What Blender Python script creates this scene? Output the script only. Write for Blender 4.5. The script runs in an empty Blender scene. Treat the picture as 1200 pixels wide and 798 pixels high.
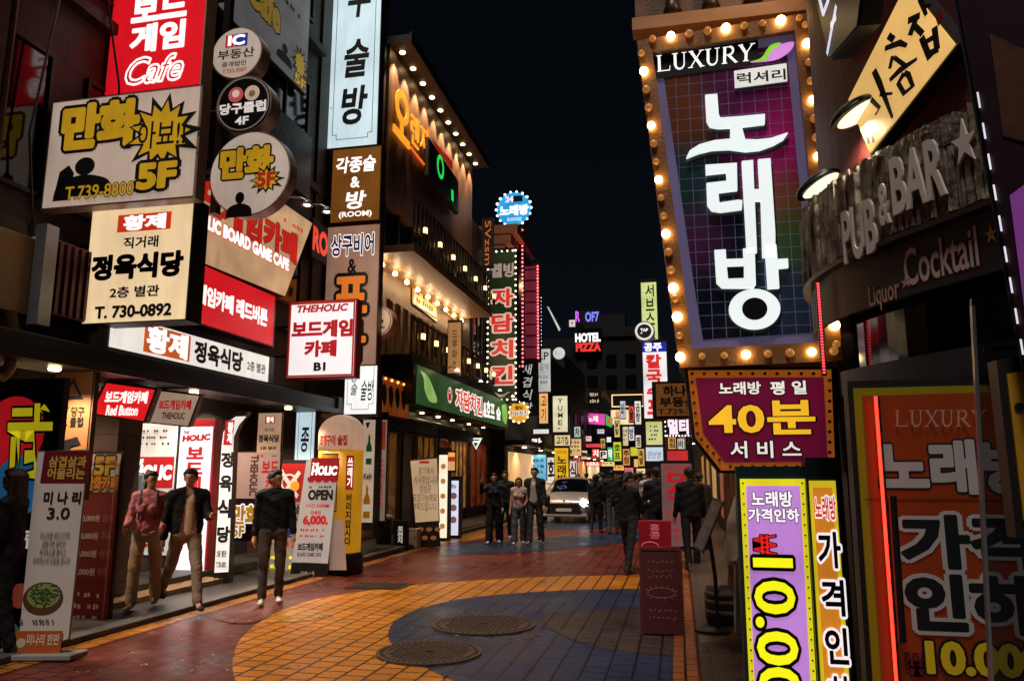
import bpy, bmesh, math, random
import numpy as np
from mathutils import Vector, Matrix
random.seed(7)
R = math.radians
C = bpy.context.scene.collection
SC = bpy.context.scene

# ---------------------------------------------------------------- camera
CAM = Vector((0, 0, 1.62)); F = 900.0; PITCH = R(9.83); YAW = R(12.05)
cd = bpy.data.cameras.new('camera'); cam = bpy.data.objects.new('camera', cd); C.objects.link(cam)
cam.location = CAM; cam.rotation_euler = (R(90) + PITCH, 0, YAW)
cd.sensor_width = 36; cd.lens = 36 * F / 1200; cd.clip_start = 0.05; cd.clip_end = 3000
SC.camera = cam
# ---------------------------------------------------------------- sky and an added overhead fill sun
w = bpy.data.worlds.new('World'); SC.world = w; w.use_nodes = True
nt = w.node_tree; nt.nodes.clear()
sky = nt.nodes.new('ShaderNodeTexSky'); sky.sky_type = 'NISHITA'; sky.sun_disc = False
sky.sun_elevation = R(68); sky.sun_rotation = R(180)
bg = nt.nodes.new('ShaderNodeBackground'); bg.inputs[1].default_value = 0.0011
wo = nt.nodes.new('ShaderNodeOutputWorld')
nt.links.new(sky.outputs[0], bg.inputs[0]); nt.links.new(bg.outputs[0], wo.inputs[0])
sl = bpy.data.lights.new('fill_sun', 'SUN'); sl.energy = 1.95; sl.angle = R(12); sl.color = (1, .9, .82)  # added warm fill from above that brightens the road
so = bpy.data.objects.new('fill_sun', sl); C.objects.link(so); so.rotation_euler = (R(22), R(-2), 0)
SC.view_settings.view_transform = 'Standard'; SC.view_settings.look = 'None'
SC.view_settings.exposure = 0.0; SC.view_settings.gamma = 1
SC.cycles.use_denoising = True
SC.cycles.max_bounces = 6; SC.cycles.sample_clamp_indirect = 4

# ---------------------------------------------------------------- geometry of the view, used to measure the place
MR = cam.rotation_euler.to_matrix()
def ray(px, py): return MR @ Vector(((px - 600) / F, (399 - py) / F, -1.0))
def hit(px, py, o, n):
    d = ray(px, py); return CAM + d * ((o - CAM).dot(n) / d.dot(n))
def ground(px, py, z=0.0): return hit(px, py, Vector((0, 0, z)), Vector((0, 0, 1)))
class PL:                                   # a vertical or leaning plane: u to the viewer's right, v up, n towards the viewer
    def __init__(s, o, yaw=0, lean=0):
        s.o = Vector(o); s.u = Vector((math.cos(R(yaw)), math.sin(R(yaw)), 0)); n = Vector((math.sin(R(yaw)), -math.cos(R(yaw)), 0))
        z = Vector((0, 0, 1)); s.v = (z * math.cos(R(lean)) - n * math.sin(R(lean))); s.n = s.u.cross(s.v)
    def uv(s, px, py):
        p = hit(px, py, s.o, s.n) - s.o; return (p.dot(s.u), p.dot(s.v))
    def mat(s, u=0, v=0):
        p = s.o + s.u * u + s.v * v
        m = Matrix((s.u, -s.n, s.v)).transposed().to_4x4(); m.translation = p; return m
def Bl(Y, lean=0): return PL((0, Y, 0), 0, lean)                # faces back down the street, square to it
def Lf(X=-6.7): return PL((X, 0, 0), 90)                        # lies along the left frontage
def Rf(X=1.1): return PL((X, 0, 0), -90)                        # lies along the right frontage
def BX(px, py, X=-6.72): return Bl(hit(px, py, Vector((X, 0, 0)), Vector((1, 0, 0))).y)     # square to the street, its wall side on the frontage
def Gd(px, py, z=0, yaw=0, lean=0): return PL(ground(px, py, z), yaw, lean)   # stands on the ground

# ---------------------------------------------------------------- materials
def lin(h):
    h = h.lstrip('#'); v = [int(h[i:i + 2], 16) / 255 for i in (0, 2, 4)]
    return tuple((c / 12.92 if c <= .04045 else ((c + .055) / 1.055) ** 2.4) for c in v)
_m = {}
def newmat(name):
    m = bpy.data.materials.new(name); m.use_nodes = True
    return m, m.node_tree, m.node_tree.nodes['Principled BSDF']
def paint(h, rough=.55, metal=0, var=.18, scale=6, bump=0, spec=.5, bscale=40):
    k = ('p', h, rough, metal, var, scale, bump, spec, bscale)
    if k in _m: return _m[k]
    m, t, b = newmat('paint_' + h); N = t.nodes; L = t.links
    c = lin(h); b.inputs['Roughness'].default_value = rough; b.inputs['Metallic'].default_value = metal
    b.inputs['Specular IOR Level'].default_value = spec
    tc = N.new('ShaderNodeTexCoord'); no = N.new('ShaderNodeTexNoise'); no.inputs['Scale'].default_value = scale; no.inputs['Detail'].default_value = 6
    L.new(tc.outputs['Object'], no.inputs['Vector'])
    mx = N.new('ShaderNodeMix'); mx.data_type = 'RGBA'
    mx.inputs['A'].default_value = (*[x * (1 - var * 1.6) for x in c], 1); mx.inputs['B'].default_value = (*[min(1, x * (1 + var)) for x in c], 1)
    L.new(no.outputs['Fac'], mx.inputs['Factor']); L.new(mx.outputs['Result'], b.inputs['Base Color'])
    if bump:
        n2 = N.new('ShaderNodeTexNoise'); n2.inputs['Scale'].default_value = bscale; n2.inputs['Detail'].default_value = 4
        L.new(tc.outputs['Object'], n2.inputs['Vector'])
        bp = N.new('ShaderNodeBump'); bp.inputs['Strength'].default_value = bump; bp.inputs['Distance'].default_value = .02
        L.new(n2.outputs['Fac'], bp.inputs['Height']); L.new(bp.outputs['Normal'], b.inputs['Normal'])
    _m[k] = m; return m
def lit(h, s=1.0, var=.25, scale=1.6, sample=True):
    """a face lit from behind, a lamp, or glow added to flood-lit boards; uneven strength"""
    k = ('l', h, s, var, scale, sample)
    if k in _m: return _m[k]
    m, t, b = newmat('lit_' + h); N = t.nodes; L = t.links; c = lin(h)
    b.inputs['Base Color'].default_value = (*[x * .6 for x in c], 1); b.inputs['Roughness'].default_value = .35
    b.inputs['Emission Color'].default_value = (*c, 1)
    tc = N.new('ShaderNodeTexCoord'); no = N.new('ShaderNodeTexNoise'); no.inputs['Scale'].default_value = scale; no.inputs['Detail'].default_value = 2
    L.new(tc.outputs['Object'], no.inputs['Vector'])
    mr = N.new('ShaderNodeMapRange'); mr.inputs['From Min'].default_value = .3; mr.inputs['From Max'].default_value = .7
    mr.inputs['To Min'].default_value = s * (1 - var); mr.inputs['To Max'].default_value = s * (1 + var * .6)
    L.new(no.outputs['Fac'], mr.inputs['Value'])
    if var > .085 and sample:      # grime streaks on the acrylic
        mp = N.new('ShaderNodeMapping'); mp.inputs['Scale'].default_value = (5, 5, .9); L.new(tc.outputs['Object'], mp.inputs['Vector'])
        n2 = N.new('ShaderNodeTexNoise'); n2.inputs['Scale'].default_value = 1; n2.inputs['Detail'].default_value = 7; n2.inputs['Roughness'].default_value = .7; L.new(mp.outputs[0], n2.inputs['Vector'])
        m2 = N.new('ShaderNodeMapRange'); m2.inputs['From Min'].default_value = .36; m2.inputs['From Max'].default_value = .6; m2.inputs['To Min'].default_value = .86; m2.inputs['To Max'].default_value = 1.03; L.new(n2.outputs['Fac'], m2.inputs['Value'])
        mu = N.new('ShaderNodeMath'); mu.operation = 'MULTIPLY'; L.new(mr.outputs['Result'], mu.inputs[0]); L.new(m2.outputs['Result'], mu.inputs[1]); L.new(mu.outputs[0], b.inputs['Emission Strength'])
    else: L.new(mr.outputs['Result'], b.inputs['Emission Strength'])
    if not sample: m.cycles.emission_sampling = 'NONE'
    _m[k] = m; return m
def glow(h, s=1.0): return lit(h, s, .08, 2, False)        # small lit lettering
def glass(h='05070a', rough=.08):
    return paint(h, rough, 0, .1, 2, 0, .8)
def boards(h, w=.16, rough=.55, axis='Y', dark=.35):
    """vertical cladding boards"""
    k = ('b', h, w, axis)
    if k in _m: return _m[k]
    m, t, b = newmat('boards_' + h); N = t.nodes; L = t.links; c = lin(h)
    b.inputs['Roughness'].default_value = rough
    tc = N.new('ShaderNodeTexCoord'); sp = N.new('ShaderNodeSeparateXYZ'); L.new(tc.outputs['Object'], sp.inputs[0])
    dv = N.new('ShaderNodeMath'); dv.operation = 'DIVIDE'; dv.inputs[1].default_value = w; L.new(sp.outputs[axis], dv.inputs[0])
    fl = N.new('ShaderNodeMath'); fl.operation = 'FLOOR'; L.new(dv.outputs[0], fl.inputs[0])
    fr = N.new('ShaderNodeMath'); fr.operation = 'FRACT'; L.new(dv.outputs[0], fr.inputs[0])
    wn = N.new('ShaderNodeTexWhiteNoise'); wn.noise_dimensions = '1D'; L.new(fl.outputs[0], wn.inputs['W'])
    no = N.new('ShaderNodeTexNoise'); no.inputs['Scale'].default_value = 4; no.inputs['Detail'].default_value = 8
    mp = N.new('ShaderNodeMapping'); mp.inputs['Scale'].default_value = (6, 6, .6); L.new(tc.outputs['Object'], mp.inputs['Vector']); L.new(mp.outputs[0], no.inputs['Vector'])
    ad = N.new('ShaderNodeMath'); ad.operation = 'ADD'; L.new(wn.outputs['Value'], ad.inputs[0]); L.new(no.outputs['Fac'], ad.inputs[1])
    mx = N.new('ShaderNodeMix'); mx.data_type = 'RGBA'; mx.inputs['A'].default_value = (*[x * dark for x in c], 1); mx.inputs['B'].default_value = (*c, 1)
    hf = N.new('ShaderNodeMath'); hf.operation = 'MULTIPLY'; hf.inputs[1].default_value = .6; L.new(ad.outputs[0], hf.inputs[0])
    L.new(hf.outputs[0], mx.inputs['Factor']); L.new(mx.outputs['Result'], b.inputs['Base Color'])
    gt = N.new('ShaderNodeMath'); gt.operation = 'GREATER_THAN'; gt.inputs[1].default_value = .08; L.new(fr.outputs[0], gt.inputs[0])
    bp = N.new('ShaderNodeBump'); bp.inputs['Strength'].default_value = .8; bp.inputs['Distance'].default_value = .02
    L.new(gt.outputs[0], bp.inputs['Height']); L.new(bp.outputs['Normal'], b.inputs['Normal'])
    _m[k] = m; return m
def bricks(h, h2, mortar, w=.22, hgt=.075, rough=.7, bump=.6, plane='YZ', off=.5, mort=.01):
    k = ('k', h, h2, w, hgt, plane, rough)
    if k in _m: return _m[k]
    m, t, b = newmat('bricks_' + h); N = t.nodes; L = t.links
    b.inputs['Roughness'].default_value = rough
    tc = N.new('ShaderNodeTexCoord'); sp = N.new('ShaderNodeSeparateXYZ'); L.new(tc.outputs['Object'], sp.inputs[0])
    cb = N.new('ShaderNodeCombineXYZ'); L.new(sp.outputs[plane[0]], cb.inputs[0]); L.new(sp.outputs[plane[1]], cb.inputs[1])
    br = N.new('ShaderNodeTexBrick'); br.inputs['Color1'].default_value = (*lin(h), 1); br.inputs['Color2'].default_value = (*lin(h2), 1)
    br.inputs['Mortar'].default_value = (*lin(mortar), 1); br.inputs['Scale'].default_value = 1; br.inputs['Brick Width'].default_value = w
    br.inputs['Row Height'].default_value = hgt; br.inputs['Mortar Size'].default_value = mort; br.offset = off
    L.new(cb.outputs[0], br.inputs['Vector'])
    no = N.new('ShaderNodeTexNoise'); no.inputs['Scale'].default_value = 1.3; no.inputs['Detail'].default_value = 8; L.new(tc.outputs['Object'], no.inputs['Vector'])
    mr = N.new('ShaderNodeMapRange'); mr.inputs['From Min'].default_value = .3; mr.inputs['From Max'].default_value = .7; mr.inputs['To Min'].default_value = .55; mr.inputs['To Max'].default_value = 1.15
    L.new(no.outputs['Fac'], mr.inputs['Value'])
    mx = N.new('ShaderNodeMix'); mx.data_type = 'RGBA'; mx.blend_type = 'MULTIPLY'; mx.inputs['Factor'].default_value = 1
    L.new(br.outputs['Color'], mx.inputs['A']); L.new(mr.outputs['Result'], mx.inputs['B']); L.new(mx.outputs['Result'], b.inputs['Base Color'])
    sb = N.new('ShaderNodeMath'); sb.operation = 'SUBTRACT'; sb.inputs[0].default_value = 1; L.new(br.outputs['Fac'], sb.inputs[1])
    n2 = N.new('ShaderNodeTexNoise'); n2.inputs['Scale'].default_value = 60; n2.inputs['Detail'].default_value = 3; L.new(tc.outputs['Object'], n2.inputs['Vector'])
    m2 = N.new('ShaderNodeMath'); m2.operation = 'MULTIPLY_ADD'; m2.inputs[1].default_value = .5; L.new(n2.outputs['Fac'], m2.inputs[0]); L.new(sb.outputs[0], m2.inputs[2])
    bp = N.new('ShaderNodeBump'); bp.inputs['Strength'].default_value = bump; bp.inputs['Distance'].default_value = .01
    L.new(m2.outputs[0], bp.inputs['Height']); L.new(bp.outputs['Normal'], b.inputs['Normal'])
    _m[k] = m; return m
def paving(h, h2):
    """small square pavers with dark joints, worn paint and a damp sheen"""
    k = ('pave', h)
    if k in _m: return _m[k]
    m, t, b = newmat('paving_' + h); N = t.nodes; L = t.links; b.inputs['Specular IOR Level'].default_value = .35
    tc = N.new('ShaderNodeTexCoord'); geo = N.new('ShaderNodeNewGeometry')
    br = N.new('ShaderNodeTexBrick'); br.inputs['Color1'].default_value = (*lin(h), 1); br.inputs['Color2'].default_value = (*lin(h2), 1)
    br.inputs['Mortar'].default_value = (.004, .004, .005, 1); br.inputs['Scale'].default_value = 1; br.inputs['Brick Width'].default_value = .2
    br.inputs['Row Height'].default_value = .21; br.inputs['Mortar Size'].default_value = .012; br.inputs['Mortar Smooth'].default_value = .1; br.offset = .5
    sp = N.new('ShaderNodeSeparateXYZ'); cb = N.new('ShaderNodeCombineXYZ'); L.new(geo.outputs['Position'], sp.inputs[0])
    L.new(sp.outputs['Y'], cb.inputs[0]); L.new(sp.outputs['X'], cb.inputs[1]); L.new(cb.outputs[0], br.inputs['Vector'])
    no = N.new('ShaderNodeTexNoise'); no.inputs['Scale'].default_value = .9; no.inputs['Detail'].default_value = 10; no.inputs['Roughness'].default_value = .65
    L.new(geo.outputs['Position'], no.inputs['Vector'])
    mr = N.new('ShaderNodeMapRange'); mr.inputs['From Min'].default_value = .3; mr.inputs['From Max'].default_value = .7; mr.inputs['To Min'].default_value = .68; mr.inputs['To Max'].default_value = 1.15
    L.new(no.outputs['Fac'], mr.inputs['Value'])
    mx = N.new('ShaderNodeMix'); mx.data_type = 'RGBA'; mx.blend_type = 'MULTIPLY'; mx.inputs['Factor'].default_value = 1
    L.new(br.outputs['Color'], mx.inputs['A']); L.new(mr.outputs['Result'], mx.inputs['B'])
    gr = N.new('ShaderNodeTexNoise'); gr.inputs['Scale'].default_value = 130; gr.inputs['Detail'].default_value = 2; L.new(geo.outputs['Position'], gr.inputs['Vector'])
    g2 = N.new('ShaderNodeMapRange'); g2.inputs['From Min'].default_value = .3; g2.inputs['From Max'].default_value = .72; g2.inputs['To Min'].default_value = .5; g2.inputs['To Max'].default_value = 1.35; L.new(gr.outputs['Fac'], g2.inputs['Value'])
    m3 = N.new('ShaderNodeMix'); m3.data_type = 'RGBA'; m3.blend_type = 'MULTIPLY'; m3.inputs['Factor'].default_value = 1
    L.new(mx.outputs['Result'], m3.inputs['A']); L.new(g2.outputs['Result'], m3.inputs['B']); L.new(m3.outputs['Result'], b.inputs['Base Color'])
    rr = N.new('ShaderNodeMapRange'); rr.inputs['From Min'].default_value = .35; rr.inputs['From Max'].default_value = .65; rr.inputs['To Min'].default_value = .24; rr.inputs['To Max'].default_value = .48
    L.new(no.outputs['Fac'], rr.inputs['Value']); L.new(rr.outputs['Result'], b.inputs['Roughness'])
    sb = N.new('ShaderNodeMath'); sb.operation = 'SUBTRACT'; sb.inputs[0].default_value = 1; L.new(br.outputs['Fac'], sb.inputs[1])
    m2 = N.new('ShaderNodeMath'); m2.operation = 'MULTIPLY_ADD'; m2.inputs[1].default_value = .5; L.new(gr.outputs['Fac'], m2.inputs[0]); L.new(sb.outputs[0], m2.inputs[2])
    bp = N.new('ShaderNodeBump'); bp.inputs['Strength'].default_value = .5; bp.inputs['Distance'].default_value = .004
    L.new(m2.outputs[0], bp.inputs['Height']); L.new(bp.outputs['Normal'], b.inputs['Normal'])
    _m[k] = m; return m
BLACK = paint('101012', .5); DARK = paint('1b1a1c', .6); STEEL = paint('6a6865', .4, .7); WHITEP = paint('d8d4ce', .5)

# ---------------------------------------------------------------- mesh helpers
def link(name, me, mat, parent=None):
    o = bpy.data.objects.new(name, me); C.objects.link(o)
    if mat is not None and len(me.materials) == 0: me.materials.append(mat)
    if parent is not None: o.parent = parent
    return o
def obj(name, bm, mat, parent=None, smooth=False):
    me = bpy.data.meshes.new(name); bmesh.ops.recalc_face_normals(bm, faces=bm.faces[:]); bm.to_mesh(me); bm.free()
    if smooth:
        for p in me.polygons: p.use_smooth = True
    return link(name, me, mat, parent)
def tag(o, label, cat, group=None, kind=None):
    o['label'] = label; o['category'] = cat
    if group: o['group'] = group
    if kind: o['kind'] = kind
    return o
def thing(name, label, cat, loc=(0, 0, 0), rotz=0, group=None, matrix=None):
    o = bpy.data.objects.new(name, None); C.objects.link(o); o.empty_display_size = .1
    if matrix is not None: o.matrix_world = matrix
    else: o.location = loc; o.rotation_euler = (0, 0, rotz)
    return tag(o, label, cat, group)
def struct(name, bm, mat):
    o = obj(name, bm, mat); o['kind'] = 'structure'; return o
def dup(root, loc=None, label=None, rotz=None):
    r = root.copy(); C.objects.link(r)
    if loc is not None: r.location = loc
    if rotz is not None: r.rotation_euler = (0, 0, rotz)
    if label: r['label'] = label
    for ch in list(root.children):
        c = ch.copy(); C.objects.link(c); c.parent = r
        for g in list(ch.children):
            d = g.copy(); C.objects.link(d); d.parent = c
    return r
def box(bm, x0, y0, z0, x1, y1, z1, M=None):
    vs = [bm.verts.new((x, y, z)) for x in (x0, x1) for y in (y0, y1) for z in (z0, z1)]
    for f in ((0, 1, 3, 2), (4, 6, 7, 5), (0, 4, 5, 1), (2, 3, 7, 6), (0, 2, 6, 4), (1, 5, 7, 3)): bm.faces.new([vs[i] for i in f])
    if M is not None: bmesh.ops.transform(bm, matrix=M, verts=vs)
    return vs
def bev(bm, off=.008, seg=2):
    bmesh.ops.bevel(bm, geom=bm.edges[:], offset=off, segments=seg, affect='EDGES', profile=.5); return bm
def B(x0, y0, z0, x1, y1, z1, b=0):
    bm = bmesh.new(); box(bm, min(x0, x1), min(y0, y1), min(z0, z1), max(x0, x1), max(y0, y1), max(z0, z1))
    if b: bev(bm, b)
    return bm
def poly(bm, pts, y0, y1):
    """prism of an outline in the local x-z plane from depth y0 to y1"""
    a = [bm.verts.new((p[0], y0, p[1])) for p in pts]; c = [bm.verts.new((p[0], y1, p[1])) for p in pts]
    bm.faces.new(a); bm.faces.new(c[::-1]); n = len(pts)
    for i in range(n): bm.faces.new((a[i], c[i], c[(i + 1) % n], a[(i + 1) % n]))
def circ(cx, cz, r, n=40, r2=None): return [(cx + r * math.cos(2 * math.pi * i / n), cz + (r2 or r) * math.sin(2 * math.pi * i / n)) for i in range(n)]
def tube(bm, pts, r, n=8, cap=True):
    pts = [Vector(p) for p in pts]; rs = r if isinstance(r, (list, tuple)) else [r] * len(pts); rings = []
    for i, p in enumerate(pts):
        d = (pts[min(i + 1, len(pts) - 1)] - pts[max(i - 1, 0)]).normalized()
        a = d.cross(Vector((0, 0, 1)));
        if a.length < .05: a = d.cross(Vector((1, 0, 0)))
        a.normalize(); b2 = d.cross(a)
        rings.append([bm.verts.new(p + (a * math.cos(2 * math.pi * k / n) + b2 * math.sin(2 * math.pi * k / n)) * rs[i]) for k in range(n)])
    for i in range(len(rings) - 1):
        for k in range(n): bm.faces.new((rings[i][k], rings[i][(k + 1) % n], rings[i + 1][(k + 1) % n], rings[i + 1][k]))
    if cap: bm.faces.new(rings[0]); bm.faces.new(rings[-1][::-1])
def T(pts, r, n=8):
    bm = bmesh.new(); tube(bm, pts, r, n); return bm
def lathe(prof, n=24):
    bm = bmesh.new(); rings = []
    for r, z in prof: rings.append([bm.verts.new((max(r, 1e-4) * math.cos(2 * math.pi * k / n), max(r, 1e-4) * math.sin(2 * math.pi * k / n), z)) for k in range(n)])
    for i in range(len(rings) - 1):
        for k in range(n): bm.faces.new((rings[i][k], rings[i][(k + 1) % n], rings[i + 1][(k + 1) % n], rings[i + 1][k]))
    bm.faces.new(rings[0][::-1]); bm.faces.new(rings[-1]); return bm
_fc = bpy.data.curves.new('lettering', 'FONT'); _fo = bpy.data.objects.new('lettering', _fc)
_tc = {}
def textmesh(body, off=.02, ext=0, shear=0, space=1, line=1.0):
    """flat glyphs; strokes heavier than the font's are built from shifted copies, each a hair further out (kept in z as a copy number)"""
    k = (body, min(off, .02), shear, space, line)
    if k not in _tc:
        _fc.body = body; _fc.offset = min(off, .02); _fc.extrude = 0; _fc.shear = shear; _fc.align_x = 'CENTER'; _fc.space_character = space; _fc.space_line = line; _fc.resolution_u = 3
        me = bpy.data.meshes.new_from_object(_fo); nv = len(me.vertices); co = np.zeros(nv * 3); me.vertices.foreach_get('co', co)
        _tc[k] = (co.reshape(-1, 3).copy(), [tuple(f.vertices) for f in me.polygons]); bpy.data.meshes.remove(me)
    co, fs = _tc[k]; ex = off - .02; me = bpy.data.meshes.new('lettering')
    if ex <= .003: me.from_pydata([tuple(c) for c in co], [], fs); return me
    n = 8 if ex < .03 else 12; V = []; Fc = []; nv = len(co)
    for i in range(n + 1):
        d = np.array([0, 0, i]) if i == n else np.array([ex * math.cos(2 * math.pi * (i + .5) / n), ex * math.sin(2 * math.pi * (i + .5) / n), i])
        V += [tuple(c + d) for c in co]; Fc += [tuple(q + i * nv for q in f) for f in fs]
    me.from_pydata(V, [], Fc); return me
def lettering(parent, body, u0, v0, u1, v1, mat, off=.02, y=-.006, ext=0, shear=0, line=1.0, name='lettering', keep=False, bend=None, rot=0, space=1):
    """letters fitted into the box u0..u1, v0..v1 of a sign's face (local x, z)"""
    me = textmesh(body, off, 0, shear, space, line)
    if not me.vertices: return None
    if rot:
        cs, sn = math.cos(R(rot)), math.sin(R(rot))
        for v in me.vertices: x, y_ = v.co.x, v.co.y; v.co.x = x * cs - y_ * sn; v.co.y = x * sn + y_ * cs
    xs = [v.co.x for v in me.vertices]; ys = [v.co.y for v in me.vertices]; x0, x1, y0, y1 = min(xs) + off, max(xs) - off, min(ys) + off, max(ys) - off
    sx = (u1 - u0) / max(x1 - x0, 1e-4); sz = (v1 - v0) / max(y1 - y0, 1e-4)
    if keep: sx = sz = min(sx, sz)
    cu, cv = (u0 + u1) / 2, (v0 + v1) / 2; cx, cy = (x0 + x1) / 2, (y0 + y1) / 2
    for v in me.vertices: v.co = ((v.co.x - cx) * sx + cu, y - v.co.z * .00003, (v.co.y - cy) * sz + cv)
    if ext:
        bm = bmesh.new(); bm.from_mesh(me)
        bmesh.ops.remove_doubles(bm, verts=bm.verts[:], dist=1e-5)
        r_ = bmesh.ops.extrude_face_region(bm, geom=bm.faces[:])
        bmesh.ops.translate(bm, vec=(0, -ext, 0), verts=[e for e in r_['geom'] if isinstance(e, bmesh.types.BMVert)])
        bmesh.ops.recalc_face_normals(bm, faces=bm.faces[:])
        bm.to_mesh(me); bm.free()
    if bend:
        for v in me.vertices: v.co = bend(v.co)
    me.materials.clear()
    return link(name, me, mat, parent)
class Sign:
    """a sign: housing, face and lettering as parts of one Empty; face box given by its outline in the photograph's measure"""
    def __init__(s, name, label, cat, pl, rect=None, face=None, house=BLACK, depth=.14, group=None, outline=None, round_=None, rim=.02, root=None, facename='face'):
        s.pl = pl
        if round_:
            px, py, r = round_; c = pl.uv(px, py); e = pl.uv(px + r, py); rr = abs(e[0] - c[0]); pts = circ(c[0], c[1], rr)
            u0, v0, u1, v1 = c[0] - rr, c[1] - rr, c[0] + rr, c[1] + rr
        elif outline:
            pts = [pl.uv(*p) for p in outline]; us = [p[0] for p in pts]; vs = [p[1] for p in pts]; u0, u1, v0, v1 = min(us), max(us), min(vs), max(vs)
        else:
            x0, y0, x1, y1 = rect; mx, my = (x0 + x1) / 2, (y0 + y1) / 2
            u0 = pl.uv(x0, my)[0]; u1 = pl.uv(x1, my)[0]; v0 = pl.uv(mx, y1)[1]; v1 = pl.uv(mx, y0)[1]
            pts = [(u0, v0), (u1, v0), (u1, v1), (u0, v1)]
        s.ou, s.ov = (u0 + u1) / 2, v0; s.w, s.h = u1 - u0, v1 - v0
        s.pts = [(p[0] - s.ou, p[1] - s.ov) for p in pts]
        s.root = thing(name, label, cat, group=group, matrix=pl.mat(s.ou, s.ov)); s.depth = depth
        bm = bmesh.new()
        cx = sum(p[0] for p in s.pts) / len(s.pts); cz = sum(p[1] for p in s.pts) / len(s.pts); k = 1 + 2 * rim / max(min(s.w, s.h), .05)
        poly(bm, [(cx + (p[0] - cx) * k, cz + (p[1] - cz) * k) for p in s.pts], .012, depth)
        obj('housing', bm, house, s.root)
        if face is not None:
            bm = bmesh.new(); poly(bm, s.pts, 0, .011); obj(facename, bm, face, s.root)
        s.k = 0
    def _y(s, lift=None):
        s.k += 1; return -.003 - .001 * s.k if lift is None else -lift
    def n(s, u, v): return ((u - .5) * s.w, (1 - v) * s.h)
    def text(s, body, b, mat, off=.02, out=None, ooff=.09, **kw):
        u0, v1 = s.n(b[0], b[1]); u1, v0 = s.n(b[2], b[3])
        if out is not None: lettering(s.root, body, u0, v0, u1, v1, out, ooff, s._y(), **kw)
        lettering(s.root, body, u0, v0, u1, v1, mat, off, s._y(), **kw); return s
    def rect(s, b, mat, name='panel', t=.002):
        u0, v1 = s.n(b[0], b[1]); u1, v0 = s.n(b[2], b[3]); y = s._y(); bm = bmesh.new(); box(bm, u0, y, v0, u1, y + t, v1); obj(name, bm, mat, s.root); return s
    def shape(s, pts, mat, name='motif', t=.002):
        y = s._y(); bm = bmesh.new(); poly(bm, [s.n(*p) for p in pts], y, y + t); obj(name, bm, mat, s.root); return s
    def disc(s, u, v, r, mat, name='motif', n=28, t=.002):
        c = s.n(u, v); y = s._y(); bm = bmesh.new(); poly(bm, circ(c[0], c[1], r * s.w, n), y, y + t); obj(name, bm, mat, s.root); return s
    def ring(s, u, v, r, th, mat, name='motif', n=32):
        c = s.n(u, v); y = s._y(); bm = bmesh.new(); ro, ri = r * s.w, (r - th) * s.w
        a = [bm.verts.new((p[0], y, p[1])) for p in circ(c[0], c[1], ro, n)]; b2 = [bm.verts.new((p[0], y, p[1])) for p in circ(c[0], c[1], ri, n)]
        for i in range(n): bm.faces.new((a[i], a[(i + 1) % n], b2[(i + 1) % n], b2[i]))
        obj(name, bm, mat, s.root); return s
    def frame(s, mat, th=.03, inset=0, name='border'):
        bm = bmesh.new(); w2, h = s.w / 2 - inset, s.h; y = s._y(); t = .0015; z0, z1 = inset, h - inset
        box(bm, -w2, y, z1 - th, w2, y + t, z1); box(bm, -w2, y, z0, w2, y + t, z0 + th); box(bm, -w2, y, z0 + th, -w2 + th, y + t, z1 - th); box(bm, w2 - th, y, z0 + th, w2, y + t, z1 - th)
        obj(name, bm, mat, s.root); return s
    def lines(s, b, n, mat, fill=.45, words=4, seed=1, name='small_print'):
        """rows of print too small to read"""
        rg = random.Random(seed); bm = bmesh.new(); y = s._y()
        for i in range(n):
            v = b[1] + (b[3] - b[1]) * i / n; hh = (b[3] - b[1]) / n * fill; x = b[0]
            for _ in range(words):
                wd = (b[2] - b[0]) / words * rg.uniform(.5, .92)
                m_ = max(2, int(wd * s.w / max(hh * s.h, 1e-3)))
                for q in range(m_):
                    if rg.random() < .12: continue
                    a0 = s.n(x + wd * q / m_, v + hh * rg.uniform(0, .25)); a1 = s.n(x + wd * (q + .72) / m_, v + hh * rg.uniform(.75, 1))
                    box(bm, a0[0], y, a1[1], a1[0], y + .001, a0[1])
                x += (b[2] - b[0]) / words
                if x > b[2]: break
        obj(name, bm, mat, s.root); return s
    def bulbs(s, n_u, n_v, mat, r=.02, inset=0, off=None, every=1, y=-.01, seg=1):
        """bulbs round the rim, each its own part"""
        ps = []
        w2, h = s.w / 2 - inset, s.h
        for i in range(n_u): ps += [(-w2 + 2 * w2 * (i + .5) / n_u, h - inset), (-w2 + 2 * w2 * (i + .5) / n_u, inset)]
        for i in range(n_v): ps += [(-w2, inset + (h - 2 * inset) * i / max(n_v - 1, 1)), (w2, inset + (h - 2 * inset) * i / max(n_v - 1, 1))]
        s.bulb_at(ps, mat, r, off, every, y, seg); return s
    def bulb_at(s, ps, mat, r=.02, off=None, every=1, y=-.01, seg=1):
        bm = bmesh.new(); bmesh.ops.create_icosphere(bm, subdivisions=seg, radius=r); me = bpy.data.meshes.new('bulb'); bm.to_mesh(me); bm.free()
        for p in me.polygons: p.use_smooth = True
        me.materials.append(mat); me2 = me.copy()
        if off: me2.materials[0] = off
        for i, (x, z) in enumerate(ps):
            o = link('bulb', me if (i % every == 0) else me2, None, s.root); o.location = (x, y, z); o.scale = (1 + .12 * math.sin(i * 7.3),) * 3
        return s
    def bracket(s, to_u=None, zs=(.3, .7), r=.025):
        """arms from the sign's wall side to the wall"""
        for q in zs:
            z = s.h * q; x1 = -s.w / 2; bm = T([(x1 - (to_u or .5), s.depth / 2, z), (x1 + .05, s.depth / 2, z)], r); obj('arm', bm, DARK, s.root)
        return s
    def legs(s, length, dx=.4, r=.02, mat=None):
        for q in (-dx, dx): obj('leg', B(q * s.w - r, .03, -length, q * s.w + r, .03 + 2 * r, .0), mat or BLACK, s.root)
        return s
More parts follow.
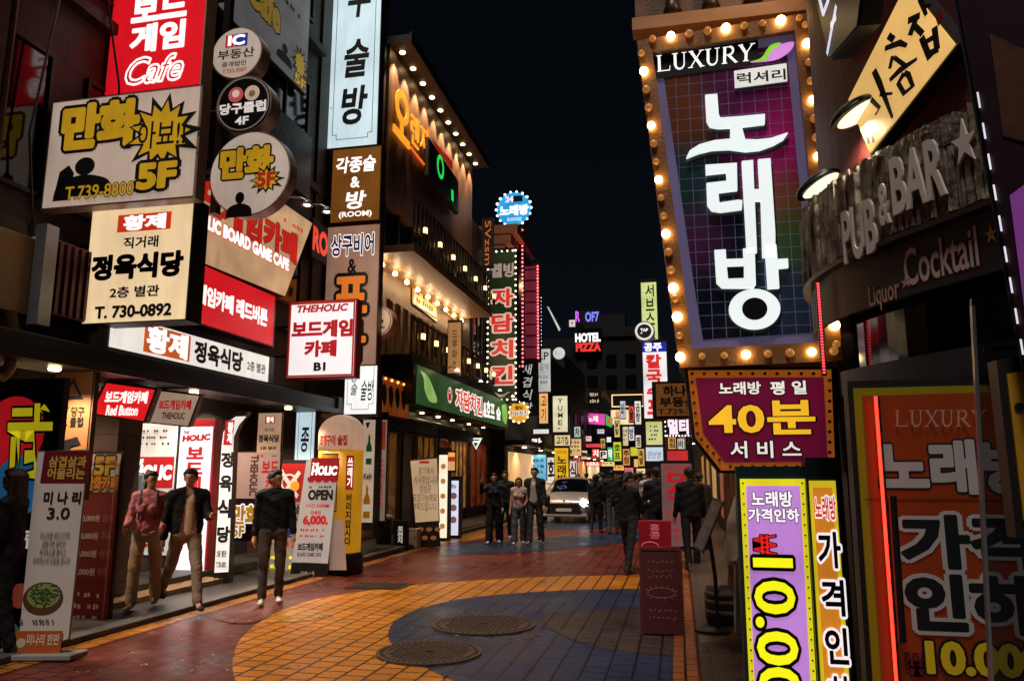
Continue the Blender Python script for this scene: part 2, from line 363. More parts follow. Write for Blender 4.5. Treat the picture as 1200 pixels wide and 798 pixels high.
def star(cx, cz, r, n=5, k=.42, ph=math.pi / 2): return [(cx + (r if i % 2 == 0 else r * k) * math.cos(ph + math.pi * i / n), cz + (r if i % 2 == 0 else r * k) * math.sin(ph + math.pi * i / n)) for i in range(2 * n)]
def burst(cx, cy, rx, ry, n=13, seed=2):
    rg = random.Random(seed); o = []
    for i in range(2 * n):
        a = math.pi * i / n; q = (1 + rg.uniform(-.05, .2)) if i % 2 == 0 else .68
        o.append((cx + rx * q * math.cos(a), cy + ry * q * math.sin(a)))
    return o
def lamp_light(parent, kind, loc, energy, color, size=.1, rot=(0, 0, 0), spot=None, blend=.6):
    l = bpy.data.lights.new('lamp_light', kind); l.energy = energy; l.color = color
    if kind == 'AREA': l.size = size
    else: l.shadow_soft_size = size
    if spot: l.spot_size = R(spot); l.spot_blend = blend
    o = bpy.data.objects.new('lamp_light', l); C.objects.link(o); o.location = loc; o.rotation_euler = rot
    if parent is not None: o.parent = parent
    return o
WARM = (1, .68, .4)
# ================================================================ ground
def gsheet(name, pts, z, mat, raw=False):
    bm = bmesh.new(); vs = []
    for p in pts:
        q = Vector((p[0], p[1], 0)) if raw else ground(*p)
        vs.append(bm.verts.new((q.x, q.y, z)))
    f = bm.faces.new(vs); bmesh.ops.triangulate(bm, faces=[f])
    o = struct(name, bm, mat)
    return o
def smooth_pts(pts, closed=False, n=6):
    out = []
    for i in range(len(pts) - 1):
        p0 = pts[max(i - 1, 0)]; p1 = pts[i]; p2 = pts[i + 1]; p3 = pts[min(i + 2, len(pts) - 1)]
        for k in range(n):
            t = k / n
            out.append(tuple(.5 * (2 * b + (c - a) * t + (2 * a - 5 * b + 4 * c - d) * t * t + (3 * b - a - 3 * c + d) * t ** 3) for a, b, c, d in zip(p0, p1, p2, p3)))
    out.append(pts[-1]); return out
gsheet('ground', [(-900, -300), (900, -300), (900, 1500), (-900, 1500)], -.06, paint('151517', .8, 0, .3, .5), True)
gsheet('road', [(-5.75, -6), (.12, -6), (.12, 120), (-5.75, 120)], 0, paving('7e3424', '6a291b'), True)
ORG = paving('e08c1f', 'cc7a18'); BLU = paving('2a3a5a', '24314c'); RED = paving('7c3328', '6a2b22')
zz = lambda pts: [(200 + x / 2, 600 + y / 2) for x, y in pts]
top_e = smooth_pts(zz([(190, 470), (152, 396), (146, 345), (166, 295), (230, 245), (330, 207), (450, 186), (560, 172), (700, 161), (850, 153), (1000, 149), (1195, 146)]))
low_e = smooth_pts(zz([(1195, 181), (1050, 181), (900, 185), (720, 199), (600, 222), (535, 250), (511, 280), (520, 312), (572, 350), (660, 394), (800, 440)]))
gsheet('road_orange_band', top_e + low_e, .004, ORG)
gsheet('road_blue_field', low_e + zz([(1195, 450)]), .008, BLU)
gsheet('road_blue_band', smooth_pts([(508, 652), (530, 641), (560, 634), (600, 633), (680, 628), (760, 622), (780, 628), (740, 634), (700, 640), (640, 645), (570, 649), (508, 652)], n=4)[:-1], .004, BLU)
gsheet('road_orange_patch', smooth_pts([(470, 640), (500, 629), (530, 622), (565, 620), (580, 626), (560, 632), (520, 637), (470, 640)], n=4)[:-1], .008, ORG)
gsheet('road_blue_far_band', smooth_pts([(560, 618), (640, 612), (770, 600), (775, 612), (690, 620), (560, 618)], n=4)[:-1], .004, BLU)
gsheet('road_pale_patch', smooth_pts(zz([(228, 258), (240, 240), (300, 228), (358, 236), (350, 248), (300, 258), (228, 258)]), n=4)[:-1], .008, paving('e8a23c', 'd8942f'))
gsheet('road_pink_patch', smooth_pts(zz([(100, 252), (110, 238), (170, 230), (215, 238), (210, 255), (160, 262), (100, 252)]), n=4)[:-1], .008, paving('8d3c34', '7d342c'))
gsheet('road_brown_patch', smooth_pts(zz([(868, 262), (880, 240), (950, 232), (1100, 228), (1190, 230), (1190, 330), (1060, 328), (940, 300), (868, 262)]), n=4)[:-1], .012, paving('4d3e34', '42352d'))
gsheet('road_edge_line', [(-5.72, 3), (-5.5, 3), (-5.5, 60), (-5.72, 60)], .004, paving('c07a2a', 'a8671f'), True)
gsheet('road_side_line', [(-.1, 3), (.1, 3), (.1, 60), (-.1, 60)], .016, paving('b0652a', '9a5522'), True)
# pavements with kerbs
PAV = bricks('3a3634', '302d2b', '141312', .4, .2, .5, .4, 'XY')
bm = bmesh.new(); box(bm, -9.5, -6, -.05, -5.95, 13.2, .05); box(bm, -9.5, 13.2, -.05, -5.95, 70, .12); box(bm, -9.5, 4, .05, -6.9, 13.2, .2); struct('pavement', bev(bm, .01), PAV)
bm = bmesh.new(); box(bm, -5.95, -6, -.05, -5.75, 13.2, .062); box(bm, -5.95, 13.2, -.05, -5.75, 70, .1); struct('kerb', bev(bm, .012), paint('4a4744', .6, 0, .3, 8, .4))
bm = bmesh.new(); box(bm, .12, -6, -.05, 6, 70, .1); struct('right_pavement', bev(bm, .012), bricks('5a4436', '4d3a2e', '1a1512', .4, .2, .5, .4, 'XY'))
# manhole covers and a drain
def manhole(px, py, rpx, label):
    c = ground(px, py); e = ground(px + rpx, py); r = abs(e.x - c.x) * 1.0
    t = thing('manhole_cover', label, 'manhole cover', (c.x, c.y, .013), group='manhole covers in the road')
    IR = paint('6d5a4c', .42, .5, .35, 9, .3, .6, 120)
    obj('plate', lathe([(0, .004), (r * .8, .004), (r * .8, .0), (r, 0), (r, -.02), (0, -.02)], 56), IR, t)
    bm = bmesh.new()
    def arc(r0, r1, z=.012, n=56):
        for i in range(n):
            a0, a1 = 2 * math.pi * i / n, 2 * math.pi * (i + 1) / n
            v = [bm.verts.new((q * math.cos(a), q * math.sin(a), h)) for h in (.003, z) for q, a in ((r0, a0), (r1, a0), (r1, a1), (r0, a1))]
            bm.faces.new(v[4:]); bm.faces.new((v[1], v[2], v[6], v[5])); bm.faces.new((v[0], v[4], v[7], v[3]))
    arc(r * .8, r * .86); arc(r * .94, r)
    obj('rim', bm, IR, t); bm = bmesh.new()
    for i in range(44):
        a = 2 * math.pi * i / 44; box(bm, r * .87, -.014 * r * 2, .003, r * .93, .014 * r * 2, .011, Matrix.Rotation(a, 4, 'Z'))
    g = r * .095; k = int(r / g) + 1
    for i in range(-k, k + 1):
        for j in range(-k, k + 1):
            x, y = i * g, j * g
            if x * x + y * y < (r * .76) ** 2 and x * x + y * y > (r * .17) ** 2:
                M = Matrix.Translation((x, y, 0)) @ Matrix.Rotation(R(45) + (R(90) if (i + j) % 2 else 0), 4, 'Z')
                box(bm, -g * .42, -g * .16, .003, g * .42, g * .16, .011, M)
    obj('tread', bm, IR, t)
    bm = bmesh.new()
    for q in (.05, .09, .13): 
        for i in range(24):
            a = 2 * math.pi * i / 24; box(bm, r * q, -.008, .003, r * (q + .02), .008, .011, Matrix.Rotation(a, 4, 'Z'))
    obj('boss', bm, IR, t)
manhole(567, 733, 62, 'round cast iron manhole cover lying just beyond the other one')
manhole(503, 766, 63, 'round cast iron manhole cover nearest the camera, cutting the orange and blue paint')
c = ground(444, 687); t = thing('drain_grate', 'dark rectangular drain plate set in the red paving', 'drain grate', (c.x, c.y, .01))
obj('frame', B(-.42, -.3, -.01, .42, .3, .004), paint('2a201c', .5), t)
bm = bmesh.new()
for i in range(9): box(bm, -.38 + i * .085, -.26, .003, -.34 + i * .085, .26, .012)
obj('slats', bm, paint('3a2d26', .45, .4), t)
# ================================================================ buildings on the left
def part(name, parent, mat, *a, b=0): return obj(name, B(*a, b=b), mat, parent)
def window(parent, x, y0, y1, z0, z1, side=1, gl=None, fr=None, mull=1):
    f = bmesh.new(); t = .05
    box(f, x, y0, z0, x + side * .06, y1, z0 + t); box(f, x, y0, z1 - t, x + side * .06, y1, z1)
    for i in range(mull + 2):
        yy = y0 + (y1 - y0 - t) * i / (mull + 1); box(f, x, yy, z0 + t, x + side * .057, yy + t, z1 - t)
    w_ = obj('window', f, fr or paint('2a2522', .5), parent)
    obj('pane', B(x + side * .01, y0 + .01, z0 + .01, x + side * .022, y1 - .01, z1 - .01), gl or glass(), w_)
X0 = -6.8
b1 = thing('corner_building', 'dark brown corner building covered with stacked signboards at the left', 'building', (X0, 8.8, 0))
def bp(name, mat, *a, b=0, P=None):          # part in world measures
    o = (P or b1); l = o.location; return part(name, o, mat, a[0] - l.x, a[1] - l.y, a[2] - l.z, a[3] - l.x, a[4] - l.y, a[5] - l.z, b=b)
BR1 = bricks('4a2d1c', '3a2316', '1a120d', .6, .3, .6, .5)
bp('wall', BR1, -12, 3.5, 3.0, X0, 13.2, 14)
bp('shop_wall', paint('241d1a', .6), -12, 3.5, .2, -7.75, 13.6, 3.0)
bp('ceiling', paint('2b2623', .6), -7.75, 3.5, 2.93, -6.78, 13.6, 2.997)
for y in (6.1, 8.6, 13.35): bp('pillar', BR1, -7.75, y - .22, .2, X0, y + .22, 2.95)
CN = paint('15161a', .45, .3)
bp('canopy', CN, X0, 5.2, 2.72, -6.05, 13.0, 2.96, b=.01)
bp('canopy_trim', paint('3a3230', .4, .5), -6.05, 5.2, 2.70, -6.0, 13.0, 2.78)
for z in (4.1, 7.0, 9.9): bp('ledge', paint('2a1d16', .6), X0, 3.5, z, X0 + .16, 13.2, z + .14)
for y in (4.9, 5.95): bp('pilaster', paint('3d2618', .6, 0, .3, 3, .5), X0, y - .14, 3.0, X0 + .12, y + .14, 13.9)
for z in (4.6, 7.4, 10.4):
    for y0, y1 in ((5.2, 6.8), (7.3, 8.6), (9.0, 10.6), (11, 12.8)):
        l = b1.location; window(b1, 0.0, y0 - l.y, y1 - l.y, z, z + 1.7)
bp('cladding', paint('5d1418', .5, .2, .25, 3), X0 + .0, 6.6, 3.25, X0 + .5, 7.1, 4.05, b=.01)
bm = bmesh.new(); l = b1.location
for i in range(5): box(bm, 0.5, 6.63 + i * .1 - l.y, 3.27, .53, 6.67 + i * .1 - l.y, 4.03)
obj('cladding_ribs', bm, paint('4a1014', .5, .2), b1)
bp('vent_box', paint('a3875e', .6), X0, 6.0, 3.2, X0 + .42, 6.45, 4.0, b=.01); bp('pillar_trim', paint('8f8f98', .4, .6), X0 + .43, 6.4, 3.1, X0 + .56, 6.56, 4.15)
obj('pipe', T([(X0 + .08 - l.x, 6.15 - l.y, 3), (X0 + .08 - l.x, 6.15 - l.y, 13)], .05), paint('4a3020', .5), b1)
obj('cable', T([(X0 + .2 - l.x, 6.5 - l.y, 9), (X0 + .22 - l.x, 6.6 - l.y, 7), (X0 + .16 - l.x, 6.45 - l.y, 5.2), (X0 + .2 - l.x, 6.7 - l.y, 3.5)], .015, 5), BLACK, b1)
obj('cable', T([(X0 + .1 - l.x, 7.2 - l.y, 8), (X0 + .3 - l.x, 7.5 - l.y, 6.3), (X0 + .1 - l.x, 7.9 - l.y, 5.2)], .014, 5), BLACK, b1)
# lit shop entrance
bp('door', lit('ffe6c4', .9), -7.74, 9.05, .25, -7.7, 9.9, 2.45); bp('door_frame', DARK, -7.75, 8.95, .2, -7.68, 9.03, 2.6); bp('door_frame', DARK, -7.75, 9.92, .2, -7.68, 10.0, 2.6)
bp('shop_window', lit('f2d2a4', .22), -7.74, 6.5, .5, -7.7, 8.3, 2.5)
bp('step', paint('8d6a44', .6, 0, .3, 5, .4), -6.9, 8.2, .05, -6.55, 10.6, .12)
def dl(parent, x, y, z, e=12, col=(1, .72, .45), spot=130, r=.05):
    p = parent.location
    o = obj('downlight', lathe([(0, 0), (r, 0), (r * 1.2, .012), (r * 1.2, .03), (0, .03)], 16), lit('ffdca0', 14, .02), parent); o.location = (x - p.x, y - p.y, z - p.z)
    lamp_light(parent, 'SPOT', (x - p.x, y - p.y, z - p.z - .02), e, col, .04, (0, 0, 0), spot, .5)
for y in (7.3, 8.4, 9.5, 10.6, 11.7): dl(b1, -7.3, y, 2.89, 160, (1, .78, .58))
for y in (6.8, 9.2, 11.8): dl(b1, -6.35, y, 2.68, 230, (1, .78, .58))
# flexible duct
pts = [(44, 283), (30, 292), (20, 308), (13, 335), (12, 362), (16, 390), (15, 415), (10, 432), (0, 442)]
hp = [hit(px, py, Vector((X0 + .35, 0, 0)), Vector((1, 0, 0))) for px, py in smooth_pts(pts, n=14)]
hr = [.062 if i % 2 else .05 for i in range(len(hp))]
bm = bmesh.new(); o0 = hp[-1]; tube(bm, [p - o0 for p in hp], hr, 10)
o = obj('flexible_duct', bm, paint('b3936a', .6), None, True); o.location = o0; tag(o, 'tan ribbed flexible duct hanging down the dark wall at far left', 'duct')
# lower concealed wall between: narrow building
b2 = thing('narrow_building', 'narrow dark brown building between the corner building and the timber clad one', 'building', (X0, 15.1, 0))
bp('wall', boards('3d2a22', .5), -12, 13.22, 3.0, X0 + .05, 16.7, 15, P=b2)
bp('shop_wall', paint('2a201b', .6), -12, 13.62, .12, -7.1, 16.7, 3.0, P=b2)
bp('shop_window', lit('d89a5a', .35), -7.09, 13.9, .5, -7.05, 14.9, 2.4, P=b2)
bp('door', paint('5c2a18', .5), -7.09, 15.2, .15, -7.03, 16.1, 2.4, P=b2)
bp('door_frame', paint('c07a35', .5), -7.1, 15.08, .12, -7.0, 15.2, 2.52, P=b2); bp('door_frame', paint('c07a35', .5), -7.1, 16.1, .12, -7.0, 16.22, 2.52, P=b2)
bp('canopy', CN, X0 + .05, 13.0, 2.7, -6.0, 14.6, 3.0, P=b2, b=.01)
for z in (5, 8, 11): window(b2, .05, -1.2, .9, z, z + 1.6)
for y in (14.0, 15.3, 16.3): dl(b2, -6.9, y, 2.95, 50, (1, .75, .5))
# timber clad building with balconies
b3 = thing('timber_building', 'three storey timber clad beer hall with two lamp lit balconies', 'building', (X0 + .1, 20.7, 0))
XF = X0 + .1; Y0, Y1 = 16.72, 24.7
WB = boards('7d5c46', .3, .5)
bp('wall', WB, -12, Y0, 8.1, XF, Y1, 12.2, P=b3)
bp('window_band', glass('07090d'), -12, Y0, 7.0, XF - .1, Y1, 8.1, P=b3)
bm = bmesh.new()
for i in range(9): box(bm, -.1, Y0 - 20.7 + i * .98, 7.0, -.02, Y0 - 20.7 + i * .98 + .1, 8.1)
obj('window_mullions', bm, BLACK, b3)
bp('eave', paint('2c2019', .6), -12, Y0 - .1, 12.2, XF + .55, Y1 + .1, 12.4, P=b3)
bp('fascia', paint('1c1512', .6), XF + .55, Y0 - .1, 12.16, XF + .6, Y1 + .1, 12.46, P=b3)
for i in range(10):
    dl(b3, XF + .2, Y0 + .35 + i * .81, 12.17, 340, WARM, 75, .06)
bp('balcony_floor', boards('a57a52', .14, .5, 'X', .7), XF - .6, Y0, 6.82, XF + .75, Y1, 7.0, P=b3)
bp('lower_wall', paint('84705a', .6, 0, .3, 2), -12, Y0, 4.3, XF - .55, Y1, 6.82, P=b3)
RAIL = paint('17130f', .5)
def railing(z, h, n, lamps):
    bm = bmesh.new(); L_ = Y1 - Y0
    box(bm, XF + .7 - b3.location.x, Y0 - 20.7, z + h - .05, XF + .76 - b3.location.x, Y1 - 20.7, z + h)
    box(bm, XF + .7 - b3.location.x, Y0 - 20.7, z, XF + .76 - b3.location.x, Y1 - 20.7, z + .06)
    for i in range(n): 
        yy = Y0 - 20.7 + L_ * i / n; box(bm, XF + .71 - b3.location.x, yy, z + .06, XF + .75 - b3.location.x, yy + .05, z + h - .05)
    obj('railing', bm, RAIL, b3)
    for i in range(lamps):
        yy = Y0 + .55 + (L_ - .7) * i / (lamps - 1) - 20.7; xx = XF + .8 - b3.location.x
        bm = bmesh.new(); box(bm, xx, yy - .05, z + .15, xx + .07, yy + .05, z + .42); p_ = obj('lamp_post', bm, BLACK, b3)
        obj('candle_lamp', B(xx, yy - .05, z + .425, xx + .08, yy + .05, z + .56, .008), lit('ffd070', 5, .05), p_)
railing(7.0, 1.15, 26, 7)
bp('lower_balcony', paint('241a14', .6), XF - .6, Y0, 4.2, XF + .75, Y1, 4.36, P=b3)
railing(4.36, .9, 20, 8)
bm = bmesh.new()
for i in range(14):
    yy = Y0 - 20.7 + .25 + i * .56; box(bm, .0, yy, 4.4, .05, yy + .3, 5.75)
obj('slat_boards', bm, boards('a97a58', .3), b3)
for i in range(9):
    yy = Y0 + .6 + i * .9; lo = b3.location
    o = obj('soffit_lamp', lathe([(0, 0), (.05, .0), (.07, .05), (.03, .12), (0, .12)], 14), lit('ffd890', 12, .02), b3); o.location = (XF - .28 - lo.x, yy - lo.y, 6.66)
    lamp_light(b3, 'POINT', (XF - .22 - lo.x, yy - lo.y, 6.6), 8, WARM, .05)
bp('shop_wall', paint('2b1c15', .6, 0, .3, 2), -12, Y0, .12, XF - .5, Y1 + 5.3, 4.2, P=b3)
bp('lower_soffit', paint('30221a', .6), XF - .6, Y0, 3.3, XF, Y1 + 5, 3.36, P=b3)
l3 = b3.location
for y0, y1, c_, s_, mu in ((16.9, 17.7, '8a3a18', .12, 0), (17.95, 19.2, 'b0702c', .16, 1), (19.6, 20.5, '3a2416', .1, 0), (20.75, 22.4, 'c07830', .2, 2), (22.8, 23.6, '7a2a1a', .14, 0), (24.1, 26, 'd89a50', .28, 3), (26.5, 28.8, '9a4024', .2, 2)):
    window(b3, -.5, y0 - l3.y, y1 - l3.y, .45 if mu else .14, 2.7, 1, lit(c_, s_, .8, 3.5), paint('6a3a1c', .5), mu)
    bp('wall_panel', boards('3a2418', .12), XF - .5, y1 + .06, .12, XF - .44, y1 + .2, 2.9, P=b3)
bp('sign_band', boards('2c1c14', .2), XF - .5, Y0, 2.75, XF - .42, Y1 + 5, 3.28, P=b3)
for y in (17.5, 19, 20.5, 22, 23.5, 25.5, 27.5): dl(b3, XF - .25, y, 3.27, 50, (1, .7, .42))
# awning below the green sign
t = thing('shop_awning', 'black fabric awning under the long green sign', 'awning', (XF, 20.2, 2.6))
bm = bmesh.new(); vs = [(-.4, -2.1, .55), (-.4, 2.3, .55), (.95, 2.3, .15), (.95, -2.1, .15)]
poly_ = [bm.verts.new(v) for v in vs] + [bm.verts.new((v[0], v[1], v[2] - .03)) for v in vs]
for f in ((0, 1, 2, 3), (7, 6, 5, 4), (0, 3, 7, 4), (1, 0, 4, 5), (2, 1, 5, 6), (3, 2, 6, 7)): bm.faces.new([poly_[i] for i in f])
obj('canopy_cloth', bm, paint('101216', .7), t); obj('valance', B(.95, -2.1, -.1, .97, 2.3, .16), paint('15181d', .7), t)
# dark ornate building
b4 = thing('ornate_building', 'dark building with a wide wooden cornice behind the tall chicken sign', 'building', (X0 + .1, 27.5, 0))
bp('wall', paint('2a1512', .6, 0, .3, 1.5), -12, 24.72, 4.2, XF - .05, 30, 10.4, P=b4)
bm = bmesh.new(); l4 = b4.location
for i, (dx, z0, z1) in enumerate(((.35, 9.4, 9.7), (.6, 9.75, 10.1), (.85, 10.15, 10.5), (1.1, 10.55, 10.9))): box(bm, -5, 27.2 - l4.y, z0, dx, 31 - l4.y, z1)
obj('cornice', bm, paint('a5623a', .5), b4); lamp_light(b4, 'POINT', (.9, 1.0, 8.9), 45, (1, .5, .25), .1)
for y in (25, 26.6, 28.2): window(b4, -.05, y - l4.y, y + 1.2 - l4.y, 5.4, 7.2)
for i, (y0, y1, h, c_) in enumerate(((30.02, 38, 9.5, '1c1a1f'), (38.02, 47, 8, '25201f'), (47.02, 58, 9, '15151b'), (58.02, 68, 8, '1e1b1e'))):
    b = thing('row_building', ['dark shop building just past the cornice', 'low dark shop building halfway down the left side', 'plain dark block on the left near the far end', 'dark block closing the left row at the far end'][i], 'building', (X0 + .1, (y0 + y1) / 2, 0), group='buildings down the left side')
    bp('wall', paint(c_, .6, 0, .3, 1), -14, y0, 0, XF, y1, h, P=b)
    for z in [3.6 + 3 * k for k in range(int((h - 3.5) / 3))]:
        for k in range(3):
            yy = y0 + .7 + k * (y1 - y0) / 3 - b.location.y; window(b, .0, yy, yy + 1.5, z + .8, z + 2.2)
    bp('shop_window', lit(['e8b070', 'f0c890', 'd89860', 'ffd9a0'][i], .8), XF, y0 + .6, .4, XF + .03, y1 - .6, 2.5, P=b)
    bp('canopy', CN, XF + .04, y0 + .2, 2.75, XF + .8, y1 - .2, 2.95, P=b)
    for yy in (y0 + 2, y1 - 2): dl(b, XF + .4, yy, 2.68, 160, (1, .8, .58), 140, .08)
# far end of the street
be = thing('hotel_block', 'dark tall block closing the street, lit letters near its roof', 'building', (-3, 84, 0))
bp('wall', paint('040509', .6, 0, .3, .3), -14, 80, 0, -1.2, 90, 15.8, P=be); bp('parapet', paint('06070b', .6), -10.2, 79.8, 15.8, -3.2, 90, 16.8, P=be); bp('roof_house', paint('06070b', .6), -9.4, 81, 16.8, -5, 86, 18.4, P=be)
WL = lit('ffd090', .5)
bm = bmesh.new()
for (x0, x1, z0, z1) in ((-6.5, -3.2, 8.4, 8.5), (-6.5, -3.2, 9.6, 9.7), (-6.5, -6.4, 8.5, 9.6), (-3.3, -3.2, 8.5, 9.6)): box(bm, x0, 79.9 - 84, z0, x1, 79.98 - 84, z1)
for v in bm.verts: v.co.x += 3
obj('lit_trim', bm, lit('ffcf8a', 1.5), be)
bp('window', lit('ffe0b0', 1.0), -6.6, 79.9, 6.6, -4.3, 79.97, 8.1, P=be)
for z in (4.4, 10.4, 12.6):
    for x in (-9, -7, -5, -3): bp('window', glass('0a0c12'), x, 79.93, z, x + 1.1, 79.98, z + 1.3, P=be)
br_ = thing('far_tower', 'very dark distant tower right of the lit hotel letters', 'building', (0, 95, 0))
bp('wall', paint('05060a', .6), -1.1, 90, 0, 9, 100, 12, P=br_)
for x in (-.8, .2): bp('window', lit('ffb070', .5), x, 89.94, 3.2, x + .7, 89.99, 7.2, P=br_)
# ================================================================ right side
b6 = thing('right_row_building', 'dark buildings in a row down the right side behind the crowd', 'building', (1.15, 30, 0))
bp('wall', bricks('2a2422', '201b19', '0c0a0a', .5, .25), 1.15, 6.2, 0, 9, 60, 11, P=b6)
for y in (8, 12, 16, 20, 25, 30, 36): bp('shop_window', lit(['c88a4a', 'e0b070', 'a85a3a'][int(y) % 3], .5), 1.1, y, .5, 1.14, y + 2, 2.4, P=b6)
for y in (7.3, 9, 11, 15, 19, 24, 30, 37): dl(b6, .75, y, 2.98, 50, (1, .72, .48));  # the nearest ones are added to brighten the white coat
bp('canopy', CN, .5, 6.4, 3.03, 1.14, 40, 3.15, P=b6)  # near end lengthened to carry the added downlights
t = thing('stone_pillar', 'rough brown stone pillar behind the slanted menu board', 'pillar', (.72, 9.2, .1))
bm = bmesh.new(); box(bm, -.2, -.22, 0, .22, .22, 3.0); bmesh.ops.subdivide_edges(bm, edges=bm.edges[:], cuts=14, use_grid_fill=True)
for v in bm.verts: v.co += Vector((random.uniform(-.03, .03), random.uniform(-.03, .03), random.uniform(-.03, .03)))
obj('shaft', bm, paint('6d4a30', .7, 0, .5, 5, 1, .4, 18), t); obj('base', B(-.26, -.28, -.001, .28, .28, .12, .02), paint('4d3a2c', .7), t)
b5 = thing('karaoke_building', 'brown upper storey carrying the marquee sign at the right', 'building', (.5, 6, 0))
TAN = paint('6d4a30', .6, 0, .3, 2.5, .3)
bp('wall', paint('241811', .6, 0, .3, 2.5, .3), .06, 5.52, 2.35, 1.3, 6.19, 4.9, P=b5); bp('upper_wall', TAN, -.2, 5.5, 4.9, 1.3, 6.19, 9, P=b5)
bp('cornice', paint('b58250', .5), -.22, 5.36, 4.9, 1.34, 5.5, 5.0, P=b5)
for x in (.08, .36, .66, .9):
    o = obj('baluster', lathe([(.05, 0), (.075, .03), (.05, .1), (.035, .22), (.06, .42), (.03, .55), (.05, .6), (.05, .64)], 16), paint('35190f', .4), b5, True); o.location = (x - .5, 5.42 - 6, 5.0)
bp('rail', paint('7a5232', .5), -.22, 5.36, 5.64, 1.3, 5.5, 5.74, P=b5)
bp('post', paint('33302e', .5, .4), 1.02, 5.16, .1, 1.12, 5.3, 2.5, P=b5); bp('post', paint('33302e', .5, .4), -.2, 5.7, .1, -.1, 5.8, 2.4, P=b5) if False else None
lamp_light(b5, 'POINT', (.3, -1.1, 5.6), 14, WARM, .08)
# bar with a curved front
b7 = thing('bar_building', 'bar with a rounded stone front and a dark window at the right', 'building', (1.4, 4, 0))
FP = [(1.15, 5.15), (.98, 4.95), (.885, 4.65), (.88, 4.35), (.94, 4.05), (1.05, 3.78), (1.2, 3.5), (1.4, 3.15), (1.62, 2.8), (1.9, 2.4), (2.2, 2.0)]
FP = smooth_pts(FP, n=5)
cum = [0]
for a, b in zip(FP, FP[1:]): cum.append(cum[-1] + math.hypot(b[0] - a[0], b[1] - a[1]))
def along(s, out=0.0):
    s = min(max(s, 0), cum[-1] - 1e-4)
    i = max(k for k in range(len(cum) - 1) if cum[k] <= s); f = (s - cum[i]) / (cum[i + 1] - cum[i])
    a, b = FP[i], FP[i + 1]; d = Vector((b[0] - a[0], b[1] - a[1])).normalized(); nrm = Vector((-abs(d.y) if True else 0, 0)); nrm = Vector((d.y, -d.x))
    p = Vector((a[0] + (b[0] - a[0]) * f, a[1] + (b[1] - a[1]) * f)) + nrm * out
    return p
def band(s0, s1, z0, z1, out, thick, n=40):
    bm = bmesh.new(); rows = []
    for i in range(n + 1):
        s_ = s0 + (s1 - s0) * i / n; p = along(s_, out); q = along(s_, out - thick)
        rows.append([bm.verts.new((p.x - 1.4, p.y - 4, z0)), bm.verts.new((p.x - 1.4, p.y - 4, z1)), bm.verts.new((q.x - 1.4, q.y - 4, z1)), bm.verts.new((q.x - 1.4, q.y - 4, z0))])
    for a, b in zip(rows, rows[1:]):
        for k in range(4): bm.faces.new((a[k], b[k], b[(k + 1) % 4], a[(k + 1) % 4]))
    bm.faces.new(rows[0]); bm.faces.new(rows[-1][::-1]); return bm
E1 = cum[-1]
def s_at(px, py, out=0):
    best = None
    d = ray(px, py); az = math.atan2(d.x, d.y)
    for i in range(400):
        s_ = E1 * i / 399; p = along(s_, out); e = abs(math.atan2(p.x, p.y) - az)
        if s_ > .75 and (best is None or e < best[0]): best = (e, s_)
    s_ = best[1]; p = along(s_, out); t_ = p.length / math.hypot(d.x, d.y); return s_, 1.62 + d.z * t_
# ================================================================ bar front at the right
STONE = None
def stone_mat():
    m, t, b = newmat('split_stone'); N = t.nodes; L = t.links; b.inputs['Roughness'].default_value = .75
    tc = N.new('ShaderNodeTexCoord'); no = N.new('ShaderNodeTexNoise'); no.inputs['Scale'].default_value = 9; no.inputs['Detail'].default_value = 8; L.new(tc.outputs['Object'], no.inputs['Vector'])
    cr = N.new('ShaderNodeValToRGB'); cr.color_ramp.elements[0].color = (.06, .045, .03, 1); cr.color_ramp.elements[1].color = (.3, .25, .18, 1); cr.color_ramp.elements[0].position = .3; cr.color_ramp.elements[1].position = .75
    L.new(no.outputs['Fac'], cr.inputs[0]); L.new(cr.outputs[0], b.inputs['Base Color'])
    bp_ = N.new('ShaderNodeBump'); bp_.inputs['Distance'].default_value = .03; L.new(no.outputs['Fac'], bp_.inputs['Height']); L.new(bp_.outputs[0], b.inputs['Normal']); return m
STONE = stone_mat()
bm = band(.3, E1, 2.68, 3.12, .06, .4, 60)
obj('wall', band(.1, E1, 3.14, 9, .0, .4, 30), paint('5a2014', .6, 0, .4, 2), b7)
obj('fascia', bm, paint('1a1512', .8), b7)
rs = random.Random(5); bm = bmesh.new(); s_ = .3
while s_ < E1 - .05:
    wd = rs.uniform(.03, .055); z = 2.69
    while z < 3.1:
        h = min(rs.uniform(.16, .42), 3.11 - z); o_ = rs.uniform(.07, .10); p = along(s_ + wd / 2, o_); q = along(s_ + wd / 2 + .01, o_); d = (q - p).normalized(); M = Matrix.Translation((p.x - 1.4, p.y - 4, z)) @ Matrix.Rotation(math.atan2(d.y, d.x), 4, 'Z')
        box(bm, -wd / 2 + .006, -.03, 0, wd / 2 - .006, .03, h - .004, M); z += h
    s_ += wd
bmesh.ops.subdivide_edges(bm, edges=bm.edges[:], cuts=2, use_grid_fill=True)
for v in bm.verts: v.co += Vector((rs.uniform(-.003, .003), rs.uniform(-.004, .004), rs.uniform(-.004, .004)))
obj('stone_cladding', bm, STONE, b7)
obj('lip', band(.3, E1, 2.655, 2.68, .13, .3, 60), paint('241713', .5), b7)
obj('ledge', band(1.13, E1, 2.0, 2.12, .12, .3, 40), paint('3a3c42', .35, .5), b7)
obj('bar_window', band(1.1, E1, 2.12, 2.42, .0, .05, 40), glass('050508'), b7)
obj('lower_wall', band(1.13, E1, .1, 2.0, .0, .3, 40), paint('15100e', .6), b7)
obj('counter', B(-.06, -.55, 2.121, .02, .2, 2.2), paint('3a2416', .5), b7)
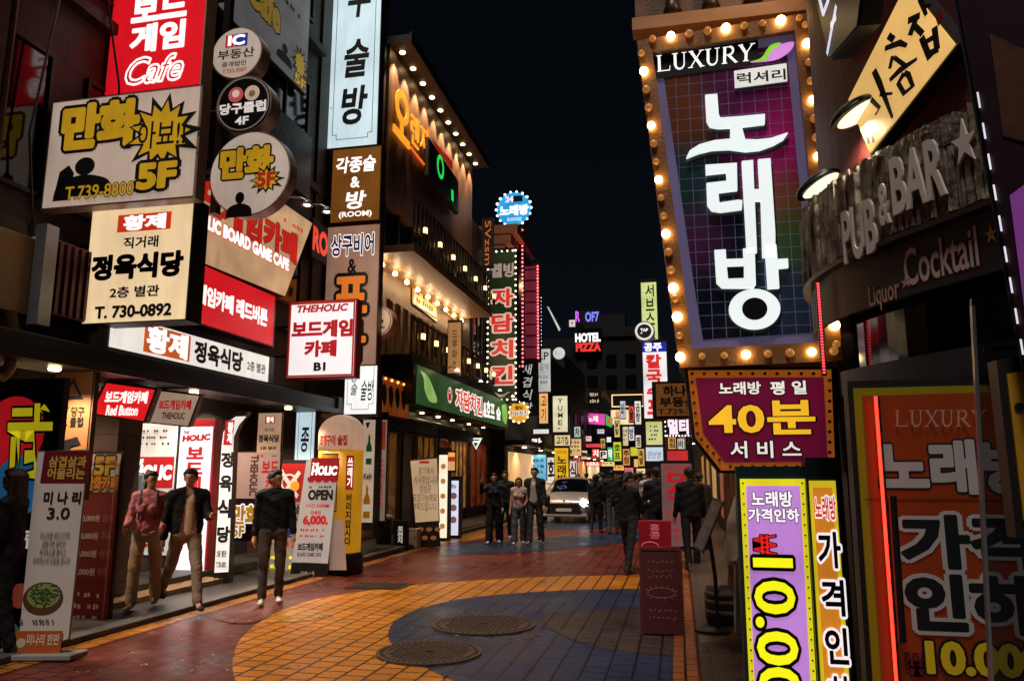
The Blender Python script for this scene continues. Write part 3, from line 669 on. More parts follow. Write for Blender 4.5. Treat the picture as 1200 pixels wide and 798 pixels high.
vb = thing('curved_valance', 'curved black valance with grey cocktail lettering under the stone fascia', 'valance', (1.4, 4, 2.4))
bm = band(.45, E1, 2.40, 2.65, .09, .02, 60)
for v in bm.verts: v.co.z -= 2.4
obj('cloth', bm, paint('19181b', .6), vb)
def on_band(s0, s1, out):
    def f(co):
        p = along(co.x, out - co.y * 0); return Vector((p.x - 1.4, p.y - 4, co.z))
    return f
def barfit(body, pa, pb, hh, mat, out, off, parent, z0, ext=0, shear=0):
    sa, za = s_at(*pa, out); sb, zb = s_at(*pb, out); zc = (za + zb) / 2
    me = textmesh(body, off); xs = [v.co.x for v in me.vertices]; ys = [v.co.y for v in me.vertices]; x0, x1, y0, y1 = min(xs), max(xs), min(ys), max(ys)
    bm = bmesh.new(); bm.from_mesh(me); bmesh.ops.triangulate(bm, faces=bm.faces[:]); bmesh.ops.subdivide_edges(bm, edges=[e for e in bm.edges if e.calc_length() > .25], cuts=2)
    if ext:
        bmesh.ops.remove_doubles(bm, verts=bm.verts[:], dist=1e-5); r_ = bmesh.ops.extrude_face_region(bm, geom=bm.faces[:]); top = {e for e in r_['geom'] if isinstance(e, bmesh.types.BMVert)}
    else: top = set()
    for v in bm.verts:
        s_ = sa + (v.co.x - x0) / (x1 - x0) * (sb - sa); z = zc - hh / 2 + (v.co.y - y0) / (y1 - y0) * hh
        p = along(s_, out + (ext if v in top else 0) + v.co.z * .0002); v.co = (p.x - 1.4, p.y - 4, z - z0)
    return obj('lettering', bm, mat, parent)
GREY = paint('a9a29c', .5); 
barfit('Liquor', (1018, 352), (1054, 340), .13, paint('b89078', .5), .094, .015, vb, 2.4)
barfit('★', (1056, 333), (1068, 326), .06, paint('c09880', .5), .094, .0, vb, 2.4)
barfit('Cocktail', (1060, 318), (1146, 284), .17, paint('d0b8ae', .5), .094, .015, vb, 2.4)
barfit('★', (1154, 276), (1167, 270), .08, paint('d89a60', .5), .094, .0, vb, 2.4)
ls = thing('bar_letters', 'white raised letters spelling pub and bar with a star on the stone fascia', 'letters', (1.4, 4, 2.7))
LM = paint('dcd6cc', .5)
barfit('PUB', (990, 290), (1028, 252), .27, LM, .125, .03, ls, 2.7, .012)
barfit('&', (1031, 246), (1043, 233), .2, LM, .125, .02, ls, 2.7, .012)
barfit('BAR', (1047, 226), (1108, 186), .27, LM, .125, .03, ls, 2.7, .012)
barfit('★', (1116, 168), (1146, 162), .19, LM, .125, .0, ls, 2.7, .012)
# gooseneck floodlights
def flood(px, py, pxm, pym, label, D=3.9):
    d = ray(px, py); p = CAM + d * (D / math.hypot(d.x, d.y)); dm = ray(pxm, pym); q = CAM + dm * ((D + .25) / math.hypot(dm.x, dm.y))
    t = thing('floodlight', label, 'floodlight', p, group='floodlights over the bar front')
    aim = R(0)
    M = Matrix.Rotation(R(-28), 4, 'Y') @ Matrix.Rotation(R(-24), 4, 'X')
    bm = bmesh.new(); q_ = bmesh.ops.create_uvsphere(bm, u_segments=28, v_segments=16, radius=1)['verts']
    for v in q_: v.co = Vector((v.co.x * .135 * (1 - .18 * v.co.x), v.co.y * .075, max(v.co.z, -.02) * .075))
    bmesh.ops.transform(bm, matrix=M, verts=bm.verts[:]); obj('head', bm, paint('141416', .3), t, True)
    bm = bmesh.new(); el = [(x * .82 * (1 - .18 * x / .135) + .004, z * .8) for x, z in circ(0, 0, .135, 32, .075)]; f_ = [bm.verts.new((x, z, -.006)) for x, z in el]; bm.faces.new(f_); bmesh.ops.solidify(bm, geom=bm.faces[:], thickness=.003); bmesh.ops.transform(bm, matrix=M, verts=bm.verts[:]); obj('lens', bm, lit('f6ecd0', 1.0, .3, 9), t)
    a = q - p
    obj('arm', T([(.1, 0, .05), (a.x * .6, a.y * .6, a.z * .5 + .08), (a.x, a.y, a.z)], .012), BLACK, t)
    return t, M
f1, M = flood(1008, 132, 1075, 118, 'black gooseneck floodlight hanging before the slanted cream sign'); lamp_light(f1, 'SPOT', (0.02, .03, -.06), 75, (1, .88, .72), .06, (R(25), 0, R(-60)), 150)
f2, M = flood(965, 216, 1000, 206, 'black gooseneck floodlight beside the right rim of the marquee sign', 4.3); lamp_light(f2, 'SPOT', (0.02, .03, -.06), 75, (1, .88, .72), .06, (R(25), 0, R(-70)), 150)
# slanted cream sign
pc = PL((.86, 3.95, 0), -62)
s = Sign('tavern_sign', 'slanted glowing cream sign with black brush lettering above the stone fascia', 'sign', pc, outline=[(994, 117), (1062, -18), (1118, 52), (1019, 179)], face=lit('f2c071', .85), house=BLACK, depth=.12, rim=.015)
def brush(s, pl, strokes, mat, name='lettering'):
    bm = bmesh.new(); y = s._y()
    for st, wds in strokes:
        pts = [Vector(pl.uv(*p)) - Vector((s.ou, s.ov)) for p in st]; n = len(pts); L_, R_ = [], []
        for i, p in enumerate(pts):
            d = (pts[min(i + 1, n - 1)] - pts[max(i - 1, 0)]).normalized(); nn = Vector((-d.y, d.x)); k = wds[i] if isinstance(wds, (list, tuple)) else wds
            L_.append(p + nn * k); R_.append(p - nn * k)
        a = [bm.verts.new((p.x, y, p.y)) for p in L_]; b = [bm.verts.new((p.x, y, p.y)) for p in R_]
        for i in range(n - 1): bm.faces.new((a[i], a[i + 1], b[i + 1], b[i]))
    obj(name, bm, mat, s.root)
INK = paint('120b08', .6)
z6 = lambda *pts: [(930 + x / 2.955, y / 2.955) for x, y in pts]
k_ = .016
brush(s, pc, [(z6((280, 245), (300, 290), (345, 410)), [k_, k_ * 1.1, k_ * .5]), (z6((300, 330), (345, 325)), [k_ * .6, k_ * .4]), (z6((270, 345), (300, 375), (285, 400)), [k_ * .8, k_ * .7, k_ * .4]),
              (z6((330, 125), (350, 140)), k_), (z6((318, 170), (370, 150), (395, 160)), [k_ * .8, k_, k_ * .6]), (z6((345, 195), (335, 240)), k_ * .7), (z6((350, 200), (390, 230)), k_ * .7), (z6((335, 280), (370, 245), (430, 205)), [k_ * .7, k_, k_ * .5]),
              (z6((385, 255), (365, 290), (385, 325), (415, 300), (400, 260), (385, 255)), k_ * .9),
              (z6((398, 75), (440, 55)), k_), (z6((425, 70), (405, 125)), k_), (z6((420, 90), (450, 120)), k_ * .9), (z6((440, -5), (462, 55)), [k_, k_ * .6]), (z6((455, 25), (480, 20)), k_ * .6),
              (z6((445, 130), (475, 205)), k_), (z6((490, 95), (500, 175)), k_), (z6((455, 150), (498, 125)), k_ * .8), (z6((470, 190), (505, 170)), k_),
              (z6((258, 470), (262, 500)), k_ * .5), (z6((270, 455), (280, 495)), k_ * .5)], INK)
s.shape([(.88, .36), (.93, .33), (.95, .41), (.9, .44)], paint('8a2418', .5), 'seal')
# black corner sign with white strokes
pb = PL((.8, 4.7, 0), -86)
s = Sign('black_sign', 'black sign with slim white strokes at the top edge beside the cream sign', 'sign', pb, outline=[(952, -12), (1010, -20), (1004, 30), (972, 68)], face=paint('0c0c10', .4), depth=.1)
brush(s, pb, [(z6((90, -10), (105, 50)), .018), (z6((105, 50), (125, -5)), .02), (z6((150, 20), (118, 190)), .02), (z6((130, 90), (150, 60)), .015)], glow('d8dcf0', .9))
# red light tube beside the bar window
def tube_light(name, label, p0, p1, r, mat, group=None, house=True):
    p0, p1 = Vector(p0), Vector(p1); t = thing(name, label, 'light tube', p0, group=group)
    obj('tube', T([(0, 0, 0), p1 - p0], r, 8), mat, t)
    obj('channel', T([(.012, .02, 0), (p1 - p0) + Vector((.012, .02, 0))], r * 1.3, 6), BLACK, t); return t
t = thing('red_light_strip', 'strip of small red lights down the dark jamb of the bar window', 'light strip', along(1.0, .14).to_3d() + Vector((0, 0, 2.12)))
obj('channel', B(-.012, .0, 0, .012, .012, .5), BLACK, t)
bm = bmesh.new()
for i in range(30): box(bm, -.006, -.006, .012 + i * .0163, .006, -.001, .021 + i * .0163)
obj('lights', bm, lit('ff4048', 3, .05), t)
# ================================================================ marquee karaoke sign
pm = Bl(5.2)
FRM = paint('96693f', .45, .2, .3, 5, .2)
s = Sign('marquee_sign', 'large karaoke marquee with bulbs round its frame and white letters on a dark grid', 'sign', pm, outline=[(747, 52), (946, 20), (986, 424), (797, 432), (785, 345)], face=None, house=FRM, depth=.26, rim=-.001)
MQ = s
def px_prism(s, pl, pts, mat, name, y0, y1):
    bm = bmesh.new(); poly(bm, [(pl.uv(*p)[0] - s.ou, pl.uv(*p)[1] - s.ov) for p in pts], y0, y1); return obj(name, bm, mat, s.root)
# raised rim
outer = [(747, 52), (946, 20), (986, 424), (797, 432), (785, 345)]; inner = [(765, 66), (930, 40), (966, 402), (811, 410), (803, 345)]
def rim_mesh(s, pl, o_, i_, y0, y1, mat, name):
    bm = bmesh.new(); A = [(pl.uv(*p)[0] - s.ou, pl.uv(*p)[1] - s.ov) for p in o_]; I = [(pl.uv(*p)[0] - s.ou, pl.uv(*p)[1] - s.ov) for p in i_]; n = len(A)
    q = [[bm.verts.new((p[0], y, p[1])) for p in P] for P in (A, I) for y in (y0, y1)]
    for k in range(n):
        j = (k + 1) % n
        bm.faces.new((q[0][k], q[0][j], q[2][j], q[2][k])); bm.faces.new((q[0][k], q[1][k], q[1][j], q[0][j])); bm.faces.new((q[2][k], q[2][j], q[3][j], q[3][k]))
    obj(name, bm, mat, s.root)
rim_mesh(s, pm, outer, inner, -.05, .011, FRM, 'bulb_frame')
def grid_face():
    m, t, b = newmat('marquee_face'); N = t.nodes; L = t.links; b.inputs['Roughness'].default_value = .25
    tc = N.new('ShaderNodeTexCoord'); sp = N.new('ShaderNodeSeparateXYZ'); L.new(tc.outputs['Object'], sp.inputs[0]); cb = N.new('ShaderNodeCombineXYZ')
    L.new(sp.outputs['X'], cb.inputs[0]); L.new(sp.outputs['Z'], cb.inputs[1])
    # printed colour clouds
    def spot(x, z, r, col, prev, e=None):
        d = N.new('ShaderNodeVectorMath'); d.operation = 'DISTANCE'; d.inputs[1].default_value = (x, z, 0); mp = N.new('ShaderNodeMapping'); mp.inputs['Scale'].default_value = (1, .7, 1); L.new(cb.outputs[0], mp.inputs[0]); L.new(mp.outputs[0], d.inputs[0]); d.inputs[1].default_value = (x, z * .7, 0)
        mr = N.new('ShaderNodeMapRange'); mr.interpolation_type = 'SMOOTHSTEP'; mr.inputs['From Min'].default_value = r; mr.inputs['From Max'].default_value = r * .15; L.new(d.outputs['Value'], mr.inputs['Value'])
        mx = N.new('ShaderNodeMix'); mx.data_type = 'RGBA'; L.new(mr.outputs['Result'], mx.inputs['Factor']); L.new(prev, mx.inputs['A']); mx.inputs['B'].default_value = (*lin(col), 1); return mx.outputs['Result']
    rgb = N.new('ShaderNodeRGB'); rgb.outputs[0].default_value = (*lin('0c1220'), 1); c_ = rgb.outputs[0]
    for x, z, r_, col in ((-.35, 1.85, .45, '6a3a20'), (.35, 1.55, .5, 'a01a68'), (.1, 2.2, .5, '5a1a50'), (-.3, .95, .35, '4a2248'), (.38, 1.05, .3, '74442a'), (.36, .8, .3, '34502c'), (-.3, 1.3, .3, '20383c'), (.36, .3, .4, '20304c')): c_ = spot(x, z, r_, col, c_)
    # grid lines
    br = N.new('ShaderNodeTexBrick'); br.offset = 0; br.inputs['Brick Width'].default_value = .088; br.inputs['Row Height'].default_value = .088; br.inputs['Mortar Size'].default_value = .0022; br.inputs['Scale'].default_value = 1; L.new(cb.outputs[0], br.inputs['Vector'])
    mx = N.new('ShaderNodeMix'); mx.data_type = 'RGBA'; L.new(br.outputs['Fac'], mx.inputs['Factor']); L.new(c_, mx.inputs['A']); mx.inputs['B'].default_value = (*lin('6a7090'), 1)
    L.new(mx.outputs['Result'], b.inputs['Base Color']); L.new(mx.outputs['Result'], b.inputs['Emission Color']); b.inputs['Emission Strength'].default_value = .08; return m
px_prism(s, pm, inner, lit('8a80b0', .17), 'face_border', .0, .0105)
px_prism(s, pm, [(776, 78), (921, 52), (953, 390), (824, 398), (815, 345)], grid_face(), 'face', -.006, -.001)
z4 = lambda *pts: [(730 + x / 3.07, y / 3.07) for x, y in pts]
z5 = lambda *pts: [(730 + x / 2.852, 220 + y / 2.852) for x, y in pts]
LET = lit('e6f0f0', .93, .06); BK = paint('08080a', .4)
def big(pts, dx=3.0, dy=4.0):
    px_prism(s, pm, [(x + dx, y + dy) for x, y in pts], BK, 'letter_shadow', -.012, -.0065); px_prism(s, pm, pts, LET, 'letter', -.05, -.013)
big(z4((295, 354), (338, 350), (344, 425), (350, 435), (420, 430), (508, 422), (508, 455), (425, 465), (438, 512), (480, 513), (530, 508), (590, 488), (575, 510), (540, 530), (490, 548), (440, 553), (380, 545), (320, 548), (270, 560), (228, 577), (240, 552), (275, 530), (330, 515), (385, 510), (385, 468), (340, 470), (312, 465), (300, 445)))
big(z4((296, 603), (408, 596), (410, 692), (342, 700), (346, 738), (412, 728), (428, 730), (426, 760), (350, 770), (318, 765), (303, 745), (300, 668), (372, 660), (370, 628), (298, 636)))
big(z4((426, 590), (466, 586), (470, 690), (490, 690), (484, 584), (528, 580), (545, 840), (546, 930) , (500, 932), (494, 730), (472, 730), (480, 915), (444, 918)))
big(z5((305, 215), (342, 213), (344, 245), (402, 243), (400, 210), (438, 207), (442, 330), (435, 340), (330, 340), (312, 322)))
px_prism(s, pm, z5((346, 272), (402, 270), (402, 308), (350, 310)), BK, 'letter_hollow', -.052, -.0505)
big(z5((472, 200), (510, 197), (514, 245), (548, 243), (550, 272), (516, 275), (520, 340), (482, 342)))
c5 = [(438 + 85 * math.cos(2 * math.pi * i / 40), 410 + 66 * math.sin(2 * math.pi * i / 40)) for i in range(40)]
big(z5(*c5)); px_prism(s, pm, z5(*[(438 + 42 * math.cos(2 * math.pi * i / 32), 410 + 37 * math.sin(2 * math.pi * i / 32)) for i in range(32)]), BK, 'letter_hollow', -.052, -.0505)
px_prism(s, pm, [(765, 67), (888, 48), (889, 72), (868, 80), (767, 94)], BK, 'title_panel', -.012, -.0065)
# serif title drawn stroke by stroke
def serif_word(s, pl, quad, word, mat, y, st=.17, name='lettering'):
    gl = {'L': ['v0', 'h0s0', ('s', .95, 0, .95, .28)], 'U': ['vu'], 'X': ['x'], 'R': ['r'], 'Y': ['y']}
    bm = bmesh.new(); n = len(word); A = [Vector(pl.uv(*p)) - Vector((s.ou, s.ov)) for p in quad]   # tl tr br bl
    def P(u, v): return (A[3] * (1 - u) + A[2] * u) * (1 - v) + (A[0] * (1 - u) + A[1] * u) * v
    def stroke(i, a, b, w0, w1=None):
        w1 = w1 or w0; a = Vector(a); b = Vector(b); d = (b - a).normalized(); q = Vector((-d.y, d.x)); v = []
        for p, w_ in ((a, w0), (b, w1)):
            for sg in (1, -1):
                e = p + q * w_ * .5 * sg; c_ = P((i + e.x) / n, e.y); v.append(bm.verts.new((c_.x, y - random.random() * .0006, c_.y)))
        bm.faces.new((v[0], v[1], v[3], v[2]))
    for i, ch in enumerate(word):
        S_ = lambda x, yv, w_=.3: stroke(i, (x - w_ / 2, yv), (x + w_ / 2, yv), .05)
        if ch == 'L': stroke(i, (.22, 0), (.22, 1), st); S_(.22, .98, .34); stroke(i, (.08, .03), (.85, .03), .06); stroke(i, (.83, 0), (.88, .3), .06, .03)
        elif ch == 'U':
            stroke(i, (.2, .28), (.2, 1), st); stroke(i, (.75, .3), (.75, 1), .07); S_(.2, .98, .36); S_(.75, .98, .3)
            for a in range(8):
                t0, t1 = math.pi * (1 + a / 8), math.pi * (1 + (a + 1) / 8); stroke(i, (.475 + .27 * math.cos(t0), .3 + .28 * math.sin(t0)), (.475 + .27 * math.cos(t1), .3 + .28 * math.sin(t1)), .14 - a * .008)
        elif ch == 'X': stroke(i, (.15, 1), (.82, 0), st); stroke(i, (.8, 1), (.13, 0), .07); S_(.17, .98); S_(.8, .98); S_(.13, .02); S_(.84, .02)
        elif ch == 'R':
            stroke(i, (.2, 0), (.2, 1), st); S_(.2, .02, .34); stroke(i, (.08, .97), (.5, .97), .06); stroke(i, (.2, .5), (.5, .5), .06)
            for a in range(8):
                t0, t1 = -math.pi / 2 + math.pi * a / 8, -math.pi / 2 + math.pi * (a + 1) / 8; stroke(i, (.48 + .22 * math.cos(t0), .735 + .235 * math.sin(t0)), (.48 + .22 * math.cos(t1), .735 + .235 * math.sin(t1)), .13)
            stroke(i, (.42, .5), (.9, 0), .15, .13); stroke(i, (.82, .02), (1, .02), .05)
        elif ch == 'Y': stroke(i, (.12, 1), (.48, .45), st); stroke(i, (.85, 1), (.48, .45), .07); stroke(i, (.48, 0), (.48, .5), st); S_(.14, .98); S_(.84, .98); S_(.48, .02, .34)
    for f in bm.faces:
        f.normal_update()
    obj(name, bm, mat, s.root)
serif_word(s, pm, [(768, 67), (885, 52), (884, 72), (769, 86)], 'LUXURY', lit('f4f4f0', 1.1, .05, 2, False), -.014)
px_prism(s, pm, smooth_pts([(880, 75), (895, 72), (905, 58), (929, 51), (925, 62), (908, 72), (880, 75)], n=5)[:-1], lit('d98ae0', .9, .1), 'leaf_motif', -.02, -.013)
px_prism(s, pm, smooth_pts([(878, 75), (892, 70), (902, 56), (915, 53), (904, 62), (896, 73), (878, 75)], n=5)[:-1], lit('8ad838', .8, .1), 'leaf_motif', -.026, -.021)
px_prism(s, pm, [(861, 88), (920, 79), (921, 99), (862, 107)], BK, 'tag_shadow', -.012, -.0065); px_prism(s, pm, [(860, 86), (921, 77), (922, 97), (861, 105)], lit('e8e8e4', .8, .1), 'tag_panel', -.03, -.0125)
u0, v0 = pm.uv(864, 103); u1, v1 = pm.uv(919, 82); lettering(s.root, '럭셔리', u0 - s.ou, v0 - s.ov + .01, u1 - s.ou, v1 - s.ov - .01, BK, .02, -.0315)
BON = lit('ffd488', 26, .02); BOFF = lit('b87838', .5, .1, 5)  # off bulbs carry a weak glow in their material
ps_on, ps_off = [], []
def seq(a, b, n, ph):
    for i in range(n):
        t = i / (n - 1) if n > 1 else .5; p = (a[0] + (b[0] - a[0]) * t, a[1] + (b[1] - a[1]) * t); q = pm.uv(*p); (ps_on if i % 3 == ph else ps_off).append((q[0] - s.ou, q[1] - s.ov))
seq((765, 51), (935, 27), 9, 1); seq((752, 68), (789, 340), 14, 1); seq((791, 352), (796, 395), 3, 1); seq((942, 35), (978, 405), 18, 1); seq((797, 420), (975, 413), 8, 0)
s.bulb_at(ps_on, BON, .03, y=-.062, seg=2); s.bulb_at(ps_off, BOFF, .026, y=-.06, seg=2)
side = [(959, 20 + i * 15.5) for i in range(9)]
for i in (2, 8, 13, 19, 24): pass
for a_ in ((770, 60), (760, 200), (790, 330), (972, 200), (955, 110), (985, 340), (880, 425)):
    q = pm.uv(*a_); 
s2 = Sign('bulb_return', 'row of unlit bulbs on the dark side panel right of the marquee', 'bulb panel', Bl(5.3), outline=[(949, 14), (958, 13), (996, 400), (989, 424)], face=paint('33160d', .5), depth=.1)
s2.bulb_at([(s2.pl.uv(955 + i * 1.5, 10 + i * 17)[0] - s2.ou, s2.pl.uv(955 + i * 1.5, 10 + i * 17)[1] - s2.ov) for i in range(9)], BOFF, .024, y=-.01, seg=2)
# service sign below
s = Sign('service_sign', 'maroon sign with an orange studded border and big yellow numerals below the marquee', 'sign', Bl(5.2), outline=[(806, 434), (974, 433), (979, 551), (845, 551), (815, 513)], face=lit('c86a20', .38), depth=.16)
px_prism(s, s.pl, [(815, 443), (965, 442), (970, 541), (849, 542), (824, 508)], lit('7a1238', .45), 'panel', -.006, -.001)
for q in [(811 + i * 14.2, 438) for i in range(12)] + [(972, 446 + i * 12) for i in range(8)] + [(856 + i * 13, 546.5) for i in range(9)] + [(811 + i * 1.3, 448 + i * 12) for i in range(6)] + [(822 + i * 7, 515 + i * 8) for i in range(4)]:
    pass
bm = bmesh.new()
for q in [(811 + i * 14.2, 438) for i in range(12)] + [(972, 446 + i * 12) for i in range(8)] + [(856 + i * 13, 546.5) for i in range(9)] + [(811 + i * 1.3, 448 + i * 12) for i in range(6)] + [(822 + i * 7, 515 + i * 8) for i in range(4)]:
    a = s.pl.uv(*q); poly(bm, circ(a[0] - s.ou, a[1] - s.ov, .011, 8), -.012, .0)
obj('studs', bm, paint('7a3a14', .4, .4), s.root)
OFFW = lit('efe6dc', .85, .1, 2, False); YEL = lit('f0b528', .9, .1, 2, False); SH = paint('1a0408', .6)
def pxtext(s, body, b, mat, off=.02, out=None, ooff=.09, **kw):
    mx, my = (b[0] + b[2]) / 2, (b[1] + b[3]) / 2; u0 = s.pl.uv(b[0], my)[0] - s.ou; u1 = s.pl.uv(b[2], my)[0] - s.ou; v0 = s.pl.uv(mx, b[3])[1] - s.ov; v1 = s.pl.uv(mx, b[1])[1] - s.ov
    if s.k < 4: s.k = 4
    if out is not None: lettering(s.root, body, u0, v0, u1, v1, out, ooff, s._y(), **kw)
    lettering(s.root, body, u0, v0, u1, v1, mat, off, s._y(), **kw)
pxtext(s, '노래방', (843, 448, 891, 462), OFFW, .03, SH); pxtext(s, '평 일', (903, 447, 944, 462), OFFW, .03, SH)
pxtext(s, '40분', (832, 471, 953, 508), YEL, .03, SH, .065, space=1.06); pxtext(s, '서 비 스', (856, 517, 938, 536), OFFW, .02, SH)
# purple and orange standing price columns
pp = Bl(5.0)
s = Sign('price_lightbox', 'tall lilac price lightbox with yellow studded border and sideways yellow numerals', 'lightbox', pp, outline=[(867, 561), (943, 561), (960, 860), (881, 860)], face=lit('e8dc20', .8), house=paint('0e2a2c', .4), depth=.18, rim=.02)
z9 = lambda x, y: (740 + x / 2.17, 430 + y / 2.17)
px_prism(s, pp, [(874, 569), (937, 569), (953, 860), (887, 860)], lit('c98ae0', .8), 'panel', -.006, -.001); s.k = 4
WHT = lit('fff4fa', .9, .05, 2, False)
pxtext(s, '노래방', (881, 576, 928, 593), WHT, .035, BK, .085); pxtext(s, '가격인하', (877, 596, 936, 611), WHT, .035, BK, .085)
REDL = lit('e02020', .8, .1, 2, False); YL2 = lit('f2ee18', .95, .05, 2, False)
pxtext(s, '₩', (883, 626, 909, 650), REDL, .0, BK, .045, rot=-90)
pxtext(s, '10.000', (888, 655, 934, 862), YL2, .02, BK, .075, rot=-90)
bm = bmesh.new()
for i in range(24):
    for xx, k in ((870.5 + i * .6, 1), (940 + i * .72, 1)):
        a = pp.uv(xx, 566 + i * 12.2); poly(bm, circ(a[0] - s.ou, a[1] - s.ov, .006, 6), -.008, 0)
obj('studs', bm, paint('5a6a10', .4), s.root)
s = Sign('price_lightbox', 'narrow orange price lightbox with white outlined letters beside the lilac one', 'lightbox', Bl(4.95), outline=[(948, 563), (979, 563), (1000, 860), (966, 860)], face=lit('e6cf20', .7), house=paint('0e2a2c', .4), depth=.16, rim=.015)
px_prism(s, s.pl, [(952, 571), (975, 571), (994, 860), (970, 860)], lit('e08a28', .75), 'panel', -.006, -.001); s.k = 4
pxtext(s, '노래방', (955, 582, 979, 608), lit('d84018', .8, .1, 2, False), .03, WHT, .1)
for i, ch in enumerate('가격인하'): pxtext(s, ch, (959 + i * 4.2, 624 + i * 56, 984 + i * 4.2, 664 + i * 56), BK, .03, WHT, .1)
# big orange price board at the right edge
po = Bl(3.3)
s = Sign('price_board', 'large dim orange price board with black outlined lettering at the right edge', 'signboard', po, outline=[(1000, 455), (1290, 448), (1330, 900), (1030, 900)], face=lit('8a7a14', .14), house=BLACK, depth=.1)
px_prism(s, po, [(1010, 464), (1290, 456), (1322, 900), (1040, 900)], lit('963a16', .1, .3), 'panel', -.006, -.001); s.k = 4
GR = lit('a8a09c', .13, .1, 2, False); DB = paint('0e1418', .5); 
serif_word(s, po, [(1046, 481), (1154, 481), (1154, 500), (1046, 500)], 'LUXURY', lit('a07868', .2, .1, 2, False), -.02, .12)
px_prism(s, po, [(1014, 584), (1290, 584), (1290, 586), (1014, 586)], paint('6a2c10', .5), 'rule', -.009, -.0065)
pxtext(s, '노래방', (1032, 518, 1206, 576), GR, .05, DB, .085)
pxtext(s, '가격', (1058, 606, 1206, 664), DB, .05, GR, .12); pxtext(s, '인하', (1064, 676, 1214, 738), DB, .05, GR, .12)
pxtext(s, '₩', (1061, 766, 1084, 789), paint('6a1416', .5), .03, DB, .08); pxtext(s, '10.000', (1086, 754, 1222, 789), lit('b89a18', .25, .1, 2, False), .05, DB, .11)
a0 = po.uv(1022, 466); a1 = po.uv(1052, 880)
p0 = po.o + po.u * a0[0] + po.v * a0[1]; p1 = po.o + po.u * a1[0] + po.v * a1[1]
tube_light('red_neon_tube', 'glowing red neon tube running down the left side of the orange price board', p0 + Vector((0, -.055, 0)), p1 + Vector((0, -.055, 0)), .006, lit('ff3020', 4, .1))
a0 = po.uv(1038, 580); a1 = po.uv(1049, 746); t = thing('black_bar', 'upright black bar in front of the red neon tube', 'bar', po.o + po.u * a0[0] + po.v * a0[1] + Vector((0, -.1, 0)))
obj('rail', T([(0, 0, 0), ((a1[0] - a0[0]), 0, a1[1] - a0[1])], .014, 6), BLACK, t); obj('clip', T([(0, 0, -.03), (.0, .09, -.03)], .008, 6), BLACK, t)
# clear panel with posts in front
pg = Bl(2.75)
s = Sign('acrylic_screen', 'smoky clear acrylic screen standing before the orange board', 'screen', pg, outline=[(1138, 350), (1260, 345), (1290, 900), (1165, 900)], face=None, house=BLACK, depth=.02)
bpy.data.objects.remove([c for c in s.root.children][0])
def smoky(h, a, rough=.08):
    m, t, b = newmat('smoky_acrylic'); b.inputs['Base Color'].default_value = (*lin(h), 1); b.inputs['Roughness'].default_value = rough; b.inputs['Alpha'].default_value = a; return m
px_prism(s, pg, [(1140, 352), (1260, 347), (1288, 900), (1167, 900)], smoky('1c2026', .5), 'pane', 0, .006)
px_prism(s, pg, [(1138, 350), (1262, 345), (1262, 353), (1138, 358)], paint('2a2c30', .3, .6), 'top_rail', -.004, .012); px_prism(s, pg, [(1138, 358), (1142, 358), (1169, 900), (1165, 900)], paint('7a7e84', .3, .2), 'post', -.006, .014)
px_prism(s, pg, [(1152, 408), (1262, 402), (1262, 406), (1152, 412)], paint('2a2c30', .3, .6), 'mid_rail', -.004, .0)
# tall banner panel near the camera
pn = PL((1.02, 2.4, 0), -35)
s = Sign('upright_banner', 'dark upright banner panel with dull violet print at the far right edge', 'banner', pn, outline=[(1118, -20), (1290, -20), (1290, 430), (1202, 430)], face=paint('2a1420', .35, 0, .5, 3), house=BLACK, depth=.02)
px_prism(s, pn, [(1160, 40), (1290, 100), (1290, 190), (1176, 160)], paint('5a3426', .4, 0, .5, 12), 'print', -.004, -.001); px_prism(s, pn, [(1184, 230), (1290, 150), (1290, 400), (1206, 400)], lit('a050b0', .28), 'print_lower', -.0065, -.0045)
bm = bmesh.new()
for i in range(9):
    a = s.pl.uv(1147 + i * 6.3, 110 + i * 36); b = s.pl.uv(1150 + i * 6.3, 128 + i * 36); bm = T([(a[0] - s.ou, -.012, a[1] - s.ov), (b[0] - s.ou, -.012, b[1] - s.ov)], .0028, 6); obj('edge_light', bm, lit('f0e8f8', .9, .2), s.root)
s = Sign('yellow_box', 'yellow cased control box with a tiny red lamp at the right edge', 'box', Bl(2.5), outline=[(1180, 438), (1260, 425), (1280, 600), (1200, 610)], face=paint('b88a20', .4), house=BLACK, depth=.08)
s.disc(.12, .28, .07, BLACK, 'bolt'); 
q = s.n(.02, -.03); o = obj('indicator', lathe([(.004, 0), (.004, .004), (0, .006)], 10), lit('ff2020', 4, .05), s.root); o.location = (q[0], .03, q[1])
# ================================================================ left signs, upper
WHL = 'f0ece6'
PINKY = lit('cdb4a2', .62, .2, 1.2)  # weak glow put into the face for the floods' light on it
REDF = lit('d41420', .95, .12); TXW = glow('fff6f0', 1.15); TXR = lit('c81e24', .55, .05, 2, False); TXK = paint('0c0a0a', .5)
s = Sign('board_game_sign', 'glowing red vertical lightbox with white letters and a script word, topmost of the corner stack', 'lightbox', BX(132, 40), rect=(132, -70, 239, 104), face=REDF, house=paint('c9b8a8', .4, .3), depth=.22)
s.text('보드', (.23, .38, .8, .54), TXW, .05); s.text('게임', (.24, .575, .8, .745), TXW, .05); s.text('Cafe', (.22, .79, .82, .955), TXW, .045, shear=.35); s.text('Cafe', (.22, .79, .82, .955), REDF, -.018, shear=.35); s.bracket(.6)
BL3 = lit('d8b83a', .55, .1, 2, False)
YELS = lit('c99a1e', .6, .15)
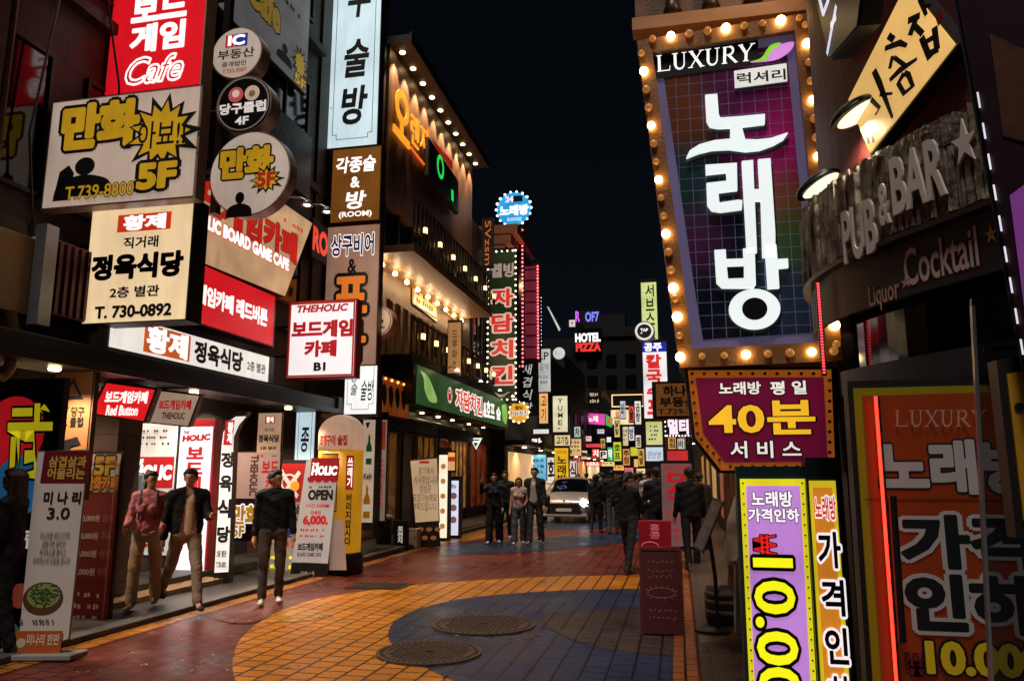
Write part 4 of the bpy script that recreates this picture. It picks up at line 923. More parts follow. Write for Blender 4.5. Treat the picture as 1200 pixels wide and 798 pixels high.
def bust(s, cx, cy, r, mat):                 # plain printed head and shoulders
    e = [(cx + r * .34 * math.cos(a), cy - r * .38 + r * .42 * math.sin(a)) for a in [2 * math.pi * i / 20 for i in range(20)]]
    s.shape(e, mat); s.shape(smooth_pts([(cx - r * 1.0, cy + r), (cx - r * .85, cy + r * .35), (cx - r * .25, cy + r * .05), (cx + r * .25, cy + r * .05), (cx + r * .85, cy + r * .35), (cx + r, cy + r)], n=4), mat)
s = Sign('comic_cafe_sign', 'wide pale box sign with yellow comic letters, a starburst and a phone number', 'box sign', BX(57, 125), rect=(57, 112, 229, 236), face=PINKY, house=paint('a89484', .4, .3), depth=.17)
bust(s, .27, .72, .2, TXK); s.shape([(.07, .95), (.1, .68), (.16, .62), (.2, .7), (.18, .95)], TXK)
s.text('만화', (.1, .07, .6, .46), YELS, .07, TXK, .14); s.shape(burst(.78, .4, .23, .34, 13), TXK); s.shape(burst(.775, .4, .185, .28, 13, 4), YELS)
s.text('아뵤!!', (.62, .29, .93, .54), TXK, .01); s.text('5F', (.65, .69, .88, .9), YELS, .06, TXK, .16); s.text('T.739-8800', (.16, .83, .62, .95), YELS, .015, TXK, .06); s.bracket(.5)
CREAM = lit('f3d3a4', .92, .12, 1.3)
s = Sign('restaurant_sign', 'warm cream box sign with black letters and a red badge, lowest of the corner stack', 'box sign', BX(103, 250, -6.4), rect=(103, 239, 221, 376), face=CREAM, house=paint('111013', .5), depth=.28, rim=.012)
s.rect((.27, .09, .8, .24), lit('d8381c', .8), 'badge'); s.text('황제', (.34, .105, .74, .225), TXW, .05); s.text('직거래', (.35, .29, .69, .385), TXK, .03); s.text('정육식당', (.06, .44, .94, .635), TXK, .06); s.text('2층 별관', (.26, .71, .74, .8), TXK, .03); s.text('T. 730-0892', (.13, .87, .87, .965), TXK, .045); s.bracket(.4)
pf = Lf(-6.15)
s = Sign('restaurant_fascia', 'long glowing white fascia box over the canopy with an orange badge and black letters', 'fascia sign', pf, rect=(128, 392, 316, 427), face=lit('f6efe4', .95, .1, .7), house=paint('3a352c', .4, .3), depth=.3)
s.pts
s.rect((.16, .05, .42, .92), lit('d8642c', .8), 'badge'); s.text('황제', (.18, .1, .4, .85), TXW, .05); s.text('정육식당', (.45, .16, .78, .84), TXK, .05); s.text('2층 별관', (.82, .36, .97, .72), TXK, .02)
s = Sign('red_fascia_sign', 'glowing red fascia box with white letters between the cream and white fascia signs', 'fascia sign', Lf(-6.25), rect=(196, 320, 322, 386), face=lit('d41820', .95, .2, .8), house=paint('701014', .4), depth=.25)
s.text('보드게임카페 레드버튼', (.06, .34, .92, .66), TXW, .05, space=.95)
s = Sign('slanted_fascia_sign', 'peach fascia with raised red letters and a slanted right end, lit from above', 'fascia sign', Lf(-6.3), outline=[(200, 200), (333, 239), (366, 262), (334, 347), (200, 292)], face=lit('e8b98a', .6, .3, 2), house=paint('8a1418', .4), depth=.16, rim=.015)  # face glow stands in for the lamps shining on it
RL = lit('d82018', .65, .08, 2, False)
s.text('보드게임카페', (.02, .26, .86, .56), RL, .05, paint('6a2018', .5), .07); s.text('THE HOLIC BOARD GAME CAFE', (.02, .57, .8, .68), TXW, .07, RL, .13); s.lines((.74, .14, .93, .24), 1, RL, .6, 5)
lo = s.root
for i in range(5):
    q = s.n(.12 + i * .2, .2)
# round signs on a pole
t = thing('sign_pole', 'dark upright pole carrying the round signs beside the red lightbox', 'pole', (-6.05, 8.95, 5.1))
obj('shaft', B(-.05, -.05, 0, .05, .05, 4.1), paint('2a2320', .4, .5), t); obj('arm', B(-.8, -.03, .6, -.05, .03, .66), DARK, t); obj('arm', B(-.8, -.03, 3.2, -.05, .03, 3.26), DARK, t)
DISCW = lit('cbb6a6', .62, .15)
def rbr(s, L_=.5): obj('arm', T([(-s.w / 2 - L_, s.depth * .5, s.h / 2), (-s.w / 2 + .03, s.depth * .5, s.h / 2)], .02), DARK, s.root)
s = Sign('round_sign', 'pale round sign with a red and blue badge over black letters, upper of three', 'round sign', Bl(8.8), round_=(277, 62, 28), face=DISCW, house=paint('b8a8a0', .35, .4), depth=.24, group='round signs on the pole'); rbr(s)
s.rect((.26, .12, .44, .38), lit('c82a2a', .6)); s.rect((.46, .12, .72, .38), lit('2a3a9a', .6)); s.text('IC', (.33, .15, .65, .34), TXW, .05); s.text('부동산', (.12, .43, .88, .62), TXK, .02); s.text('중개법인', (.22, .68, .72, .78), TXK, .02); s.text('T.733-9007', (.24, .83, .74, .91), lit('a83a2a', .5, .05, 2, False), .02)
s = Sign('round_sign', 'black round billiard sign with two pictured balls and white letters, middle of three', 'round sign', Bl(8.8), round_=(285, 122, 31), face=paint('0d0c10', .3), house=paint('b8a8a0', .35, .4), depth=.26, group='round signs on the pole'); rbr(s)
s.ring(.5, .5, .49, .025, paint('cfc4b8', .4)); s.disc(.35, .32, .14, lit('c8545c', .6)); s.disc(.66, .32, .14, lit('cdb49a', .6)); s.disc(.35, .3, .07, lit('e8d0c0', .6)); s.disc(.66, .33, .06, lit('8a6a4a', .5)); GW = lit('e6dcd2', .7, .08, 2, False); s.text('당구클럽', (.07, .48, .93, .67), GW, .04); s.text('4F', (.38, .74, .62, .88), GW, .03)
s = Sign('round_sign', 'big round pale sign with yellow comic letters and a starburst, lowest of three', 'round sign', Bl(8.8), round_=(292, 203, 46), face=DISCW, house=paint('b8a8a0', .35, .4), depth=.2, group='round signs on the pole'); rbr(s, .4)
bust(s, .4, .86, .17, TXK); s.text('만화', (.14, .2, .78, .54), YELS, .07, TXK, .13); s.shape(burst(.73, .6, .2, .17, 12), TXK); s.shape(burst(.725, .6, .16, .13, 12, 4), YELS); s.text('5F', (.62, .52, .83, .68), lit('a8281c', .6, .1, 2, False), .05)
# dark facade boards behind
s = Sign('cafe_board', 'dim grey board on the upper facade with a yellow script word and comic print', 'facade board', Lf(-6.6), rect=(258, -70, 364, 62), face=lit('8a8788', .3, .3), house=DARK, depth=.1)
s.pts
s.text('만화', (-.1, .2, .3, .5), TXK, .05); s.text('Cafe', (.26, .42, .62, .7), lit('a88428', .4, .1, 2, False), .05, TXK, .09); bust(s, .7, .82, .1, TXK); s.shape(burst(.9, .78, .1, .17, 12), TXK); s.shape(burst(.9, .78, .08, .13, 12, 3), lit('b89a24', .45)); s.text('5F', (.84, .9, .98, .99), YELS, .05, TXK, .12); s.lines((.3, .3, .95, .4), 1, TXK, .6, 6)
s = Sign('black_fascia', 'black fascia board with faint white print under the grey facade board', 'facade board', Lf(-6.55), rect=(268, 118, 366, 200), face=paint('15171c', .4), house=DARK, depth=.12); s.lines((.15, .3, .8, .4), 1, paint('6a6a6a'), .6, 6)
s = Sign('billiard_board', 'black wall board with faded billiard lettering behind the red lightbox', 'wall board', Bl(8.9), rect=(72, 24, 140, 122), face=paint('0b0c10', .5), house=DARK, depth=.06)
G2 = paint('6b5a4a', .6); s.text('당구클', (.15, .1, 1.0, .36), G2, .03); s.text('4F', (.18, .64, .45, .8), G2, .03); s.text('BILLIARD', (.2, .4, .9, .47), paint('3a322c', .6), .01)
s = Sign('board_game_sign', 'white box sign with red letters and a red rim hanging over the canopy corner', 'box sign', Bl(11.6), rect=(338, 354, 415, 441), face=lit('f4efef', .95, .08), house=paint('b03028', .4), depth=.22, rim=.03)
s.frame(lit('b8281e', .6), .03); s.text('THEHOLIC', (.12, .04, .89, .13), TXR, .05, shear=.2); s.text('보드게임', (.06, .26, .96, .47), TXR, .055); s.text('카페', (.27, .53, .73, .73), TXR, .055); s.text('B1', (.42, .82, .58, .92), TXK, .05); s.frame; s.bracket(.9)
bx = s.n(.39, .8); bx2 = s.n(.61, .94)
# tall white and brown blade
s = Sign('brush_blade_sign', 'tall bluish white blade sign with black brush letters high on the narrow building', 'blade sign', BX(390, 60), rect=(390, -140, 446, 171), face=lit('cfe6ec', .95, .15, .8), house=paint('3a2a20', .4), depth=.25)
def inset_frame(s, m=.1, th=.012):
    pts = []; w2 = s.w / 2 - m; h = s.h
    bm = bmesh.new(); y = s._y(); c_ = .1
    for a in ((-w2, m * 1.6 + c_, -w2 + th, h), (w2 - th, m * 1.6 + c_, w2, h), (-w2 + c_, m * 1.6, w2 - c_, m * 1.6 + th), (-w2, m * 1.6 + c_, -w2 + c_, m * 1.6 + c_ + th), (w2 - c_, m * 1.6 + c_, w2, m * 1.6 + c_ + th), (-w2 + c_ - th, m * 1.6, -w2 + c_, m * 1.6 + c_), (w2 - c_, m * 1.6, w2 - c_ + th, m * 1.6 + c_)): box(bm, a[0], y, a[1], a[2], y + .002, a[3])
    obj('border', bm, TXK, s.root)
inset_frame(s); TI = paint('1a120e', .5)
s.text('무', (.33, .4, .78, .53), TI, .03, shear=.12); s.text('술', (.3, .62, .78, .75), TI, .03, shear=.12); s.text('방', (.28, .79, .78, .92), TI, .03, shear=.12); s.bracket(.2)
s = Sign('room_sign', 'brown lit box with white letters below the bluish white blade sign', 'blade sign', BX(390, 60), rect=(389, 174, 445, 259), face=lit('7a4a18', .75, .25, 1.5), house=paint('3a2a20', .4), depth=.25)
s.text('각종술', (.08, .12, .9, .33), TXW, .03, shear=.1); s.text('&', (.4, .4, .58, .54), TXW, .03); s.text('방', (.32, .6, .72, .83), TXW, .03, shear=.1); s.text('(ROOM)', (.18, .87, .85, .96), TXW, .03); s.bracket(.2)
s = Sign('beer_blade_sign', 'beige vertical sign with orange and black comic letters under the brown box', 'blade sign', BX(384, 220, -6.72), rect=(381, 265, 442, 440), face=lit('b48a72', .5, .2), house=paint('5a3a28', .4), depth=.22)
ORL = lit('e07a2a', .7, .1, 2, False); s.text('상구비어', (.08, .06, .9, .2), lit('3a3a6a', .3, .1, 2, False), .03, TXW, .07); s.text('&', (.42, .23, .58, .32), TXK, .03); s.text('포', (.2, .36, .78, .58), ORL, .05, TXK, .13); s.text('차', (.2, .66, .78, .9), ORL, .05, TXK, .13); s.bracket(.2)
s = Sign('small_round_sign', 'small cream round sign with a blue oval hanging at the balcony corner', 'round sign', Bl(13.9), round_=(442, 376, 17), face=lit('d8b090', .65), house=paint('c8987a', .4), depth=.3); s.ring(.5, .5, .48, .03, paint('5a3a34')); s.shape([(p[0], p[1]) for p in circ(.5, .52, .22, 24, .1)], paint('1c2a5a', .4)); s.lines((.3, .26, .7, .36), 1, TXK, .8, 3); s.lines((.2, .68, .8, .8), 1, TXK, .8, 4); rbr(s, .8)
s = Sign('red_neon_letters', 'red neon letters glowing on the dark wall behind the beige vertical sign', 'neon sign', Lf(-6.6), rect=(366, 262, 384, 305), face=paint('180d0b', .6), depth=.04); s.text('RO', (.05, .2, .98, .8), lit('f04020', .9, .1, 2, False), .05)
# timber building letters
pt = Lf(XF + .03)
s = Sign('orange_letters', 'large orange glowing letters mounted on the timber cladding', 'letters', pt, rect=(457, 138, 505, 148), face=None, house=paint('2a1810', .5), depth=.02, rim=0)
pb_ = [c for c in s.root.children][0]; bpy.data.objects.remove(pb_)
OL = lit('f29a2a', 1.05, .08, 2, False)
def wall_letters(s, body, b, mat, off, ext=.05):
    mx, my = (b[0] + b[2]) / 2, (b[1] + b[3]) / 2; u0 = s.pl.uv(b[0], my)[0] - s.ou; u1 = s.pl.uv(b[2], my)[0] - s.ou; v0 = s.pl.uv(mx, b[3])[1] - s.ov; v1 = s.pl.uv(mx, b[1])[1] - s.ov
    lettering(s.root, body, u0, v0, u1, v1, mat, off, -.02, ext)
wall_letters(s, '오', (460, 108, 478, 164), OL, .02); wall_letters(s, '렌', (480, 136, 489, 172), OL, -.005); wall_letters(s, '지', (491, 148, 499, 184), OL, -.005)
bm = bmesh.new()
for a, b in (((480, 173), (501, 200)), ((501, 150), (501, 200))): 
    qa, qb = pt.uv(*a), pt.uv(*b); tube(bm, [(qa[0] - s.ou, -.03, qa[1] - s.ov), (qb[0] - s.ou, -.03, qb[1] - s.ov)], .035, 6)
obj('underline', bm, lit('f06a20', 1, .05), s.root)
s = Sign('green_ring_sign', 'black panel with a green ring and slim green strokes beside the orange letters', 'sign', Lf(XF + .2), outline=[(503, 162), (537, 212), (537, 250), (503, 205)], face=paint('0a0e0c', .4), depth=.15)
GN = lit('28d050', 1.1, .05, 2, False); q = s.pl.uv(516, 196); bm = bmesh.new()
a1_ = [bm.verts.new((x, -.01, z)) for x, z in circ(q[0] - s.ou, q[1] - s.ov, .34, 28, .36)]; a2_ = [bm.verts.new((x, -.01, z)) for x, z in circ(q[0] - s.ou, q[1] - s.ov, .2, 28, .24)]
for i in range(28): bm.faces.new((a1_[i], a1_[(i + 1) % 28], a2_[(i + 1) % 28], a2_[i]))
obj('ring', bm, GN, s.root); px_prism(s, s.pl, [(529, 222), (531, 224), (531, 237), (529, 234)], GN, 'stroke', -.012, -.003); px_prism(s, s.pl, [(505, 162), (530, 190), (530, 200), (512, 176)], lit('b02418', .6), 'roof_motif', -.012, -.003)
s = Sign('beer_hall_board', 'warm lit board with dark columns of letters under the balcony soffit', 'sign', Lf(XF - .5), outline=[(484, 319), (512, 344), (512, 377), (484, 355)], face=lit('e8b870', .9), house=DARK, depth=.06)
s.frame(TXK, .05, .06); s.lines((.14, .2, .9, .86), 3, TXK, .7, 3, 3)
s = Sign('beer_hall_letters', 'dark small letters on the warm wall at the far end of the soffit', 'letters', Lf(XF - .5), outline=[(520, 353), (545, 376), (545, 386), (520, 364)], face=lit('e8b060', .7), house=DARK, depth=.03); s.lines((.05, .3, .95, .7), 1, TXK, .9, 8, 5)
s = Sign('come_in_board', 'narrow upright beige board with dark vertical letters on the lower balcony', 'board', Bl(19.2), rect=(525, 378, 540, 437), face=lit('c08a58', .55, .2), house=DARK, depth=.08); s.text('드\n루\n와\n!!', (.32, .16, .72, .9), TXK, .01)
# long green fascia
s = Sign('green_fascia', 'long green lit fascia with a pale leek motif and white and red letters', 'fascia sign', Lf(XF + .75), rect=(488, 449, 595, 487), face=lit('3a6434', .5, .6, .45), house=paint('1a2418', .4), depth=.35)
s.shape(smooth_pts([(.02, .12), (.05, .3), (.06, .6), (.1, .85), (.16, .8), (.13, .5), (.08, .2), (.02, .12)], n=4)[:-1], lit('9ac86a', .8)); s.shape([(.9, .2), (.97, .1), (.995, .5), (.97, .9), (.92, .8)], lit('8ad050', .9))
s.text('자담치킨', (.33, .24, .62, .82), lit('e8442a', .9, .05, 2, False), .04, TXW, .1); s.text('&호프', (.64, .26, .79, .82), TXW, .04); s.text('숲', (.82, .34, .88, .78), TXW, .04); s.disc(.27, .5, .022, lit('e8dcd0', .8)); s.text('닭', (.255, .35, .285, .65), RL, .05)
for q in (.2, .45, .7, .9):
    u = (q - .5) * s.w
    obj('lamp_arm', T([(u, .2, s.h), (u, -.25, s.h + .22), (u, -.4, s.h + .14)], .015, 6), BLACK, s.root); lamp_light(s.root, 'SPOT', (u, -.4, s.h + .1), 8, (1, .93, .8), .05, (R(-55), 0, 0), 110)
    o = obj('lamp_head', lathe([(.02, .05), (.06, 0), (.0, .002)], 12), lit('fff0d0', 8, .02), s.root); o.location = (u, -.4, s.h + .1)
# chicken blade
DG = lit('26301a', .6, .3)
s = Sign('chicken_blade_sign', 'tall dark green blade sign with red outlined letters and white bulbs down both edges', 'blade sign', Bl(26.7), rect=(571, 294, 605, 469), face=DG, house=paint('14180e', .4), depth=.4)
s.text('웰빙', (.12, .09, .9, .18), lit('b8a090', .6, .05, 2, False), .04)
for i, ch in enumerate('자담치킨'): s.text(ch, (.18, .265 + i * .172, .86, .375 + i * .172), lit('d8342a', .75, .05, 2, False), .04, lit('e4c8b8', .7, .05, 2, False), .12)
s.shape(smooth_pts([(.25, .945), (.5, .965), (.78, .945), (.5, .985), (.25, .945)], n=4)[:-1], lit('c8b090', .7)); WB_ = lit('fff2d8', 3.5, .05)
s.bulbs(0, 26, WB_, .036, .02); s.bulbs(5, 0, WB_, .036, .02); s.bracket(.3)
s = Sign('round_karaoke_sign', 'glowing blue round karaoke sign ringed with tiny bulbs above the tall blade', 'round sign', Bl(28.5), round_=(602, 245, 20), face=lit('2a9ad8', 1.05, .25), house=paint('14202c', .4), depth=.5)
s.bulb_at([(p[0], p[1]) for p in circ(0, s.h / 2, s.w / 2 + .02, 18)], WB_, .05, y=-.02); s.text('24', (.26, .12, .48, .28), glow('f0d0ff', 1.1), .05); s.rect((.49, .11, .76, .29), paint('14101c', .4)); s.text('노래방', (.1, .4, .92, .68), glow('ffffff', 1.2), .06); s.text('프리미엄', (.3, .76, .72, .87), glow('d8f0ff', 1), .02)
s = Sign('ribbon_sign', 'dark blade with a yellow curl and red bulb edges behind the chicken sign', 'blade sign', Bl(28.7), rect=(588, 270, 613, 430), face=paint('1a0d10', .5), depth=.3); RBU = lit('ff6a70', 3, .05)
s.bulbs(3, 34, RBU, .045, .02); px_prism(s, s.pl, smooth_pts([(591, 286), (593, 282), (598, 283), (599, 288), (604, 290), (605, 296), (602, 297), (601, 293), (596, 291), (595, 286), (592, 287), (591, 286)], n=3)[:-1], lit('d8c060', .9), 'curl', -.012, -.003)
s = Sign('pink_tower_sign', 'tall pink panelled sign column edged with pink bulbs, right of the green blade', 'blade sign', Bl(30), rect=(613, 312, 631, 420), face=lit('8a3040', .5, .3), house=paint('5a2430', .4), depth=.5)
for i in range(8): s.rect((.1, .03 + i * .12, .85, .045 + i * .12), paint('3a1018'))
s.bulbs(0, 30, RBU, .045, .02)
s = Sign('orange_neon', 'orange neon script running down the dark wall left of the round blue sign', 'neon sign', Bl(26), rect=(565, 258, 578, 312), face=paint('140c0a', .6), depth=.05); s.text('SVzsm', (.25, .02, .8, .98), glow('d8702a', .8), -.008, rot=-90)
BLN = lit('5a5aff', 1.3, .1, 2, False)
s = Sign('blue_neon_sign', 'column of blue neon karaoke letters with white bulbs on a dark blade', 'blade sign', Bl(33), rect=(616, 352, 631, 402), face=paint('0b0c18', .5), depth=.3)
for i, ch in enumerate('노래방'): s.text(ch, (.18, .06 + i * .33, .84, .28 + i * .33), BLN, .03)
s.bulbs(3, 14, lit('d8e0ff', 4, .05), .04, -.1)
s = Sign('black_blade_sign', 'black blade sign with pale brush letters between the chicken and music bar signs', 'blade sign', Bl(29.2), rect=(604, 424, 629, 486), face=paint('0c0c0e', .4), depth=.3)
for i, ch in enumerate('새겹식당'): s.text(ch, (.35, .05 + i * .24, .8, .24 + i * .24), glow('c8c4c0', .75), .01, shear=.2)
s = Sign('gold_round_sign', 'small gold round sign with bulbs at the end of the green fascia', 'round sign', Bl(29), round_=(608, 483, 12), face=lit('e8a830', 1, .2), house=paint('6a4a14'), depth=.3); s.text('웰빙', (.32, .2, .68, .38), TXK, .03); s.text('자담치킨', (.06, .44, .94, .66), TXK, .03, TXW, .1); s.bulb_at([(p[0], p[1]) for p in circ(0, s.h / 2, s.w / 2, 12)], WB_, .04)
s = Sign('music_bar_sign', 'grey white blade sign with thin black letters far down the left row', 'blade sign', Bl(34), rect=(630, 409, 645, 459), face=lit('d0d2d0', .75), depth=.3); s.text('LP', (.12, .08, .86, .25), TXK, .01); s.text('음악', (.14, .34, .88, .5), TXK, -.005); s.text('MUSIC', (.08, .62, .92, .7), TXK, 0); s.text('BAR', (.2, .74, .8, .82), TXK, 0)
s = Sign('white_round_sign', 'small white round sign just right of the music bar blade', 'round sign', Bl(36), round_=(655, 414, 7), face=lit('e0e0dc', .8), depth=.25); s.lines((.2, .35, .8, .65), 2, paint('8a8a88'), .5, 2)
s = Sign('white_vertical_sign', 'cream blade sign with spaced black capitals below the white round sign', 'blade sign', Bl(38), rect=(648, 464, 665, 506), face=lit('e8e0b8', .9), depth=.3)
for i, ch in enumerate('YUME'): s.text(ch, (.36, .07 + i * .2, .66, .21 + i * .2), TXK, .01)
s.lines((.3, .88, .7, .94), 1, TXK, .8, 1)
s = Sign('amber_blade_sign', 'small amber blade sign with red strokes under the music bar blade', 'blade sign', Bl(33), rect=(632, 461, 642, 496), face=lit('f0bc70', 1), depth=.3); s.text('고\n기', (.25, .1, .8, .9), RL, .03)
s = Sign('yellow_karaoke_sign', 'yellow upright karaoke sign with black letters rising above the car', 'blade sign', Bl(32), rect=(650, 525, 666, 566), face=lit('e0b020', .95), depth=.3); s.text('프리미엄', (.15, .06, .85, .16), RL, .02); s.text('노\n래\n방', (.2, .24, .86, 1.0), TXK, .03)
# hotel letters far off
s = Sign('hotel_letters', 'white and red roof letters on the far dark block', 'roof letters', Bl(79.6), rect=(674, 390, 704, 412), face=paint('0b0d12', .6), depth=.2); s.text('HOTEL', (.02, .04, .98, .46), glow('ffffff', 1.1), .06); s.text('PIZZA', (.04, .56, .98, .96), glow('f03a30', 1.1), .05)
s = Sign('roof_letters', 'violet and blue neon letters above the hotel letters', 'roof letters', Bl(79), rect=(674, 364, 703, 379), face=None, depth=.1, house=paint('0b0d12')); s.text('R', (.02, .05, .18, .8), glow('d060e8', 1.1), .04); s.text('OF7', (.42, .15, .95, .85), glow('7a80f0', 1.1), .04)
s = Sign('cup_sign', 'tiny white square sign with a red mark beside the violet neon letters', 'sign', Bl(78.5), rect=(667, 375, 674, 383), face=lit('e8e0e0', .8), depth=.2); s.shape([(.3, .3), (.7, .25), (.5, .8)], lit('d02a2a', .8))
s = Sign('light_rope', 'slanted white string of lights on a dark roof left of the hotel', 'light string', Bl(60), outline=[(641, 359), (643, 360), (657, 386), (655, 388)], face=lit('d8d8d0', .8), depth=.1)
s = Sign('pink_fascia', 'bright pink fascia band with white print at the far corner', 'fascia sign', Bl(60), outline=[(667, 483), (709, 485), (709, 498), (667, 495)], face=lit('e048a8', .95), depth=.3); s.text('코인노래', (.2, .3, .8, .75), TXW, .03)
s = Sign('pink_fascia_end', 'small green and pink sign turning the corner from the pink band', 'fascia sign', Bl(59.5), outline=[(710, 485), (717, 490), (717, 501), (710, 498)], face=lit('38c860', .9), depth=.3); s.rect((.2, .3, .8, .7), lit('e06a30', .8))
s = Sign('corner_trim_sign', 'dark panel outlined by a warm light line on the far corner', 'sign', Bl(61), outline=[(678, 455), (710, 458), (716, 470), (716, 474), (708, 466), (678, 463)], face=lit('4a3020', .4), depth=.2); s.text('호프 PLUS', (.1, .2, .55, .5), glow('f0a0a0', 1), .03)
for i, (x0, y0, x1, y1, Y, col, e, lab, tx) in enumerate([
    (625, 503, 643, 508, 33, 'f4f0e8', 1.0, 'slim white light box under the dark awning far left', None), (622, 512, 636, 527, 34, '3a1a18', .5, 'small red and yellow framed box sign beside the white strip', '락'),
    (622, 533, 640, 562, 36, '60b8e0', .9, 'pale blue lit poster board behind the walking group', None), (641, 536, 652, 566, 38, 'e8e4dc', .9, 'white poster board left of the yellow upright sign', '회'),
    (667, 540, 676, 562, 40, 'e8dcd8', .8, 'white and pink board right of the yellow upright sign', '식'), (650, 510, 668, 522, 42, 'f0d8a0', .9, 'cream fascia sign above the yellow upright sign', '고기집'),
    (668, 514, 681, 534, 44, 'e8c080', .8, 'amber box sign behind the cream fascia', None), (684, 511, 693, 517, 58, 'f8d0d0', .9, 'pink white neon words on the far dark front', None),
    (684, 520, 706, 524, 58, 'e84a5a', .9, 'thin red neon line on the far dark front', None), (686, 541, 704, 546, 55, 'f05a5a', 1.0, 'red and white far shop fascia above the crowd', 'HERA'),
    (705, 541, 720, 546, 55, 'f0d880', 1.0, 'yellow far shop fascia next to the red and white one', None), (711, 512, 716, 518, 62, 'f0f0f0', 1.0, 'tiny round white lamp sign on the far front', None),
    (719, 518, 728, 540, 48, 'c8d838', .9, 'lime outlined vertical sign in the distance', '호\n프'), (722, 482, 731, 488, 70, 'f0a860', .9, 'far orange light bar under the sky', None),
    (730, 500, 736, 522, 60, 'e8d0a0', .8, 'far cream vertical sign beneath the dark tower', None), (737, 500, 743, 516, 64, 'e8e8f0', .9, 'far white vertical sign beneath the dark tower', '방'),
    (730, 526, 738, 545, 52, 'e89a50', .8, 'far amber vertical sign near the crowd', '주\n점'), (739, 524, 748, 534, 50, 'd8d840', .8, 'far yellow square sign near the crowd', None), (743, 538, 752, 547, 46, 'f0c070', .9, 'far warm box sign just above the heads', None)]):
    s = Sign('small_sign', lab, 'sign', Bl(Y), rect=(x0, y0, x1, y1), face=lit(col, e, .3), depth=.2, group='small lit signs in the distance')
    if tx: s.text(tx, (.12, .12, .88, .88), TXK if i not in (1, 9) else TXW, .03)
    elif i in (2, 5, 6, 7, 10, 14): s.lines((.1, .15, .9, .85), 3 if y1 - y0 > 8 else 1, TXR if i % 2 else paint('2a3a5a'), .6, 3, i)
# right side distant blades
s = Sign('lime_blade_sign', 'pale lime blade sign with black letters behind the marquee edge', 'blade sign', Bl(17), rect=(752, 331, 770, 400), face=lit('d8e690', .85), depth=.25)
for i, ch in enumerate('서브스토'): s.text(ch, (.28, .04 + i * .24, .82, .24 + i * .24), TXK, .02)
s = Sign('round_bar_sign', 'small black and white round sign in front of the lime blade', 'round sign', Bl(16), round_=(755, 388, 11), face=lit('efe8e0', .9), depth=.25); s.disc(.5, .5, .38, paint('3a322e', .5)); s.text('TAP', (.3, .36, .7, .52), TXW, .03); s.lines((.28, .58, .72, .66), 1, TXW, .8, 2); rbr(s, -.9) if False else None
s = Sign('noodle_blade_sign', 'white blade sign with red letters and a blue top panel, right of the street', 'blade sign', Bl(16.5), rect=(754, 401, 782, 490), face=lit('f4eef0', 1.0), depth=.25)
s.rect((0, 0, 1, .13), lit('2430a8', .8)); s.text('공주', (.08, .015, .8, .115), TXW, .04)
for i, ch in enumerate('칼국수포차'[:4]): s.text(ch, (.16, .17 + i * .2, .74, .34 + i * .2), lit('e0302c', .85, .05, 2, False), .05)
s = Sign('menu_blade_sign', 'pale green lower blade with small dark print below the white noodle blade', 'blade sign', Bl(16.6), rect=(757, 491, 776, 521), face=lit('d8dc98', .85), depth=.25); s.rect((0, 0, 1, .14), lit('d0d020', .9)); s.lines((.15, .25, .85, .9), 4, TXK, .5, 2, 4)
s = Sign('brush_panel_sign', 'bluish white small sign with thin brush marks under the pale green blade', 'sign', Bl(18), rect=(757, 524, 777, 540), face=lit('cfe0f0', .9), depth=.2); s.text('전선생', (.1, .3, .9, .8), TXK, -.005, shear=.3)
s = Sign('agency_sign', 'dim brown box sign with black letters tucked behind the maroon sign', 'sign', Bl(6.4), rect=(769, 449, 832, 487), face=lit('8a5428', .45), depth=.15); s.text('하나', (.14, .08, .56, .38), TXK, .04); s.text('부동산', (.07, .43, .75, .72), TXK, .04); s.text('T.729-333', (.03, .79, .85, .95), TXK, .02)
s = Sign('bulb_letters_sign', 'black panel of pink white lit letters edged with dots behind the maroon sign', 'sign', Bl(12), rect=(780, 489, 815, 510), face=paint('100c10', .4), depth=.15); s.text('멀티', (.1, .12, .75, .9), glow('f4d8e8', 1.1), .06); s.bulbs(10, 5, lit('f0e8f0', 3, .05), .012, -.005)
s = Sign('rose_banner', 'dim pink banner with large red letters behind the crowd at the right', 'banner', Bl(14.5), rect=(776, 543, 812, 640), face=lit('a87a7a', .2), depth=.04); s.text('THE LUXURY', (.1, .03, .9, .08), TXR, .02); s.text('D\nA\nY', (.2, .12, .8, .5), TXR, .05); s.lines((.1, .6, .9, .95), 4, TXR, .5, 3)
s = Sign('red_box_sign', 'red lit box sign on the right row just above the crowd', 'sign', Bl(20), rect=(782, 528, 806, 541), face=lit('c83038', .7), depth=.2)
